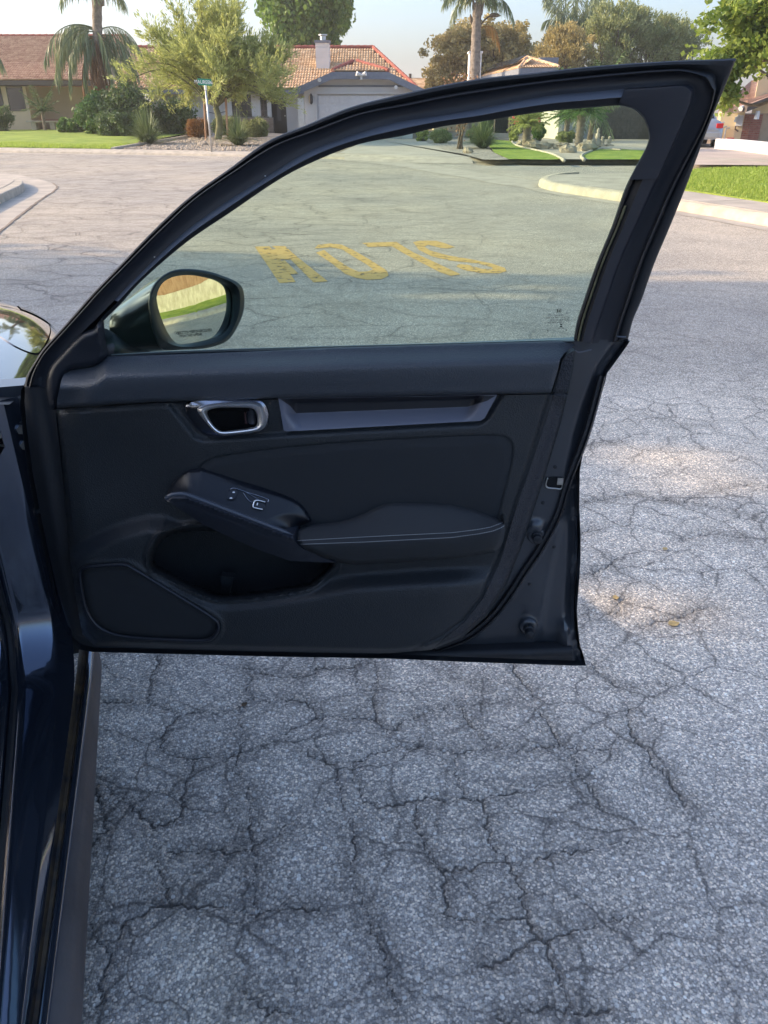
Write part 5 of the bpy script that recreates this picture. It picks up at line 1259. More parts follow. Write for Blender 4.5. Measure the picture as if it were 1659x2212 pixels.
# trees left of the street that shade the car (their shadow lies on the road)
for i, (x, y, z, rx, ry, rz) in enumerate([(-22, -8.5, 9.2, 4.0, 4.4, 4.6), (-23, -.2, 9.6, 4.2, 4.8, 4.8), (-22.5, 7.9, 9.3, 4.0, 4.5, 5.0), (-24, -15, 9.0, 4, 4.6, 4.6)]):
    tree("shade_tree", (x, y, .0), (x, y, z), (rx, ry, rz), ["leafy tree behind and left of the camera", "leafy tree straight left of the parked car", "leafy tree up the street on the left whose edge shades the road letters", "leafy tree farthest behind the camera"][i], M['leaf_bush'], M['bark'], nclump=270, per=165, cr=1.0, leaf=.27, asp=.7, trunk_r=.3, seed=60+i, shell=.2, limbs=14, flat=.6)

# shrubs and beds, left to right
yb = 44.0
def B(x0, x1, ytop, ybot, Y, z=.2):
    a_, b2 = YP(x0, ybot, Y), YP(x1, ytop, Y); return ((a_[0]+b2[0])/2, Y, z), ((b2[0]-a_[0])/2, (b2[0]-a_[0])*.45, max(.25, (b2[2]-z)/1.85))
p, r_ = B(-30, 24, 228, 281, 49, .3); bush("dark_shrub", p, r_, "dark spiky shrub at the left picture edge by the tan wall", M['leaf_dark'], 3500, .22, seed=71, asp=.2, dirs='out', spread=.6)
cycad((YP(97, 275, 50)[0], 50, .3), 1.0, 1.1, "small dark palm in the recess of the tan house", seed=72, nf=16, r0=.09, m_leaf=M['leaf_dark'])
p, r_ = B(112, 190, 256, 283, 46, .3); bush("low_bush", p, r_, "low bright green leafy bush at the foot of the big hedge", M['leaf_bush'], 5000, .17, seed=73, asp=.8)
p, r_ = B(170, 260, 205, 288, 43.5, .25); bush("hedge_bush", p, r_, "large leafy green bush under the drooping palm", M['leaf_bush'], 16000, .16, seed=74, asp=.7)
p, r_ = B(225, 330, 190, 290, 43, .2); bush("hedge_bush", p, r_, "large darker bush right of the drooping palm's trunk", M['leaf_dark'], 16000, .15, seed=75, asp=.6)
p, r_ = B(190, 345, 240, 292, 41.5, .2); bush("hedge_bush", p, r_, "wide shaggy dark hedge in front at the lawn's corner", M['leaf_dark'], 13000, .16, seed=76, asp=.3)
p, r_ = B(255, 300, 160, 230, 46, .2); bush("conifer", p, (r_[0], r_[1], r_[2]), "dark upright evergreen between the two houses", M['leaf_dark'], 8000, .16, seed=77, asp=.3, cat='tree')
p, r_ = B(337, 418, 218, 290, 43.5, .2); bush("round_shrub", p, r_, "round dark glossy shrub against the grey wall", M['leaf_dark'], 11000, .14, seed=78, asp=.7)
p, r_ = B(400, 456, 255, 303, 39.5, .18); bush("rusty_shrub", p, r_, "rusty orange dry shrub left of the sign pole", M['leaf_orange'], 9000, .10, seed=79, asp=.2, dirs='out', spread=.8)
p, r_ = B(455, 515, 251, 300, 42.5, .18); bush("trimmed_shrub", p, r_, "yellow-green shrub behind the tree stakes", M['leaf_olive'], 8000, .10, seed=80, asp=.4)
p, r_ = B(520, 583, 255, 304, 41.5, .18); bush("trimmed_shrub", p, r_, "clipped green shrub below the grey house window", M['leaf_olive'], 11000, .10, seed=81, asp=.4)
grass_tuft((YP(321, 312, 34.5)[0], 34.5, .19), 1.35, 1.35, "spiky green grass clump left of the gravel bed", seed=82, n=520, wid=.02)
grass_tuft((YP(515, 314, 33.2)[0], 33.2, .19), 1.15, 1.1, "spiky green grass clump below the grey house window", seed=83, n=520, wid=.02)
p, r_ = B(925, 979, 278, 317, 36.2, .16); bush("round_shrub", p, r_, "rounded yellow-green shrub right of the driveway", M['leaf_olive'], 9000, .08, seed=84, asp=.3)
p, r_ = B(901, 926, 281, 306, 38.5, .16); bush("low_bush", p, r_, "small pale shrub beside the garage wall", M['leaf_verde'], 1500, .10, seed=85)
grass_tuft((YP(1042, 334, 31.5)[0], 31.5, .16), 1.1, 1.05, "spiky grey-green grass clump at the small lawn's left end", seed=86, n=560, wid=.018)
p, r_ = B(1008, 1040, 268, 318, 36, .16); bush("low_bush", p, r_, "soft green shrub behind the spiky clump", M['leaf_olive'], 3500, .11, seed=87, asp=.3, dirs='out')
p, r_ = B(1036, 1068, 246, 304, 42, .16); bush("dark_shrub", p, r_, "dark green shrub in front of the solar house porch", M['leaf_dark'], 5000, .12, seed=88)
# bare multi-stem crape myrtle with sparse brown leaves
bs = gp_(994, 322, .16); T = thing("bare_shrub", bs, "sparse brown-leaved multi-stem shrub right of the rounded one", "shrub"); rg = np.random.default_rng(90); b = MB(); P = []
for i in range(9):
    a_ = rg.random()*6.28; e = bs+np.array([math.cos(a_)*.45*rg.random(), math.sin(a_)*.4, 1.5+.4*rg.random()]); m_ = (bs+e)/2+rg.normal(0, .06, 3); b.tube([bs+rg.normal(0, .05, 3)*[1, 1, 0], m_, e], [.03, .022, .01], 5); P.append(e+rg.normal(0, .26, (90, 3))); P.append(m_+rg.normal(0, .16, (12, 3)))
b.build("stems", M['bark'], T); P = np.vstack(P); V, F, _ = leaf_quads(P, .09, .6, rg=rg); mkmesh("foliage", V, F, M['husk'], T, attrs={"tint": np.repeat(rg.random(len(P)), 4)})
# cycads of the island bed
cy = gp_(1136, 317, .17); cycad(cy, YP(1137, 270, cy[1])[2]-.17, .95, "cycad with yellow-green crown left of the white wall", seed=91, r0=.16, m_leaf=M['leaf_verde'])
cy = YP(1222, 300, 37.0); cycad((cy[0], 37.0, .17), YP(1222, 252, 37.0)[2]-.17, .95, "middle cycad standing before the white wall", seed=92, r0=.12, m_leaf=M['leaf_dark'])
cy = gp_(1249, 322, .17); cycad(cy, YP(1250, 243, cy[1])[2]-.17, 1.2, "tallest cycad with stout brown trunk among the boulders", seed=93, r0=.15)
tb = YP(1274, 300, 38.5); T = thing("leaning_trunk", (tb[0], 38.5, .17), "slim pale leaning palm trunk in front of the dark block wall", "palm tree"); b = MB(); b.tube([(tb[0], 38.5, .17), YP(1280, 262, 38.5), YP(1284, 232, 38.5)], [.13, .11, .10], 8); b.build("trunk", M['palm_bark'], T, True)
for i in range(12): 
    rg = np.random.default_rng(200+i); V, F, tn = frond_mesh(YP(1284, 232, 38.5), i*.52, 1.3, .6-.1*i, .5, 24, .35, .3, rg, .03); mkmesh("frond", V, F, M['leaf_palm'], T, attrs={"tint": tn})
p, r_ = B(1150, 1180, 262, 305, 38.5, .17); bush("flowering_shrub", p, r_, "green shrub with red blossoms beside the white wall", M['leaf_bush'], 4500, .12, seed=94)
T = [o for o in C.objects if o.name.startswith("flowering_shrub")][-1]
V = []; F = []
for i in range(46):
    q = YP(1108+RNG.random()*60, 252+RNG.random()*16, 38.2+RNG.random()*1.2); s_ = .06
    k = len(V); V += [q+np.array(v)*s_ for v in ((1,0,0),(-1,0,0),(0,1,0),(0,-1,0),(0,0,1),(0,0,-1))]; F += [(k,k+2,k+4),(k+2,k+1,k+4),(k+1,k+3,k+4),(k+3,k,k+4),(k+2,k,k+5),(k+1,k+2,k+5),(k+3,k+1,k+5),(k,k+3,k+5)]
o = mkmesh("blossoms", V, np.array(F), M['flower'], T); o['kind'] = 'stuff'
p, r_ = B(1098, 1124, 278, 306, 38, .17); bush("low_bush", p, r_, "bright green low bush left of the first cycad", M['leaf_verde'], 2200, .12, seed=95)
p, r_ = B(1196, 1252, 288, 310, 36.5, .17); bush("low_bush", p, r_, "olive mounded bush between the two tall cycads", M['leaf_olive'], 4000, .10, seed=96, asp=.3)
for i, (x, y, s_, lab) in enumerate([(1148, 318, (.42, .35, .30), "grey boulder at the foot of the first cycad"), (1124, 315, (.20, .2, .22), "small boulder left of the first cycad"), (1168, 322, (.62, .35, .26), "long flat boulder on the lawn's edge"), (1214, 322, (.50, .4, .22), "low boulder left of the tallest cycad"), (1226, 330, (.42, .35, .24), "front boulder before the tallest cycad"), (1266, 326, (.55, .4, .36), "largest boulder right of the tallest cycad"), (1285, 318, (.40, .35, .32), "rear boulder beside the leaning trunk"), (1010, 331, (.24, .2, .20), "lone boulder in the planting strip"), (302, 313, (.14, .12, .14), "small rock by the spiky clump near the left lawn"), (439, 316, (.34, .22, .18), "flat rock in the gravel left of the sign")]):
    q = gp_(x, y, .16); s_ = tuple(v*.66 for v in s_); rock((q[0], q[1], .16+s_[2]*.45), s_, lab, 100+i, "garden boulders")
for x, y, h, lab in ((1289, 314, .62, "small pale garden statue nearest the leaning trunk"), (1300, 316, .36, "small pale animal statue on the drive"), (1315, 316, .36, "slim pale statue rightmost by the dark wall")):
    q = gp_(x, y, .16); T = thing("garden_statue", q, lab, "statue", "garden statues"); b = MB(); b.tube([q, q+np.array([0,0,.08]), q+np.array([0,0,.1]), q+np.array([0,0,h*.4]), q+np.array([0,0,h*.65]), q+np.array([0,0,h*.74]), q+np.array([0,0,h*.8]), q+np.array([0,0,h*.92]), q+np.array([0,0,h])], [.11, .11, .06, .08, .09, .035, .06, .055, .02], 10); b.build("figure", M['curb'], T, True)
    b = MB(); b.box((q[0]-.16, q[1]-.16, .15), (q[0]+.16, q[1]+.16, .22)); b.build("plinth", M['curb'], T)

# ---- street sign
def text_mesh(name, s, size, mw, m, parent, depth=0, align='CENTER'):
    """mw: 4x4 numpy (columns x,y,z,origin) in world space"""
    cu = bpy.data.curves.new(name, 'FONT'); cu.body = s; cu.size = size; cu.extrude = depth; cu.align_x = align; cu.align_y = 'CENTER'; cu.resolution_u = 2
    t_ = bpy.data.objects.new("tmp", cu); C.objects.link(t_); dg = bpy.context.evaluated_depsgraph_get(); dg.update(); me = bpy.data.meshes.new_from_object(t_.evaluated_get(dg)); bpy.data.objects.remove(t_)
    base = root_loc(parent); co = np.array([v.co[:] for v in me.vertices]).reshape(-1, 3); mw = np.array(mw, float)
    w_ = co[:, :1]*mw[0] + co[:, 1:2]*mw[1] + co[:, 2:3]*mw[2] + mw[3] - base; me.vertices.foreach_set("co", w_.astype(np.float32).ravel()); me.materials.clear(); me.materials.append(m); me.update(); me.name = name
    o = bpy.data.objects.new(name, me); C.objects.link(o); o.parent = parent; return o
sb = gp_(457, 325.5, .16); ss_ = thing("street_sign", sb, "green street name sign on a galvanised pole at the far kerb", "street sign"); Ys = sb[1]
tp_ = YP(447.5, 186, Ys); b = MB(); b.tube([sb-np.array([0, 0, .1]), (sb[0], Ys, tp_[2]-.05)], .032, 10); b.build("pole", M['alu'], ss_, True)
b = MB(); b.tube([(sb[0], Ys, tp_[2]-.12), (sb[0], Ys, tp_[2]+.02)], .045, 10); b.build("bracket", M['white_trim'], ss_)
s0 = YP(432, 184.5, Ys); s1 = YP(462.5, 173, Ys); sxd = np.array([math.cos(R(-10)), 0, 0]); u_ = np.array([1, -.18, -.055]); u_ /= np.linalg.norm(u_); z_ = np.array([0, 0, 1.]); hh = .20; wd = s1[0]-s0[0]
o_ = np.array([sb[0]-wd*.52, Ys+.05, tp_[2]+.03]); nrm = np.cross(u_, z_)
b = MB(); b.obox(o_, u_*wd, nrm*.012, z_*hh); b.build("sign_plate", M['sign_green'], ss_, bevel=.01)
text_mesh("sign_text", "MAUREEN", .155, [u_*.92, z_, nrm, o_+u_*wd*.42+z_*hh*.48+nrm*.017], M['sign_white'], ss_)
text_mesh("sign_text", "ST", .075, [u_, z_, nrm, o_+u_*wd*.90+z_*hh*.36+nrm*.017], M['sign_white'], ss_)
# house number painted on the right driveway kerb, and on the middle apron kerb
for x, y, s_ in ((1508, 352.6, "2305"),):
    a_ = YP(x, y, G(x, 355, 0)[1]); text_mesh("kerb_number", s_, .11, [(1, 0, 0), (0, 0, 1), (0, -1, 0), (a_[0], G(x, 355.2, 0)[1]-.03, .075)], mat("blue_paint", (.12, .16, .40), .7), None)['kind'] = 'structure'

HAZE = .0010
# ============================================================ THE CAR
OR = G(212, 1400, .2); OR[2] = 0                      # foot of the front hinge corner
CA_ = R(106.1); CF = np.array([math.cos(CA_), math.sin(CA_), 0]); CR = np.array([math.sin(CA_), -math.cos(CA_), 0]); CZ = np.array([0, 0, 1.])
def CPt(s, r_, z): return OR + CF*s + CR*r_ + CZ*z
car = thing("car", OR, "dark blue-grey sedan beside the camera with its right front door wide open", "car")
# --- nose: fender, hood and bumper from one shape, cut into panels with real gaps
def nose_pt(s, th, d=0):
    """th 0 = right sill .. pi/2 = centre line .. pi = left"""
    sn = max(0, s); ins = .02*(sn/1.7)+ .15*max(0, (sn-.75)/1.0)**2.2 + (.75*max(0, (sn-1.62)/.22)**2.4 if s > 1.62 else 0)
    hw = .90-ins-d; zt = .985-.085*(sn/1.7)-.075*max(0, (sn-.6)/1.1)**2 - (.35*max(0, (sn-1.62)/.22)**2.2 if s > 1.62 else 0)
    zb = .50; cx, sx_ = math.cos(th), math.sin(th); x = math.copysign(abs(cx)**.52, cx)*hw; z = zb+(zt-zb-d)*abs(sx_)**.62
    return CPt(s, -.90+x, z)
def nose_patch(name, s0, s1, t0, t1, m, ns=30, nt=24, d=0, parent=car):
    rows = [[nose_pt(s0+(s1-s0)*i/ns, t0+(t1-t0)*j/nt, d) for j in range(nt+1)] for i in range(ns+1)]; b = MB(); b.grid(rows); b.F = [f[::-1] for f in b.F]; return b.build(name, m, parent, True)
def nose_poly(name, poly, m, mirror=False):
    v2, F = triangulate([(a, b_*.9) for a, b_ in poly], .035); V = [nose_pt(a, (math.pi-b_/.9) if mirror else b_/.9) for a, b_ in v2]
    c_ = CPt(.7, -.9, .5); F2 = []
    for f in F:
        n_ = np.cross(V[f[1]]-V[f[0]], V[f[2]]-V[f[0]]); F2.append(f if np.dot(n_, V[f[0]]-c_) > 0 else f[::-1])
    be = bound_edges(F2); mp = {}
    for e in be:
        for k_ in e:
            if k_ not in mp: mp[k_] = len(V); q_ = V[k_]; dc = c_-q_; V.append(q_+dc/np.linalg.norm(dc)*.008)
    F2 += [(e[1], e[0], mp[e[0]], mp[e[1]]) for e in be]
    return auto_smooth(mkmesh(name, V, F2, m, car), 50)
hs = chaikin([(1.40, .560), (1.03, .600), (.80, .618), (.72, .635), (.685, .69), (.678, .76), (.695, .82), (.73, .88), (.775, .95), (.80, 1.05), (.80, 1.5708)], 1, False)
nose_poly("hood", list(hs)+[np.array([a, math.pi-b_]) for a, b_ in hs[::-1][1:]], M['paint'])
fs = chaikin([(1.40, .548), (1.03, .588), (.79, .605), (.705, .622), (.665, .685), (.658, .765), (.678, .83), (.715, .89), (.760, .96), (.785, 1.05), (.785, 1.5708)], 1, False)
for mir in (False, True): nose_poly("fender", [np.array([.10, .0]), np.array([1.40, .0])]+list(fs)+[np.array([.10, 1.5708])], M['paint'], mir)
nose_patch("bumper", 1.415, 1.84, 0, math.pi, M['paint'], 24, 40)
nose_patch("inner_structure", .05, 1.80, 0, math.pi, M['dark_cavity'], 30, 40, .012)
# lower sides with wheel arch
for side in (0, 1):
    V = []; F = []; sg = 1 if side == 0 else -1
    poly = [(.10, .22), (.36, .20), (.38, .34), (.44, .50), (.56, .62), (.72, .675), (.80, .68), (.88, .675), (1.04, .62), (1.16, .50), (1.22, .34), (1.24, .22), (1.62, .22), (1.62, .5)]
    if True:
        b = MB(); lowp = [(.10,.20),(.38,.20),(.42,.34),(.48,.42),(.55,.505),(.10,.505)]; low2 = [(1.05,.505),(1.15,.42),(1.20,.34),(1.22,.22),(1.66,.20),(1.72,.505)]
        for lp_ in (lowp, low2):
            def rr(s): return .02*(s/1.7)+.15*max(0, (s-.75)/1.0)**2.2
            b.prism([CPt(s, -rr(s) if side == 0 else -1.8+rr(s), z) for s, z in lp_], CR*(-.04*sg))
        b.build("lower_side", M['paint'], car)
b = MB(); b.obox(CPt(-3.0, -1.45, .13), CF*4.6, CR*1.1, CZ*.09); b.build("underbody", M['dark_cavity'], car)
for s in (.80, -1.935):
    for r_ in (-.03, -1.55):
        b = MB(); prof = [(.20, 0), (.30, .0), (.325, .03), (.325, .19), (.30, .22), (.20, .22)]; rows = []
        for k in range(29):
            a_ = 2*math.pi*k/28; rows.append([CPt(s+q*math.cos(a_), r_-.02-w_, .325+q*math.sin(a_)) for q, w_ in prof])
        b.grid(rows); wh = b.build("wheel", M['tyre'], car, True); b = MB(); b.tube([CPt(s, r_-.20, .325), CPt(s, r_-.06, .325)], [.205, .205], 24)
        for k in range(5):
            a_ = k*1.2566; b.tube([CPt(s, r_-.035, .325), CPt(s+.2*math.cos(a_), r_-.03, .325+.2*math.sin(a_))], [.035, .02], 6)
        b.build("rim", M['alu'], wh)
# headlamp glass at the corner
b = MB(); rows = [[nose_pt(1.45+.25*i/8, .42+.42*j/8, -.004) for j in range(9)] for i in range(9)]; b.grid(rows); b.build("headlight", M['window'], car, True)
# cowl, windscreen, roof, pillars
b = MB(); b.grid([[CPt(.11, -.05-1.7*k/10, .90+.05*math.sin(math.pi*k/10)) for k in range(11)], [CPt(-.08, -.06-1.68*k/10, .93+.06*math.sin(math.pi*k/10)) for k in range(11)]]); b.build("cowl", M['rubber'], car)
roofs = [(-.12, .97, .78), (-.55, 1.20, .66), (-.95, 1.36, .58), (-1.4, 1.41, .56), (-2.0, 1.39, .56), (-2.45, 1.28, .58), (-2.95, 1.05, .68)]
def roof_row(s, z, hw): return [CPt(s, -.90+hw*math.cos(a_)*1.0, z-.055*abs(math.cos(a_))**2.5*2) for a_ in np.linspace(0, math.pi, 17)]
b = MB(); b.grid([roof_row(*q) for q in roofs[2:5]]); b.F = [f[::-1] for f in b.F]; b.build("roof", M['paint'], car, True)
b = MB(); b.grid([roof_row(*q) for q in roofs[0:3]]); b.build("windscreen", M['glass'], car, True)
b = MB(); b.grid([roof_row(*q) for q in roofs[4:7]]); b.build("rear_window", M['window'], car, True)
for sg in (1, -1):
    P = [CPt(s, -.90+sg*hw, z-.11) for s, z, hw in roofs]; b = MB(); b.tube(catmull(P, 4), .045, 8); b.build("roof_rail", M['paint'], car, True)
# left flank and rear half of the body
st = [(.12, .985), (-.6, .98), (-1.2, .985), (-2.2, 1.0), (-2.6, 1.02), (-2.92, .95)]
rows = [[CPt(s, -1.80+.02+(.05*k/6)**1.0*(k > 3), .20+(zt-.2)*k/6) for k in range(7)] for s, zt in st]; b = MB(); b.grid(rows); b.build("left_flank", M['paint'], car, True)
rows = [[CPt(s, -.0-.02-(.05*k/6)*(k > 3), .34+(zt-.34)*k/6) for k in range(7)] for s, zt in [(-1.50, .985), (-1.6, .99), (-2.2, 1.0), (-2.6, 1.02), (-2.92, .95)]]; b = MB(); b.grid(rows); b.F = [f[::-1] for f in b.F]; b.build("rear_door", M['paint'], car, True)
b = MB(); b.grid([[CPt(-2.92, -.04-1.72*k/8, .22), CPt(-2.95, -.04-1.72*k/8, .5), CPt(-2.93, -.04-1.72*k/8, .95), CPt(-2.55, -.1-1.6*k/8, 1.03)] for k in range(9)][0:9]); b.build("tail", M['paint'], car, True)
b = MB(); b.tube([CPt(-1.45, -.05, .34), CPt(-1.45, -.10, .98), CPt(-1.45, -.30, 1.30)], [.055, .05, .035], 8); b.build("centre_pillar", M['paint'], car, True)
# cabin floor, dash and seat
b = MB(); b.obox(CPt(-2.4, -1.62, .27), CF*2.35, CR*1.34, CZ*.03); b.build("floor_carpet", M['fabric'], car)
b = MB(); P = [(-.02, .45), (-.12, .78), (-.30, .90), (-.02, .94), (.08, .90), (.1, .4)]; b.prism([CPt(s, -.22, z) for s, z in P], CR*-1.4); b.build("dashboard", M['console'], car, bevel=.03)
def seat(r0):
    T = None; q = MB(); q.obox(CPt(-1.85, r0-.5, .34), CF*.5, CR*.5, CZ*.16); c_ = q.build("seat_cushion", M['fabric'], car, bevel=.06); q = MB(); q.obox(CPt(-2.02, r0-.5, .42), CF*.16, CR*.5, CZ*.62-CF*.14); q.build("seat_back", M['fabric'], c_, bevel=.05)
seat(-.34); seat(-1.04)
# --- body opening: section swept down the hinge pillar and along the sill
pathA = [(s, .20, 0.0) for s in np.linspace(-1.5, .0, 34)]
path = [(s, .20, 0.0) for s in np.linspace(-1.5, -.24, 26)]
for a_ in np.linspace(0, math.pi/2, 18)[1:]: path.append((-.24+.22*math.sin(a_), .42-.22*math.cos(a_), a_))
for z in np.linspace(.46, .93, 10): path.append((-.02+.05*(z-.42), z, math.pi/2))
def sweep(name, pa, pb, m, pth):
    """section pa at the rear of the opening grows into section pb towards the hinge pillar"""
    rows = []
    for s, z, a_ in pth:
        nb = -CF*math.sin(a_)+CZ*math.cos(a_); t_ = min(1, max(0, (s+1.05)/.92)); rows.append([CPt(s, -(p[0]*(1-t_)+q[0]*t_), z)+nb*(p[1]*(1-t_)+q[1]*t_) for p, q in zip(pa, pb)])
    b = MB(); b.grid(rows); b.F = [f[::-1] for f in b.F]; return auto_smooth(b.build(name, m, car), 55)
off_ = lambda L, d: [(a+d, b_) for a, b_ in L]
sill = [("sill_cover", [(.0,-.06),(0,.0),(.018,.016),(.034,.022)], [(.0,-.06),(0,.0),(.002,.012),(.006,.020)], 'sill_plastic', pathA),
        ("outer_sill", [(.034,.022),(.036,.030),(.046,.034),(.050,.030)], [(.006,.02),(.009,.028),(.016,.031),(.020,.028)], 'inner_gloss', pathA),
        ("drain_channel", [(.050,.030),(.053,.020),(.060,.020),(.062,.03)], [(.020,.028),(.027,.018),(.034,.018),(.042,.03)], 'drain_grime', pathA),
        ("door_step", [(.062,.03),(.063,.052),(.068,.060),(.090,.061),(.096,.064),(.100,.075)], [(.042,.03),(.074,.046),(.092,.060),(.150,.061),(.160,.066),(.166,.08)], 'inner_gloss', path),
        ("step_bead", [(.100,.075),(.103,.082),(.108,.082),(.110,.075)], [(.166,.08),(.17,.088),(.178,.088),(.182,.08)], 'rubber', path),
        ("inner_step", [(.110,.075),(.118,.09),(.128,.098),(.150,.10)], [(.182,.08),(.19,.10),(.20,.105),(.235,.11)], 'inner_gloss', path)]
sealp = [(.150,.10),(.153,.12),(.166,.132),(.18,.128),(.186,.11)]; scf = [(.186,.11),(.2,.11),(.3,.11),(.34,.1),(.36,.0)]
sill += [("opening_seal", sealp, off_(sealp, .085), 'rubber', path), ("scuff_plate", scf, off_(scf, .085), 'satin', path)]
M['drain_grime'] = mat("grimy_channel", (.014, .016, .022), .5, col2=(.12, .08, .04), vscale=26, detail=6)
def gloss():
    m, n, l, p = newmat("glossy_dark_blue_paint"); p.inputs["Base Color"].default_value = (.075, .10, .15, 1); p.inputs["Metallic"].default_value = .85; p.inputs["Roughness"].default_value = .10
    p.inputs["Coat Weight"].default_value = 1; p.inputs["Coat Roughness"].default_value = .03
    tc = n.new("ShaderNodeTexCoord"); nz = n.new("ShaderNodeTexNoise"); nz.inputs["Scale"].default_value = 9; nz.inputs["Detail"].default_value = 5; l.new(tc.outputs["Object"], nz.inputs["Vector"])
    mr = n.new("ShaderNodeMapRange"); mr.inputs[1].default_value = .45; mr.inputs[2].default_value = .8; mr.inputs[3].default_value = .02; mr.inputs[4].default_value = .22; l.new(nz.outputs["Fac"], mr.inputs[0]); l.new(mr.outputs[0], p.inputs["Coat Roughness"]); return m
M['inner_gloss'] = gloss()
for nm_, pa_, pb_, mm, pth in sill: sweep(nm_, pa_, pb_, M[mm], pth)
# pillar face behind the hinges closing body to fender
b = MB(); b.add([CPt(.03, -.03, .20), CPt(.10, -.01, .20), CPt(.12, -.02, .92), CPt(.06, -.05, .92)], [(0,3,2,1)]); b.build("hinge_pillar_edge", M['inner_paint'], car)
b = MB(); b.obox(CPt(.02, -.30, .18), CF*.06, CR*.26, CZ*.76); b.build("hinge_pillar", M['inner_paint'], car)
# hinges and check strap
for z in (.42, .80):
    b = MB(); b.obox(CPt(-.035, -.085, z), CF*.06, CR*.085, CZ*.075); b.obox(CPt(-.02, -.02, z+.01), CF*.035, CR*.06, CZ*.055); b.tube([CPt(-.0, .0, z-.02), CPt(-.0, .0, z+.10)], .012, 10); hg = b.build("hinge", M['rubber'], car, bevel=.006)
    for dz in (.018, .056): b = MB(); b.tube([CPt(-.045, -.055, z+dz), CPt(-.03, -.055, z+dz)], [.010, .012], 6); b.build("hinge_bolt", M['steel'], hg)
DH = []
# ------------------------------------------------------------ the open door
P0 = G(205, 1398, .27); P1 = G(1235, 1428, .27); DU = (P1-P0); DU[2] = 0; DU /= np.linalg.norm(DU); DW = np.cross(DU, CZ); 
if DW[1] > 0: DW = -DW
def DPt(x, y, w):
    d = ray(x, y); t_ = np.dot(P0+DW*w-CP, DW)/np.dot(d, DW); return CP+d*t_
def lean(y): return .11*(max(0, 760-y)/630)**1.15
door = mkmesh("front_door", [P0, P0+DU*.01, P0+DU*.01+CZ*.01], [(0, 1, 2)], M['inner_paint'], car)
bpy.data.objects.remove(door)
leaf_border = None
class Relief:
    pass
def relief(name, poly, Hf, m, step=5, parent=None, skirt=.012, ang=50, nolean=False, smoothall=True):
    poly = [tuple(p) for p in poly]; v2, F = triangulate(poly, step); h = Hf(v2[:, 0], v2[:, 1])
    h = np.broadcast_to(np.asarray(h, float), (len(v2),)).copy(); h = h + np.array([lean(y) for y in v2[:, 1]])
    V = [DPt(a, b_, w) for (a, b_), w in zip(v2, h)]
    F2 = []
    for f in F:
        a = sum(v2[f[i]][0]*v2[f[(i+1) % len(f)]][1]-v2[f[(i+1) % len(f)]][0]*v2[f[i]][1] for i in range(len(f))); F2.append(f if a < 0 else f[::-1])
    be = bound_edges(F2); mp = {}
    if skirt:
        for e in be:
            for i in e:
                if i not in mp: mp[i] = len(V); V.append(V[i]-DW*skirt)
        F2 += [(e[1], e[0], mp[e[0]], mp[e[1]]) for e in be]
    o = mkmesh(name, V, F2, m, parent)
    return auto_smooth(o, ang)
# the shell ----------------------------------------------------
seal_line = [(1300,812),(1285,870),(1268,930),(1252,975),(1238,1010),(1222,1054),(1209,1099),(1195,1132),(1164,1188),(1130,1238),(1097,1289),(1060,1335),(1010,1375),(940,1402)]
shell = [(66,822),(54,836),(53,870),(58,930),(70,1020),(85,1100),(104,1190),(125,1280),(152,1370),(175,1392),(205,1398),(600,1408),(840,1412),(1000,1419),(1235,1427),(1263,1427),(1256,1400),(1250,1385),(1246,1350),(1243,1310),(1246,1270),(1249,1230),(1251,1190),(1251,1150),(1248,1080),(1249,1010),(1255,975),(1262,940),(1280,880),(1302,823),(1307,800),(1326,774),(1349,742),(1356,731),(1240,737),(700,760),(228,774),(120,806)]
outer_r = [(1356,731),(1349,742),(1326,774),(1307,800),(1302,823),(1280,880),(1262,940),(1249,1010),(1248,1080),(1251,1150),(1249,1230),(1243,1310),(1250,1385),(1263,1427)]
sealpoly = seal_line + [(940,1500),(1500,1500),(1500,760)]
crease2 = [(1236,1010),(1222,1075),(1212,1130),(1190,1235),(1172,1330),(1168,1360),(1156,1385),(1130,1396),(930,1398)]
cr2poly = crease2 + [(930,1500),(1400,1500),(1400,1010)]
pocket = [tuple(p) for p in chaikin([(383,1142),(348,1158),(330,1186),(323,1212),(332,1228),(350,1236),(407,1266),(455,1286),(482,1291),(548,1286),(640,1272),(675,1263),(700,1240),(724,1214),(700,1195),(500,1140)], 1)]
LOc = [(398,880),(404,871),(420,867),(476,865),(557,865),(571,872),(577,888),(579,905),(576,920),(564,931),(476,944),(450,941),(427,926),(406,902)]
def H_shell(x, y):
    h = np.zeros_like(x); d = psd(sealpoly, x, y); h -= .016*ss(-4, 12, d)
    d2 = psd(cr2poly, x, y); h -= .006*ss(-3, 5, d2); h += .003*np.exp(-(d2/4)**2)
    do = pld(outer_r, x, y); ok = x > 1100
    h -= np.where(ok, .012*ss(26, 12, do), 0); h += np.where(ok, .010*ss(12, 7, do)*ss(1000, 1040, y), 0); h -= np.where(ok, .010*ss(4, 0, do), 0)
    h += .014*np.exp(-(((x-1222)/20)**2+((y-1366)/34)**2)) + .020*ss(1320, 1400, y)*np.exp(-((x-1232)/22)**2)
    for bx, by, r_ in ((1157, 1140, 17), (1141, 1352, 19)):
        q = np.hypot(x-bx, (y-by)*1.15); h += .012*np.exp(-(q/r_)**4)
    h -= .088*ss(-9, -3, psd(pocket, x, y)); h -= .040*ss(-4, 2, psd(LOc, x, y))
    h += .0025*np.sin(x/37)*np.sin(y/53)*ss(.0, 40, psd(sealpoly, x, y)-20)
    return h
door = relief("front_door", shell, H_shell, M['inner_paint'], 7, car, .03); door['label'] = "open right front door seen from inside"
ROOT.pop("front_door", None)
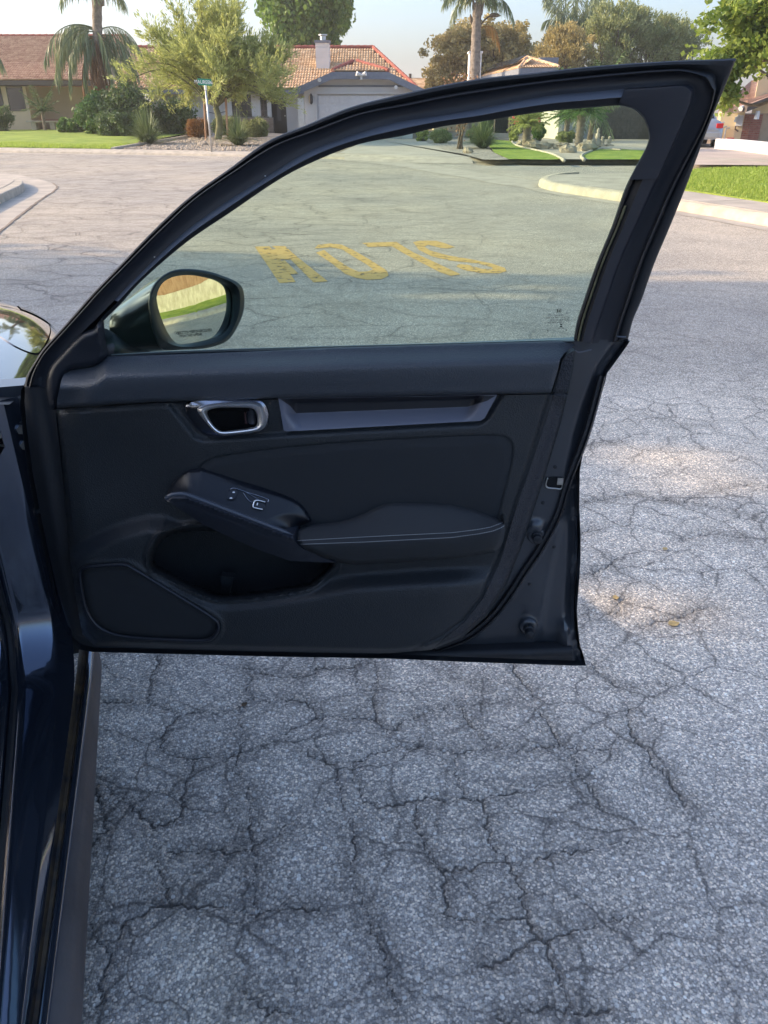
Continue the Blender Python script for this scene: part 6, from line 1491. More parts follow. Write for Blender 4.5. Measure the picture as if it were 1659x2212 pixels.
# outer skin
def uvof(p): return np.dot(p-P0, DU), p[2]
sk = [DPt(x, y, 0) for x, y in shell if y > 745 or x > 1230]; 
def outer_pt(u, v, ww): return P0*np.array([1,1,0]) + DU*u + CZ*v + DW*ww
UV = [uvof(DPt(x, y, -.02)) for x, y in shell]
umax = max(u for u, v in UV); umin = min(u for u, v in UV)
UVp = resample([np.array(q) for q in UV], .03); v2, F = triangulate([tuple(q) for q in UVp], .04)
def skinw(u, v): 
    t_ = np.clip((v-.27)/.75, 0, 1); return -.045 - .065*np.sin(np.pi*np.clip(t_*.9+.08, 0, 1))**.8 - .012*np.exp(-((v-.86)/.03)**2)
dd = psd([tuple(q) for q in UVp], v2[:, 0], v2[:, 1]); Vs = [outer_pt(u, v, float(-.03+(skinw(u, v)+.03)*ss(-.001, .05, q))) for (u, v), q in zip(v2, dd)]
o = mkmesh("outer_skin", Vs, F, M['paint'], door); auto_smooth(o, 60)
b = MB(); be = bound_edges(F)
for i, j in be: b.add([Vs[i], Vs[j], Vs[j]+DW*.03, Vs[i]+DW*.03], [(0,1,2,3)])
b.build("skin_edge", M['inner_paint'], door)
b = MB(); hc = outer_pt(umax*.80, .80, -.145); b.tube([hc, hc+DU*.05+DW*-.03, hc+DU*.16-DW*.03, hc+DU*.2], .014, 8); b.build("outer_handle", M['paint'], door, True)
# window frame strips ------------------------------------------
ST = [  # outer, ridge, metal, inner
 ((53,836),(64,838),(99,838),(126,850)), ((58,811),(73,806),(102,805),(150,806)), ((78,777),(90,773),(119,778),(176,778)), ((94,753),(108,750),(140,756),(205,760)), ((133,710),(146,708),(173,722),(222,722)),
 ((170,668),(183,667),(213,683),(219,700)), ((199,635),(214,632),(247,648),(262,655)), ((248,584),(263,582),(294,600),(309,604)), ((335,494),(349,496),(386,512),(402,524)), ((410,425),(424,428),(474,446),(496,460)), ((494,365),(508,370),(572,384),(606,386)),
 ((576,306),(592,317),(660,330),(692,343)), ((659,271),(676,285),(742,298),(778,311)), ((758,231),(778,248),(842,267),(872,293)), ((860,205),(880,228),(930,252),(958,273)), ((960,183),(975,209),(1020,237),(1044,262)), ((1050,168),(1064,195),(1100,221),(1120,249)), ((1149,158),(1160,181),(1190,206),(1206,238)), ((1250,146),(1260,170),(1275,198),(1280,232)), ((1340,138.5),(1350,161),(1350,191),(1335,228)), ((1410,134),(1420,155.5),(1425,186),(1362,233)),
 ((1473,130.5),(1472,154),(1478,182),(1376,241)), ((1560,127.5),(1512,164),(1493,188),(1384,249)), ((1589,126.5),(1526,172),(1499,196),(1390,256)), ((1585,140),(1535,188),(1498,210),(1395,268)), ((1562,197),(1541,204),(1494,226),(1399,280)), ((1530,275),(1519,272),(1470,280),(1398,312)), ((1481,406),(1452,400),(1416,400),(1353,400)), ((1447,490),(1416,482),(1378,482),(1322,487)), ((1413,571),(1382,562),(1342,562),(1290,565)), ((1387,645),(1356,640),(1315,640),(1261,648)), ((1368,690),(1338,694),(1296,694),(1246,695)), ((1357,731),(1325,738),(1279,742),(1239,735))]
D_ = [catmull([np.array(s[k]) for s in ST], 8) for k in range(4)]
def strip(name, nodes, m, a0=0, a1=None, crisp=42, parent=None):
    """nodes: (curve a, curve b, fraction, w)"""
    n = len(D_[0]); a1 = n if a1 is None else a1; rows = []
    for i in range(a0, a1):
        rw = []
        for ka, kb, f, w in nodes:
            p = D_[ka][i]*(1-f)+D_[kb][i]*f; rw.append(DPt(p[0], p[1], w+lean(p[1])))
        rows.append(rw)
    b = MB(); b.grid(rows); o = b.build(name, m, parent or door); return auto_smooth(o, crisp)
n_ = len(D_[0]); rearI = 8*22
strip("outer_seal", [(0,1,0,-.030),(0,1,0,.0),(0,1,.10,.008),(0,1,.35,.010),(0,1,.62,.007),(0,1,.74,.003),(0,1,.80,.006),(0,1,.88,.018),(0,1,.96,.021),(1,2,.02,.018),(1,2,.07,.004)], M['rubber'])
strip("window_frame", [(1,2,.08,.004),(1,2,.16,.001),(1,2,.35,-.001),(1,2,.60,-.001),(1,2,.80,.001),(1,2,.93,.003),(2,3,.01,.004)], M['frame_blk'])
cornerA = 8*19; cornerB = 8*27
strip("frame_band", [(2,3,0,.002),(2,3,.06,.006),(2,3,.30,.018),(2,3,.48,.024),(2,3,.52,.024),(2,3,.53,.018)], M['frame_met'], 8*6, cornerA+1)
strip("frame_band", [(2,3,0,.002),(2,3,.06,.012),(2,3,.14,.016),(2,3,.52,.016),(2,3,.53,.012)], M['frame_blk'], cornerB-1, n_)
strip("corner_cover", [(2,3,-.01,.003),(2,3,.02,.016),(2,3,.07,.022),(2,3,.2,.023),(2,3,.55,.021),(2,3,.85,.020),(2,3,.97,.017),(2,3,1,.010),(2,3,1,-.02)], M['frame_blk'], cornerA, cornerB, 40)
strip("glass_channel", [(2,3,.52,.014),(2,3,.60,.013),(2,3,.80,.012),(2,3,.93,.010),(2,3,1,.002),(2,3,1,-.018)], M['rubber'], 8*5, cornerA+1)
strip("glass_channel", [(2,3,.52,.014),(2,3,.60,.010),(2,3,.70,.006),(2,3,.80,-.002),(2,3,.86,.004),(2,3,.95,.0),(2,3,1,-.018)], M['rubber'], cornerB-1, n_)
strip("chrome_channel_lip", [(2,3,.70,.0075),(2,3,.735,.0105),(2,3,.80,.0085),(2,3,.82,-.001)], mat("dull_olive_rubber", (.10,.10,.06), .35, var=.4, vscale=30), cornerB+4, n_)
strip("frame_back", [(0,1,0,-.030),(0,1,.5,-.045),(1,2,.5,-.05),(2,3,.5,-.04),(2,3,1,-.018)], M['frame_blk'])
# sail panel
sail = chaikin([(187,716),(200,713),(209,703),(214,694),(219,688),(221,715),(226,755),(230,770),(214,786),(196,794),(150,799),(141,812),(128,858),(118,886),(108,884),(100,838),(102,806),(112,786),(139,756),(172,723)], 1)
relief("sail_panel", sail, lambda x, y: .020+.010*ss(0, 9, psd([tuple(p) for p in sail], x, y)), M['satin'], 6, door)
relief("lower_seal", [(99,838),(124,845),(120,890),(128,960),(140,1080),(155,1200),(170,1320),(190,1380),(160,1370),(125,1280),(104,1190),(85,1100),(70,1020),(60,930),(53,870),(54,836)], lambda x, y: .012+.006*np.sin((x-50-(y-840)*.18)/9.0), M['rubber'], 8, door)
# glass -------------------------------------------------------
gin = [(219,685),(262,650),(309,598),(402,518),(496,454),(606,380),(692,337),(778,305),(872,287),(958,267),(1044,256),(1120,243),(1206,232),(1280,227),(1335,223),(1375,230),(1404,262),(1404,312),(1360,400),(1328,487),(1296,565),(1268,648),(1252,695),(1243,760),(700,790),(225,800)]
gl_f = [DPt(x, y, -.020+lean(y)*1.0) for x, y in gin]
v2, F = triangulate(gin, 30); Vf = [DPt(a, b_, -.016+lean(b_)) for a, b_ in v2]
# one closed pane 4 mm thick: print only the inner face as tinted film, outer face clear
o = mkmesh("window_glass", Vf, [tuple(f) for f in F], M['glass'], door, True)
edge = catmull([np.array(p, float) for p in [(228,767.5),(400,758),(700,749),(1000,741),(1240,734)]], 8)
b = MB(); b.grid([[DPt(p[0], p[1]+dy, w) for dy, w in ((-1.6, -.014), (-.8, -.009), (.4, -.009), (1.2, -.015))] for p in edge]); b.build("glass_wiper", mat("pale_glass_edge", (.25, .31, .29), .3), door)
b = MB(); b.grid([[DPt(p[0], p[1]+dy, w) for dy, w in ((.6, -.012), (2.0, .000), (4.2, .006), (6, .004))] for p in edge]); b.build("belt_seal", M['rubber'], door)
# print on the glass
def gmat(x, y, sz):
    """frame for mirrored print: reads right from outside"""
    o_ = DPt(x, y, -.0145+lean(y)); nx = (DPt(x+10, y-.35, -.0145+lean(y))-o_); nx /= np.linalg.norm(nx); return [-nx, CZ*1.0, DW, o_]
sc_ = np.linalg.norm(DPt(1210, 690, -.015)-DPt(1211, 690, -.015))
def Z6(a, b_): return 1152+a*.08267, 647.3+b_*.08267
for s, a, b_, px in (("TEMPERED", 665, 412, 40), ("DOT 1089 AS2 M40", 575, 472, 42), ("43R-011520", 612, 535, 52), ("THERMAL VISIL 500K", 590, 600, 36), ("REV 000", 720, 748, 36), ("4.0", 885, 352, 48), ("E3", 878, 502, 64), ("11 .....", 600, 806, 36)):
    x, y = Z6(a, b_); text_mesh("glass_print", s, px*.08267*sc_*1.35, gmat(x, y, 1), M['ink'], door)
def ring(name, pts, wd, m): 
    P = [DPt(*Z6(*p), -.0145+lean(690)) for p in pts]; c_ = sum(P)/len(P); b = MB(); b.grid([[p, c_+(p-c_)*(1-wd)] for p in P+[P[0]]]); b.F += [f[::-1] for f in b.F]; b.build(name, m, door)
ring("glass_emblem", chaikin([(590,235),(745,232),(747,290),(730,350),(600,350),(585,290)], 3), .08, M['ink'])
for q in ([(618,240),(632,240),(650,300),(652,335),(624,333)], [(715,240),(700,240),(682,300),(680,335),(706,333)], [(642,285),(690,285),(690,305),(644,305)], [(355,828),(398,824),(376,795)], [(838,812),(882,808),(862,776)], [(680,632),(772,632),(728,672)], [(676,718),(770,716),(728,676)]):
    b = MB(); b.add([DPt(*Z6(*p), -.0145+lean(690)) for p in q], [tuple(range(len(q)))]); b.build("glass_emblem", M['ink'], door)
ring("glass_emblem", [(878+68*math.cos(a_), 500+62*math.sin(a_)) for a_ in np.linspace(0, 6.28, 25)[:-1]], .10, M['ink'])
ring("glass_emblem", [(375,404),(436,362),(498,404),(436,446)], .14, M['ink'])
x, y = Z6(437, 404); text_mesh("glass_print", "S", 4.5*sc_, gmat(x, y, 1), M['ink'], door)
# trim --------------------------------------------------------
def ytop_pad(x): return np.interp(x, [143, 183, 208, 228, 700, 1237, 1260], [797, 793, 786, 772, 754, 738, 738])
def ybot_pad(x): return np.interp(x, [120, 330, 600, 900, 1190, 1250], [881.5, 868.5, 860.5, 854, 849.5, 849])
padp = [(143,797),(150,794.5),(183,793),(200,790),(208,786),(228,773),(450,765),(700,755),(1000,746),(1232,739.5),(1241,744),(1232,754),(1218,764),(1210,776),(1205,800),(1190,849.5),(900,854),(600,860.5),(330,868.5),(122,881.5),(124,860),(133,820)]
def H_pad(x, y):
    t_ = (y-ytop_pad(x)); u_ = (ybot_pad(x)-y); h = .012+.062*ss(-4, 46, t_) ; h -= .012*ss(50, 110, t_); h -= .010*ss(6, 0, u_); h -= .020*ss(60, 0, x-143)*ss(20, 70, t_); h -= .012*ss(22, 0, 1212-x)*ss(40, 90, t_); h -= .016*ss(40, 0, 1240-x)
    return h
relief("belt_pad", padp, H_pad, M['pad'], 5, door)
lowp = [(120,884),(330,871),(600,863),(900,856.5),(1192,852),(1208,800),(1214,778),(1222,768),(1236,759),(1243,758),(1240,790),(1232,830),(1210,920),(1172,1045),(1130,1172),(1092,1268),(1052,1330),(1000,1376),(930,1404),(840,1411),(600,1406.5),(205,1396),(178,1370),(165,1300),(150,1200),(135,1020)]
LPp = [tuple(p) for p in lowp]
Zb = [(372,862),(1075,850),(1082,852),(1050,903),(1035,912),(600,936),(440,946),(424,940),(396,904),(368,870)]
insP = [tuple(p) for p in chaikin([(424,1020),(440,1000),(470,987),(600,968),(800,952),(1000,942),(1080,940),(1104,952),(1107,975),(1100,1020),(1078,1095),(1070,1150),(680,1150),(560,1120),(424,1040)], 1)]
bulge = [(150,1208),(200,1180),(260,1150),(320,1133),(352,1135),(372,1146),(345,1165),(330,1190),(322,1215),(330,1236),(407,1276),(460,1298),(490,1303),(560,1297),(670,1280),(760,1262),(900,1252),(1120,1240),(1200,1600),(100,1600)]
seam = [(1186,850),(1150,975),(1112,1090),(1072,1215),(1040,1290),(1000,1340),(950,1376),(890,1402)]
seamR = seam + [(890,1600),(1400,1600),(1400,850)]
spk = [tuple(p) for p in chaikin([(171,1240),(176,1228),(200,1223),(268,1219),(284,1226),(348,1265),(459,1333),(474,1350),(466,1372),(448,1384),(380,1383),(288,1378),(240,1370),(205,1350),(182,1310)], 1)]
dpz_c = [(603,863),(1071,856),(1063,868),(1045,901),(1036,906),(620,929),(614,927)]
def H_low(x, y):
    h = .046*np.ones_like(x); dz = psd(Zb, x, y); h -= .013*ss(-12, 4, dz)
    # panel falls away towards the front edge and has a soft hollow there
    h -= .018*np.exp(-(((x-235)/120)**2+((y-1010)/110)**2)); h -= .012*ss(170, 122, x-(y-882)*.08)
    db = psd(bulge, x, y); h += .040*ss(-26, 20, db)*ss(1130, 950, x+.25*(y-1260)); h += .010*ss(-26, 40, db)
    # ridge to armrest area: surface swells under the insert
    h += .006*ss(1040, 1180, y)*ss(1100, 800, x)
    dp_ = psd(pocket, x, y); h = h*(1-ss(-1, 6, dp_)) + (-.07)*ss(-1, 6, dp_); h += np.where(dp_ < 0, .014*np.exp(-((dp_+8)/6)**2), 0)
    ds = psd(seamR, x, y); h -= .007*np.exp(-(ds/4.0)**2); h -= .014*ss(0, 26, ds); h -= .010*ss(30, 60, ds)
    de = psd(LPp, x, y); h -= .022*ss(12, 0, de)*ss(868, 900, y)
    di = psd(insP, x, y); h -= .006*ss(-4, 3, di)
    h -= .034*ss(0, 4, psd(dpz_c, x, y)); h -= .048*ss(2, 6, psd(LOc, x, y))
    dk = psd(spk, x, y); h += .004*ss(-16, -7, dk); h -= .009*ss(-5, 3, dk)
    return h
relief("door_panel", lowp, H_low, M['panel'], 3.8, door, .02)
relief("panel_insert", insP, lambda x, y: H_low(x, y)+.002+.006*ss(0, 16, psd(insP, x, y)), M['fabric'], 8, door)
spk2 = [tuple(p) for p in resample([np.array(p) for p in spk], 6)]
cS = np.mean(np.array(spk), 0); spk_in = [tuple(cS+(np.array(p)-cS)*.965) for p in spk]
relief("speaker_cover", spk_in, lambda x, y: H_low(x, y)+.0045-.004*ss(10, 0, psd(spk_in, x, y)), M['fabric'], 6, door)
P = catmull([np.array(p) for p in spk]+[np.array(spk[0])], 2); b = MB(); b.tube([DPt(p[0], p[1], float(H_low(np.array([p[0]]), np.array([p[1]]))[0])+.008) for p in P], .0042, 8, cap=False); b.build("speaker_trim_ring", M['satin'], door, True)
# coarse edge strip beyond the seam
es = [(1196,856),(1208,806),(1214,782),(1222,771),(1233,763),(1239,763),(1236,790),(1228,830),(1206,920),(1168,1045),(1126,1172),(1088,1264),(1048,1326),(996,1371),(940,1396),(960,1380),(1006,1342),(1044,1292),(1080,1214),(1118,1090),(1158,975)]
relief("edge_strip", es, lambda x, y: H_low(x, y)+.0022, M['felt'], 6, door, .004)
# decorative strip
dpz = [(601,861),(1074,853),(1066,868),(1047,903),(1038,909),(620,932),(613,930)]
def H_deco(x, y):
    yt = np.interp(x, [600, 1075], [861, 853]); yb_ = np.interp(x, [600, 1045], [932, 908]); ym = np.interp(x, [640, 1010], [893, 879.5]); f_ = np.clip((y-yt)/(ym-yt), 0, 1); g_ = np.clip((y-ym)/(yb_-ym), 0, 1)
    h = .040 - .024*ss(.0, .35, f_) ; h = np.where(y > ym, .016+.030*g_, h)
    lft = (x-612)/30 - np.maximum(0, (y-ym))/40*.55; h = h+(.046-h)*(1-ss(0, 1, lft)); rgt = (1052-(y-853)*.55-x)/26; h = h+(.046-h)*(1-ss(0, 1, rgt)); return h
relief("decor_strip", dpz, H_deco, M['deco'], 3, door, .01, 30)
relief('strip_shade', [(606,862.5),(1070,855),(1052,866),(1010,878.5),(640,892.5),(627,877)], lambda x, y: H_deco(x, y)+.0012, M['deco_shade'], 3, door, .004)  # thin overlay, upper half of the strip painted as shaded
# handle bezel
def loop(pts, n=96, CH=1):
    P = chaikin([np.array(p, float) for p in pts], CH); P = P+[P[0]]; L = np.concatenate([[0], np.cumsum([np.linalg.norm(P[i+1]-P[i]) for i in range(len(P)-1)])]); P = np.array(P); s_ = np.linspace(0, L[-1], n+1)[:-1]
    Q = np.stack([np.interp(s_, L, P[:, 0]), np.interp(s_, L, P[:, 1])], 1); return Q
def align(A, c):   # resample by angle round c
    out = []; A = np.vstack([A, A[:1]]); 
    for a_ in np.linspace(0, 2*math.pi, 97)[:-1]:
        d = np.array([math.cos(a_), math.sin(a_)]); best = None
        for i in range(len(A)-1):
            p, q = A[i]-c, A[i+1]-c; e = q-p; den = d[0]*(-e[1])+d[1]*e[0]
            if abs(den) < 1e-9: continue
            t_ = (p[0]*(-e[1])+p[1]*e[0])/den; u_ = (d[0]*p[1]-d[1]*p[0])/den
            if t_ > 0 and -.001 <= u_ <= 1.001: best = t_ if best is None else max(best, t_)
        out.append(c+d*(best if best else 1))
    return np.array(out)
cB = np.array([505., 904.])
LO = align(loop([(396,880),(402,869),(420,864.5),(476,862.5),(557,862.5),(573,870),(580,888),(582,905),(579,922),(566,934),(476,947.5),(448,944),(424,928),(404,901)]), cB)
LC = align(loop([(426,886),(436,878),(452,874),(491,870),(550,869.5),(564,875),(571,893),(573,910),(569,924),(556,931.5),(491,939),(472,938),(456,924),(438,902)]), cB)
LI = align(loop([(446,891),(450,886),(462,882),(484,880),(542,881),(551,886),(555,902),(555.5,916),(549,923.5),(484,932),(470,928.5),(456,912)]), cB)
def ringrows(defs):
    rows = []
    for (A, B_, f_, w) in defs:
        Q = A*(1-f_)+B_*f_; rows.append([DPt(p[0], p[1], w) for p in Q])
    return rows
b = MB(); b.grid(ringrows([(LO, LC, -.02, .028), (LO, LC, .0, .044), (LO, LC, .15, .050), (LO, LC, .8, .053), (LO, LC, 1, .054)]), True); o = b.build("handle_bezel", M['chrome_dark'], door); auto_smooth(o, 60)
b = MB(); b.grid(ringrows([(LC, LI, -.22, .050), (LC, LI, .0, .062), (LC, LI, .30, .069), (LC, LI, .60, .068), (LC, LI, .85, .056), (LC, LI, 1, .040)]), True); o = b.build("handle_chrome_ring", M['chrome'], door); auto_smooth(o, 70)
b = MB(); rw = ringrows([(LI, LI, 0, .046), (LI, LI, 0, .0), (LI, cB[None, :]+LI*0, .3, -.012)]); b.grid(rw, True); b.add(rw[-1], [tuple(range(96))]); b.build("handle_cup", M['dark_cavity'], door)
lvp = chaikin([(531,893),(538,887),(549,886.5),(553.5,896),(555,914),(551,917),(534,916)], 1)
lv = relief("lock_lever", lvp, lambda x, y: .036+.012*np.sin(np.clip((x-530)/26, 0, 1)*math.pi), M['satin'], 3, door, .02)
relief("lock_mark", [(527,891),(531,892),(534,917),(529.5,915)], lambda x, y: .030+0*x, M['red_mark'], 3, door, .006)
# console with switches
top_edge = [(357,1078),(361,1064),(370,1048),(384,1034),(396,1024),(408,1019),(435,1017),(470,1027),(514,1040),(560,1051),(607,1064),(632,1073),(648,1082),(660,1093),(669,1106),(678,1122),(679,1131),(664,1134),(650,1138),(640,1144),(633,1152)]
ridge = [(357,1078),(366,1070),(378,1066.5),(403,1067),(468,1091),(560,1126),(633,1154)]
csl = [tuple(p) for p in (top_edge+ridge[::-1][0:1][:0]+[(633,1154)]+ridge[::-1][1:-1])]
def dridge(x, y): return pld(ridge, x, y)
def H_ct(x, y):
    d = dridge(x, y); dt = pld(top_edge, x, y); t_ = d/(d+dt+1e-6); return .108-.050*t_**.9-.003*ss(3, 0, d)-.018*ss(10, 0, dt)*ss(430, 700, x)
relief("switch_console_top", csl, H_ct, mat("black_switch_panel", (.006, .008, .013), .36, bump=.05, bscale=400), 4, door, .02, 60)
cbody = [(357,1080)]+[(a, b_+.3) for a, b_ in ridge[1:]]+[(634,1164),(640,1174),(652,1184),(695,1203),(725,1215),(680,1214),(625,1211),(560,1188),(506,1165),(439,1133),(395,1104),(370,1088)]
def H_cb(x, y):
    d = dridge(x, y); return .106+.014*ss(0, 9, d)-.008*ss(10, 18, d)-.030*ss(16, 70, d)
relief("console_body", cbody, H_cb, M['console'], 4, door, .06, 60)
b = MB(); RP = catmull([np.array(p, float) for p in ridge], 6); b.tube([DPt(p[0], p[1]+1.8, .1080) for p in RP], [.0015]*2+[.0052]*(len(RP)-4)+[.0015]*2, 10); b.build('console_highlight', mat('edge_highlight', (.06, .07, .09), .34), door, True)  # lighter tube added as a painted highlight along the console ridge
# armrest
arm_t = [(633,1151),(638,1142),(650,1136),(668,1131),(700,1127),(732,1124),(760,1116),(783,1107),(806,1095),(829,1086),(850,1083.5),(875,1083),(920,1084),(968,1086.5),(1014,1096),(1044,1106),(1070,1117),(1085,1125),(1090,1131)]
seamA = [(633,1172),(792,1165),(977,1156),(1062,1144),(1080,1137),(1090,1131)]
armo = arm_t+[(1091,1145),(1088,1165),(1083,1178),(1070,1193),(1000,1204),(885,1214),(770,1219),(735,1216),(695,1203),(655,1184),(640,1172),(632,1162)]
def H_arm(x, y):
    dt = pld(arm_t, x, y); dsx = pld(seamA, x, y); ys = np.interp(x, [633, 792, 977, 1062, 1090], [1172, 1165, 1156, 1144, 1131]); up = y < ys
    t_ = dt/(dt+dsx+1e-6); h = np.where(up, .058+.060*t_**.75, .118-.030*ss(8, 60, y-ys)); h -= .003*np.exp(-(dsx/1.8)**2)
    de = psd(armo, x, y); h -= .022*(1-ss(0, 9, de)); return h
relief("armrest", armo, H_arm, M['armcloth'], 4, door, .05, 70)
for off, nm_ in ((-4.5, "stitch_row"), (4.0, "stitch_row")):
    L_ = [(637,1168-0),(792,1159.5),(977,1150.6),(1030,1144),(1060,1138.5),(1080,1131),(1088,1127)] if off < 0 else [(644,1176),(792,1170.6),(977,1161),(1035,1153),(1065,1147),(1082,1140),(1090,1135)]
    P = resample([np.array(p, float) for p in L_], 5.2, False); b = MB()
    for i in range(len(P)-1):
        a_ = P[i]; e = P[i]+(P[i+1]-P[i])*.66; ha = float(H_arm(np.array([a_[0]]), np.array([a_[1]]))[0])+.0012; hb = float(H_arm(np.array([e[0]]), np.array([e[1]]))[0])+.0012
        b.tube([DPt(a_[0], a_[1], ha), DPt(e[0], e[1], hb)], .00055, 5)
    b.build(nm_, M['thread'], door)
# switches
def Z9(a, b_): return 329+a*.463, 1015+b_*.463
def Hc(p): return float(H_ct(np.array([p[0]]), np.array([p[1]]))[0])
lk = chaikin([Z9(358,92), Z9(396,92), Z9(400,100), Z9(382,140), Z9(352,138), Z9(347,130)], 1)
lo_ = relief("lock_switch", lk, lambda x, y: H_ct(x, y)+.004, M['satin'], 3, door, .01)
for a, b_ in ((380, 104), (367, 131)):
    P = [Z9(a-7, b_+3), Z9(a-4, b_-3), Z9(a+3, b_-4), Z9(a+7, b_+1), Z9(a+4, b_+4)]; b = MB(); b.add([DPt(p[0], p[1], Hc(p)+.0052) for p in P], [tuple(range(len(P)))]); b.F += [b.F[0][::-1]]; b.build("lock_icon", M['icon'], door)
def wire(name, pts, r_, m, dh=.002):
    P = catmull([np.array(Z9(*p)) for p in pts], 5); b = MB(); b.tube([DPt(p[0], p[1], Hc(p)+dh) for p in P], r_, 6); return b.build(name, m, door, True)
wire("switch_trim", [(365,90),(375,85),(395,88),(440,104),(500,122),(532,134),(543,140),(538,150)], .0011, M['chrome_dark'])
wire("switch_trim", [(425,106),(440,130),(455,146),(470,152)], .0010, M['chrome_dark']); wire("switch_trim", [(440,106),(465,120),(485,132),(500,142)], .0009, M['chrome_dark'])
sw = chaikin([Z9(478,146), Z9(530,156), Z9(520,185), Z9(472,174)], 1)
relief("window_switch", sw, lambda x, y: H_ct(x, y)+.006, M['satin'], 3, door, .012)
wire("window_switch_chrome", [(527,150),(500,143),(482,143),(474,152),(471,172),(484,178),(515,184)], .0014, M['chrome'], .008)
P = [Z9(489,153), Z9(494,154), Z9(491,166), Z9(486,165)]; b = MB(); b.add([DPt(p[0], p[1], Hc(p)+.0075) for p in P], [(0,1,2,3),(3,2,1,0)]); b.build("switch_mark", M['icon'], door)
# small hook inside the pocket
relief("pocket_rib", [(477,1244),(506,1247),(500,1262),(494,1288),(478,1286)], lambda x, y: -.012-.02*ss(1262, 1290, y)+0*x, M['panel'], 3, door, .02)
# rear edge: seal, latch, stops, lower lip
sl2 = [(a+5, b_) for a, b_ in seal_line]; b = MB(); rows = []
sc2 = catmull([np.array(p, float) for p in seal_line], 5)
for i, p in enumerate(sc2):
    t_ = sc2[min(i+1, len(sc2)-1)]-sc2[max(i-1, 0)]; t_ = t_/np.linalg.norm(t_); nn = np.array([-t_[1], t_[0]])*-1
    rows.append([DPt(*(p+nn*k), w) for k, w in ((-9, -.008), (-8, .004), (-4.5, .011), (0, .011), (3.5, .007), (6, .013), (8.5, .004), (9.5, -.014))])
b.grid(rows); auto_smooth(b.build("door_seal", M['rubber'], door), 50)
for x, y in ((1269,893),(1244,987),(1216,1100),(1160,1202),(1101,1292),(1325,640),(1293,690)):
    if y > 800: b = MB(); c_ = DPt(x+2, y, .0102); b.tube([c_, c_+DW*.0006], .0022, 8); b.build("seal_clip", M['dark_cavity'], door)
lat = chaikin([(1182,1031),(1213,1031),(1216,1036),(1213,1053),(1208,1056),(1184,1053),(1179,1048),(1180,1036)], 1)
relief("latch_pocket", lat, lambda x, y: -.002+.005+0*x, M['dark_cavity'], 3, door, .004)
P = [np.array(p) for p in ((1183,1032),(1180,1040),(1179,1048),(1184,1053.5),(1200,1055),(1211,1056),(1215,1050),(1216,1034))]; b = MB(); b.tube([DPt(*p, .004) for p in catmull(P, 4)], .0019, 6); b.build("latch_rim", M['steel'], door, True)
b = MB(); b.obox(DPt(1203, 1046, .004), DU*.012, CZ*.016, DW*.003); b.build("latch_claw", M['steel'], door)
for x, y in ((1158.5, 1155), (1141.5, 1365)):
    c_ = DPt(x, y, -.002); big = y > 1300; ax = DW*1.0+CZ*(.0); b = MB(); L_ = .040 if big else .026
    if big: c_ = DPt(1141, 1352, -.006)
    b.tube([c_, c_+DW*L_*.5, c_+DW*L_*.55, c_+DW*L_*.97, c_+DW*L_], [.0135, .0125, .0105, .0105, .009], 18); st_ = b.build("bump_stop", M['rubber'], door); auto_smooth(st_, 40)
    b = MB(); rows = [[c_+(DU*math.cos(a_)+CZ*math.sin(a_))*r_+DW*w for a_ in np.linspace(0, 6.283, 25)[:-1]] for r_, w in ((.024, -.002), (.021, .006), (.017, .009), (.012, .008))]; b.grid(rows, True); auto_smooth(b.build("stop_seat", M['inner_paint'], door), 60)
for x, y in ((1280,1024),(1184,1166+300),(1237,1027),(1197,1075),(1187,1240),(1283,600)):
    pass
for x, y in ((1199,1025-16),(1173,1086),(1197,1182),(1144,1262)):
    b = MB(); c_ = DPt(x, y, float(H_shell(np.array([x*1.]), np.array([y*1.]))[0])); rows = [[c_+(DU*math.cos(a_)+CZ*math.sin(a_))*r_+DW*w for a_ in np.linspace(0, 6.283, 13)[:-1]] for r_, w in ((.0045, 0), (.0035, .0015), (.001, .0018))]; b.grid(rows, True); b.add(rows[-1], [tuple(range(12))]); b.build("grommet", M['rubber'], door, True)
lip = [(800,1408),(940,1404),(1232,1396.5),(1236,1401),(1237,1427),(1100,1422.5),(840,1413)]
relief("lower_lip", lip, lambda x, y: .004+.012*np.sin(np.clip((y-np.interp(x,[800,940,1236],[1408,1404,1396]))/26, 0, 1)*math.pi)+.003*ss(14, 16, y-np.interp(x,[800,940,1236],[1408,1404,1396])), M['rubber'], 4, door, .02)
sealm = mat("grey_sealant", (.09, .10, .12), .4)
for pl_ in (((1329,724),(1335,727),(1352,728)), ((1243,757),(1252,761),(1278,755))):
    b = MB(); P = catmull([np.array(p, float) for p in pl_], 4); b.tube([DPt(*p, .016+lean(p[1])) for p in P], .0016, 5); b.build("sealant_bead", sealm, door)
# check strap
a_ = CPt(-.005, -.20, .64); b = MB(); b.tube([DPt(0, 1087, .10)*0+G(0, 1, 0)*0+CPt(-.0, -.235, .625), CPt(-.01, -.10, .632), DPt(118, 1098, .01)], [.010, .010, .008], 8); b.build("check_strap", M['rubber'], door, True)
b = MB(); b.obox(CPt(-.03, -.26, .60), CF*.03, CR*.075, CZ*.045); b.build("strap_bracket", M['steel'] if False else M['rubber'], car, bevel=.004)
b = MB(); b.tube([CPt(-.045, -.235, .622), CPt(-.03, -.235, .622)], [.011, .013], 6); b.build("strap_bolt", M['steel'], car)
b = MB(); b.tube(catmull([CPt(-.01, -.04, .74), CPt(-.04, .015, .74), CPt(-.03, .06, .76), DPt(95, 940, -.01)], 4), .014, 10); b.build("wiring_boot", M['rubber'], car, True)
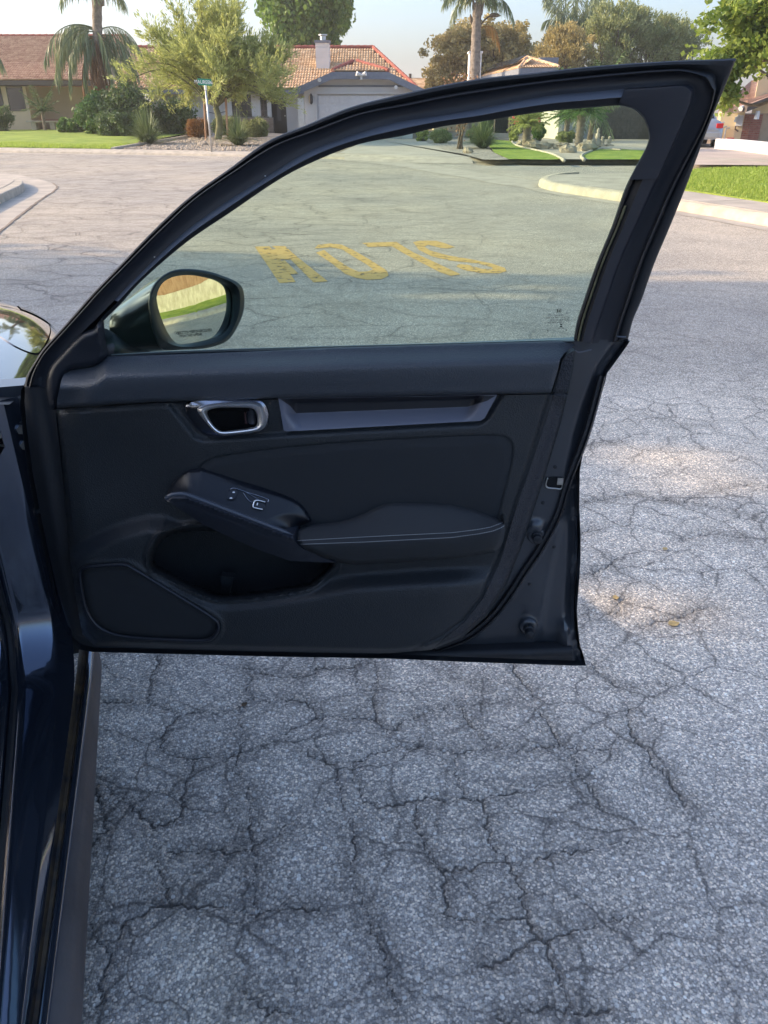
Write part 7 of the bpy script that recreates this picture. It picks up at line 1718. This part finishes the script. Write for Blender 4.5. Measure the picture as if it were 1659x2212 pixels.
# ------------------------------------------------------------ door mirror (outside the glass)
mc = DPt(420, 668, -.165); MAZ = R(-35); MEL = R(5.0)
MN = np.array([math.cos(MAZ)*math.cos(MEL), math.sin(MAZ)*math.cos(MEL), math.sin(MEL)])
def MP(x, y, d): 
    q = ray(x, y); t_ = np.dot(mc-MN*d-CP, MN)/np.dot(q, MN); return CP+q*t_
cM = np.array([424., 672.])
mg = [(340,639),(348,618),(360,606),(383,598),(413,596.5),(444,602),(475,611),(490,619),(498,632),(500,651),(498,680),(493.5,700),(483,716),(465,727),(424,737),(393,742),(383,741),(368,725),(352,692),(342,659)]
G1 = align(loop(mg), cM)
G1 = cM+(G1-cM)*1.04
F1 = align(loop([(322,645),(331,618),(351,596),(376,583),(413,581),(454,587),(496,602),(516,612),(524,624),(527,647),(524,676),(514,700),(500,725),(484,739),(454,749),(424,753),(400,753),(380,749),(356,744),(334,712),(323,668)]), cM)
H1 = align(loop([(320,645),(328,617),(349,595),(376,581.5),(413,580),(455,586),(497,601),(518,612),(526,624),(529,648),(526,676),(516,701),(501,727),(486,741),(455,751),(424,755),(398,755),(370,757),(346,757),(328,712),(321,668)]), cM)
mh = thing  # keep name free
def mring(name, defs, m, cap=False, ang=60):
    rows = []
    for (Q, d) in defs: rows.append([MP(p[0], p[1], d) for p in Q])
    b = MB(); b.grid(rows, True)
    if cap: b.add(rows[-1], [tuple(range(len(rows[-1])))])
    o = b.build(name, m, door); auto_smooth(o, ang); return o
mring("mirror_rim", [(H1, .012), (H1*.9+F1*.1, .0), (F1, -.004), (F1*.7+G1*.3, -.006), (F1*.35+G1*.65, .002), (G1, .012), (G1*.98+cM*.02, .016)], M['satin'])
# mirror glass: slightly convex
cc3 = MP(*cM, .010); Rc = 1.25; rows = []
for f_ in (1.0, .8, .6, .4, .2, .04):
    Q = cM+(G1-cM)*f_; rw = []
    for p in Q:
        q = MP(p[0], p[1], .010); r2 = np.linalg.norm(q-cc3)**2; rw.append(q - MN*(r2/(2*Rc)))
    rows.append(rw)
b = MB(); b.grid(rows, True); b.add(rows[-1], [tuple(range(96))]); o = b.build("mirror_glass", M['mirror'], door, True)
# housing cap running back and down to its foot
B1 = align(loop([(270,651),(311,616),(352,594),(400,590),(430,600),(440,640),(430,700),(400,745),(350,762),(251,763),(243,743),(237,723),(236,702),(239,682),(250,669)]), np.array([340., 685.]))
B2 = align(loop([(262,668),(290,650),(320,640),(350,650),(360,690),(345,735),(300,760),(252,765),(244,743),(238,723),(237,702),(240,683),(250,671)]), np.array([300., 705.]))
H1r = align(H1, cM); 
mring("mirror_housing", [(H1, .010), (H1*.75+B1*.25, .028), (H1*.4+B1*.6, .055), (B1, .085), (B1*.5+B2*.5, .115), (B2, .135)], M['bronze'], True, 70)
t0 = DPt(208, 760, -.03); b = MB(); b.tube([DPt(214, 742, -.02), DPt(250, 760, -.07), DPt(300, 758, -.12)], [.035, .035, .04], 10); b.build("mirror_arm", M['satin'], door, True)
ux_ = MP(440, 722, .006)-MP(400, 726, .006); ux_ /= np.linalg.norm(ux_); uy_ = np.cross(MN, ux_); 
for s, x, y in (("OBJECTS IN MIRROR ARE CLOSER", 420, 716.5), ("THAN THEY APPEAR", 413, 724.5)):
    q = MP(x, y, .008); r2 = np.linalg.norm(q-cc3)**2; q = MP(x, y, .010)-MN*(r2/(2*Rc))+MN*.002; text_mesh("mirror_text", s, .0088, [ux_*.80, uy_, MN, q], M['ink'], door)
# tape flecks of dust on the frame
for i, (x, y) in enumerate(((333, 556), (572, 381))):
    b = MB(); c_ = DPt(x, y, .022+lean(y)); b.obox(c_, DU*.0018, CZ*.0015, DW*.001); b.build("lint", M['icon'], door)

# thin warm haze over the street
hm = bpy.data.materials.new("haze_air"); hm.use_nodes = True; hn = hm.node_tree.nodes; hn.remove(hn["Principled BSDF"]); pv = hn.new("ShaderNodeVolumePrincipled"); pv.inputs["Density"].default_value = HAZE; pv.inputs["Color"].default_value = (1.0, .95, .88, 1); pv.inputs["Anisotropy"].default_value = .3
hm.node_tree.links.new(pv.outputs[0], hn["Material Output"].inputs["Volume"])
b = MB(); b.box((-950, -950, -1.2), (950, 950, 32)); o = b.build("haze", hm); o['kind'] = 'stuff'
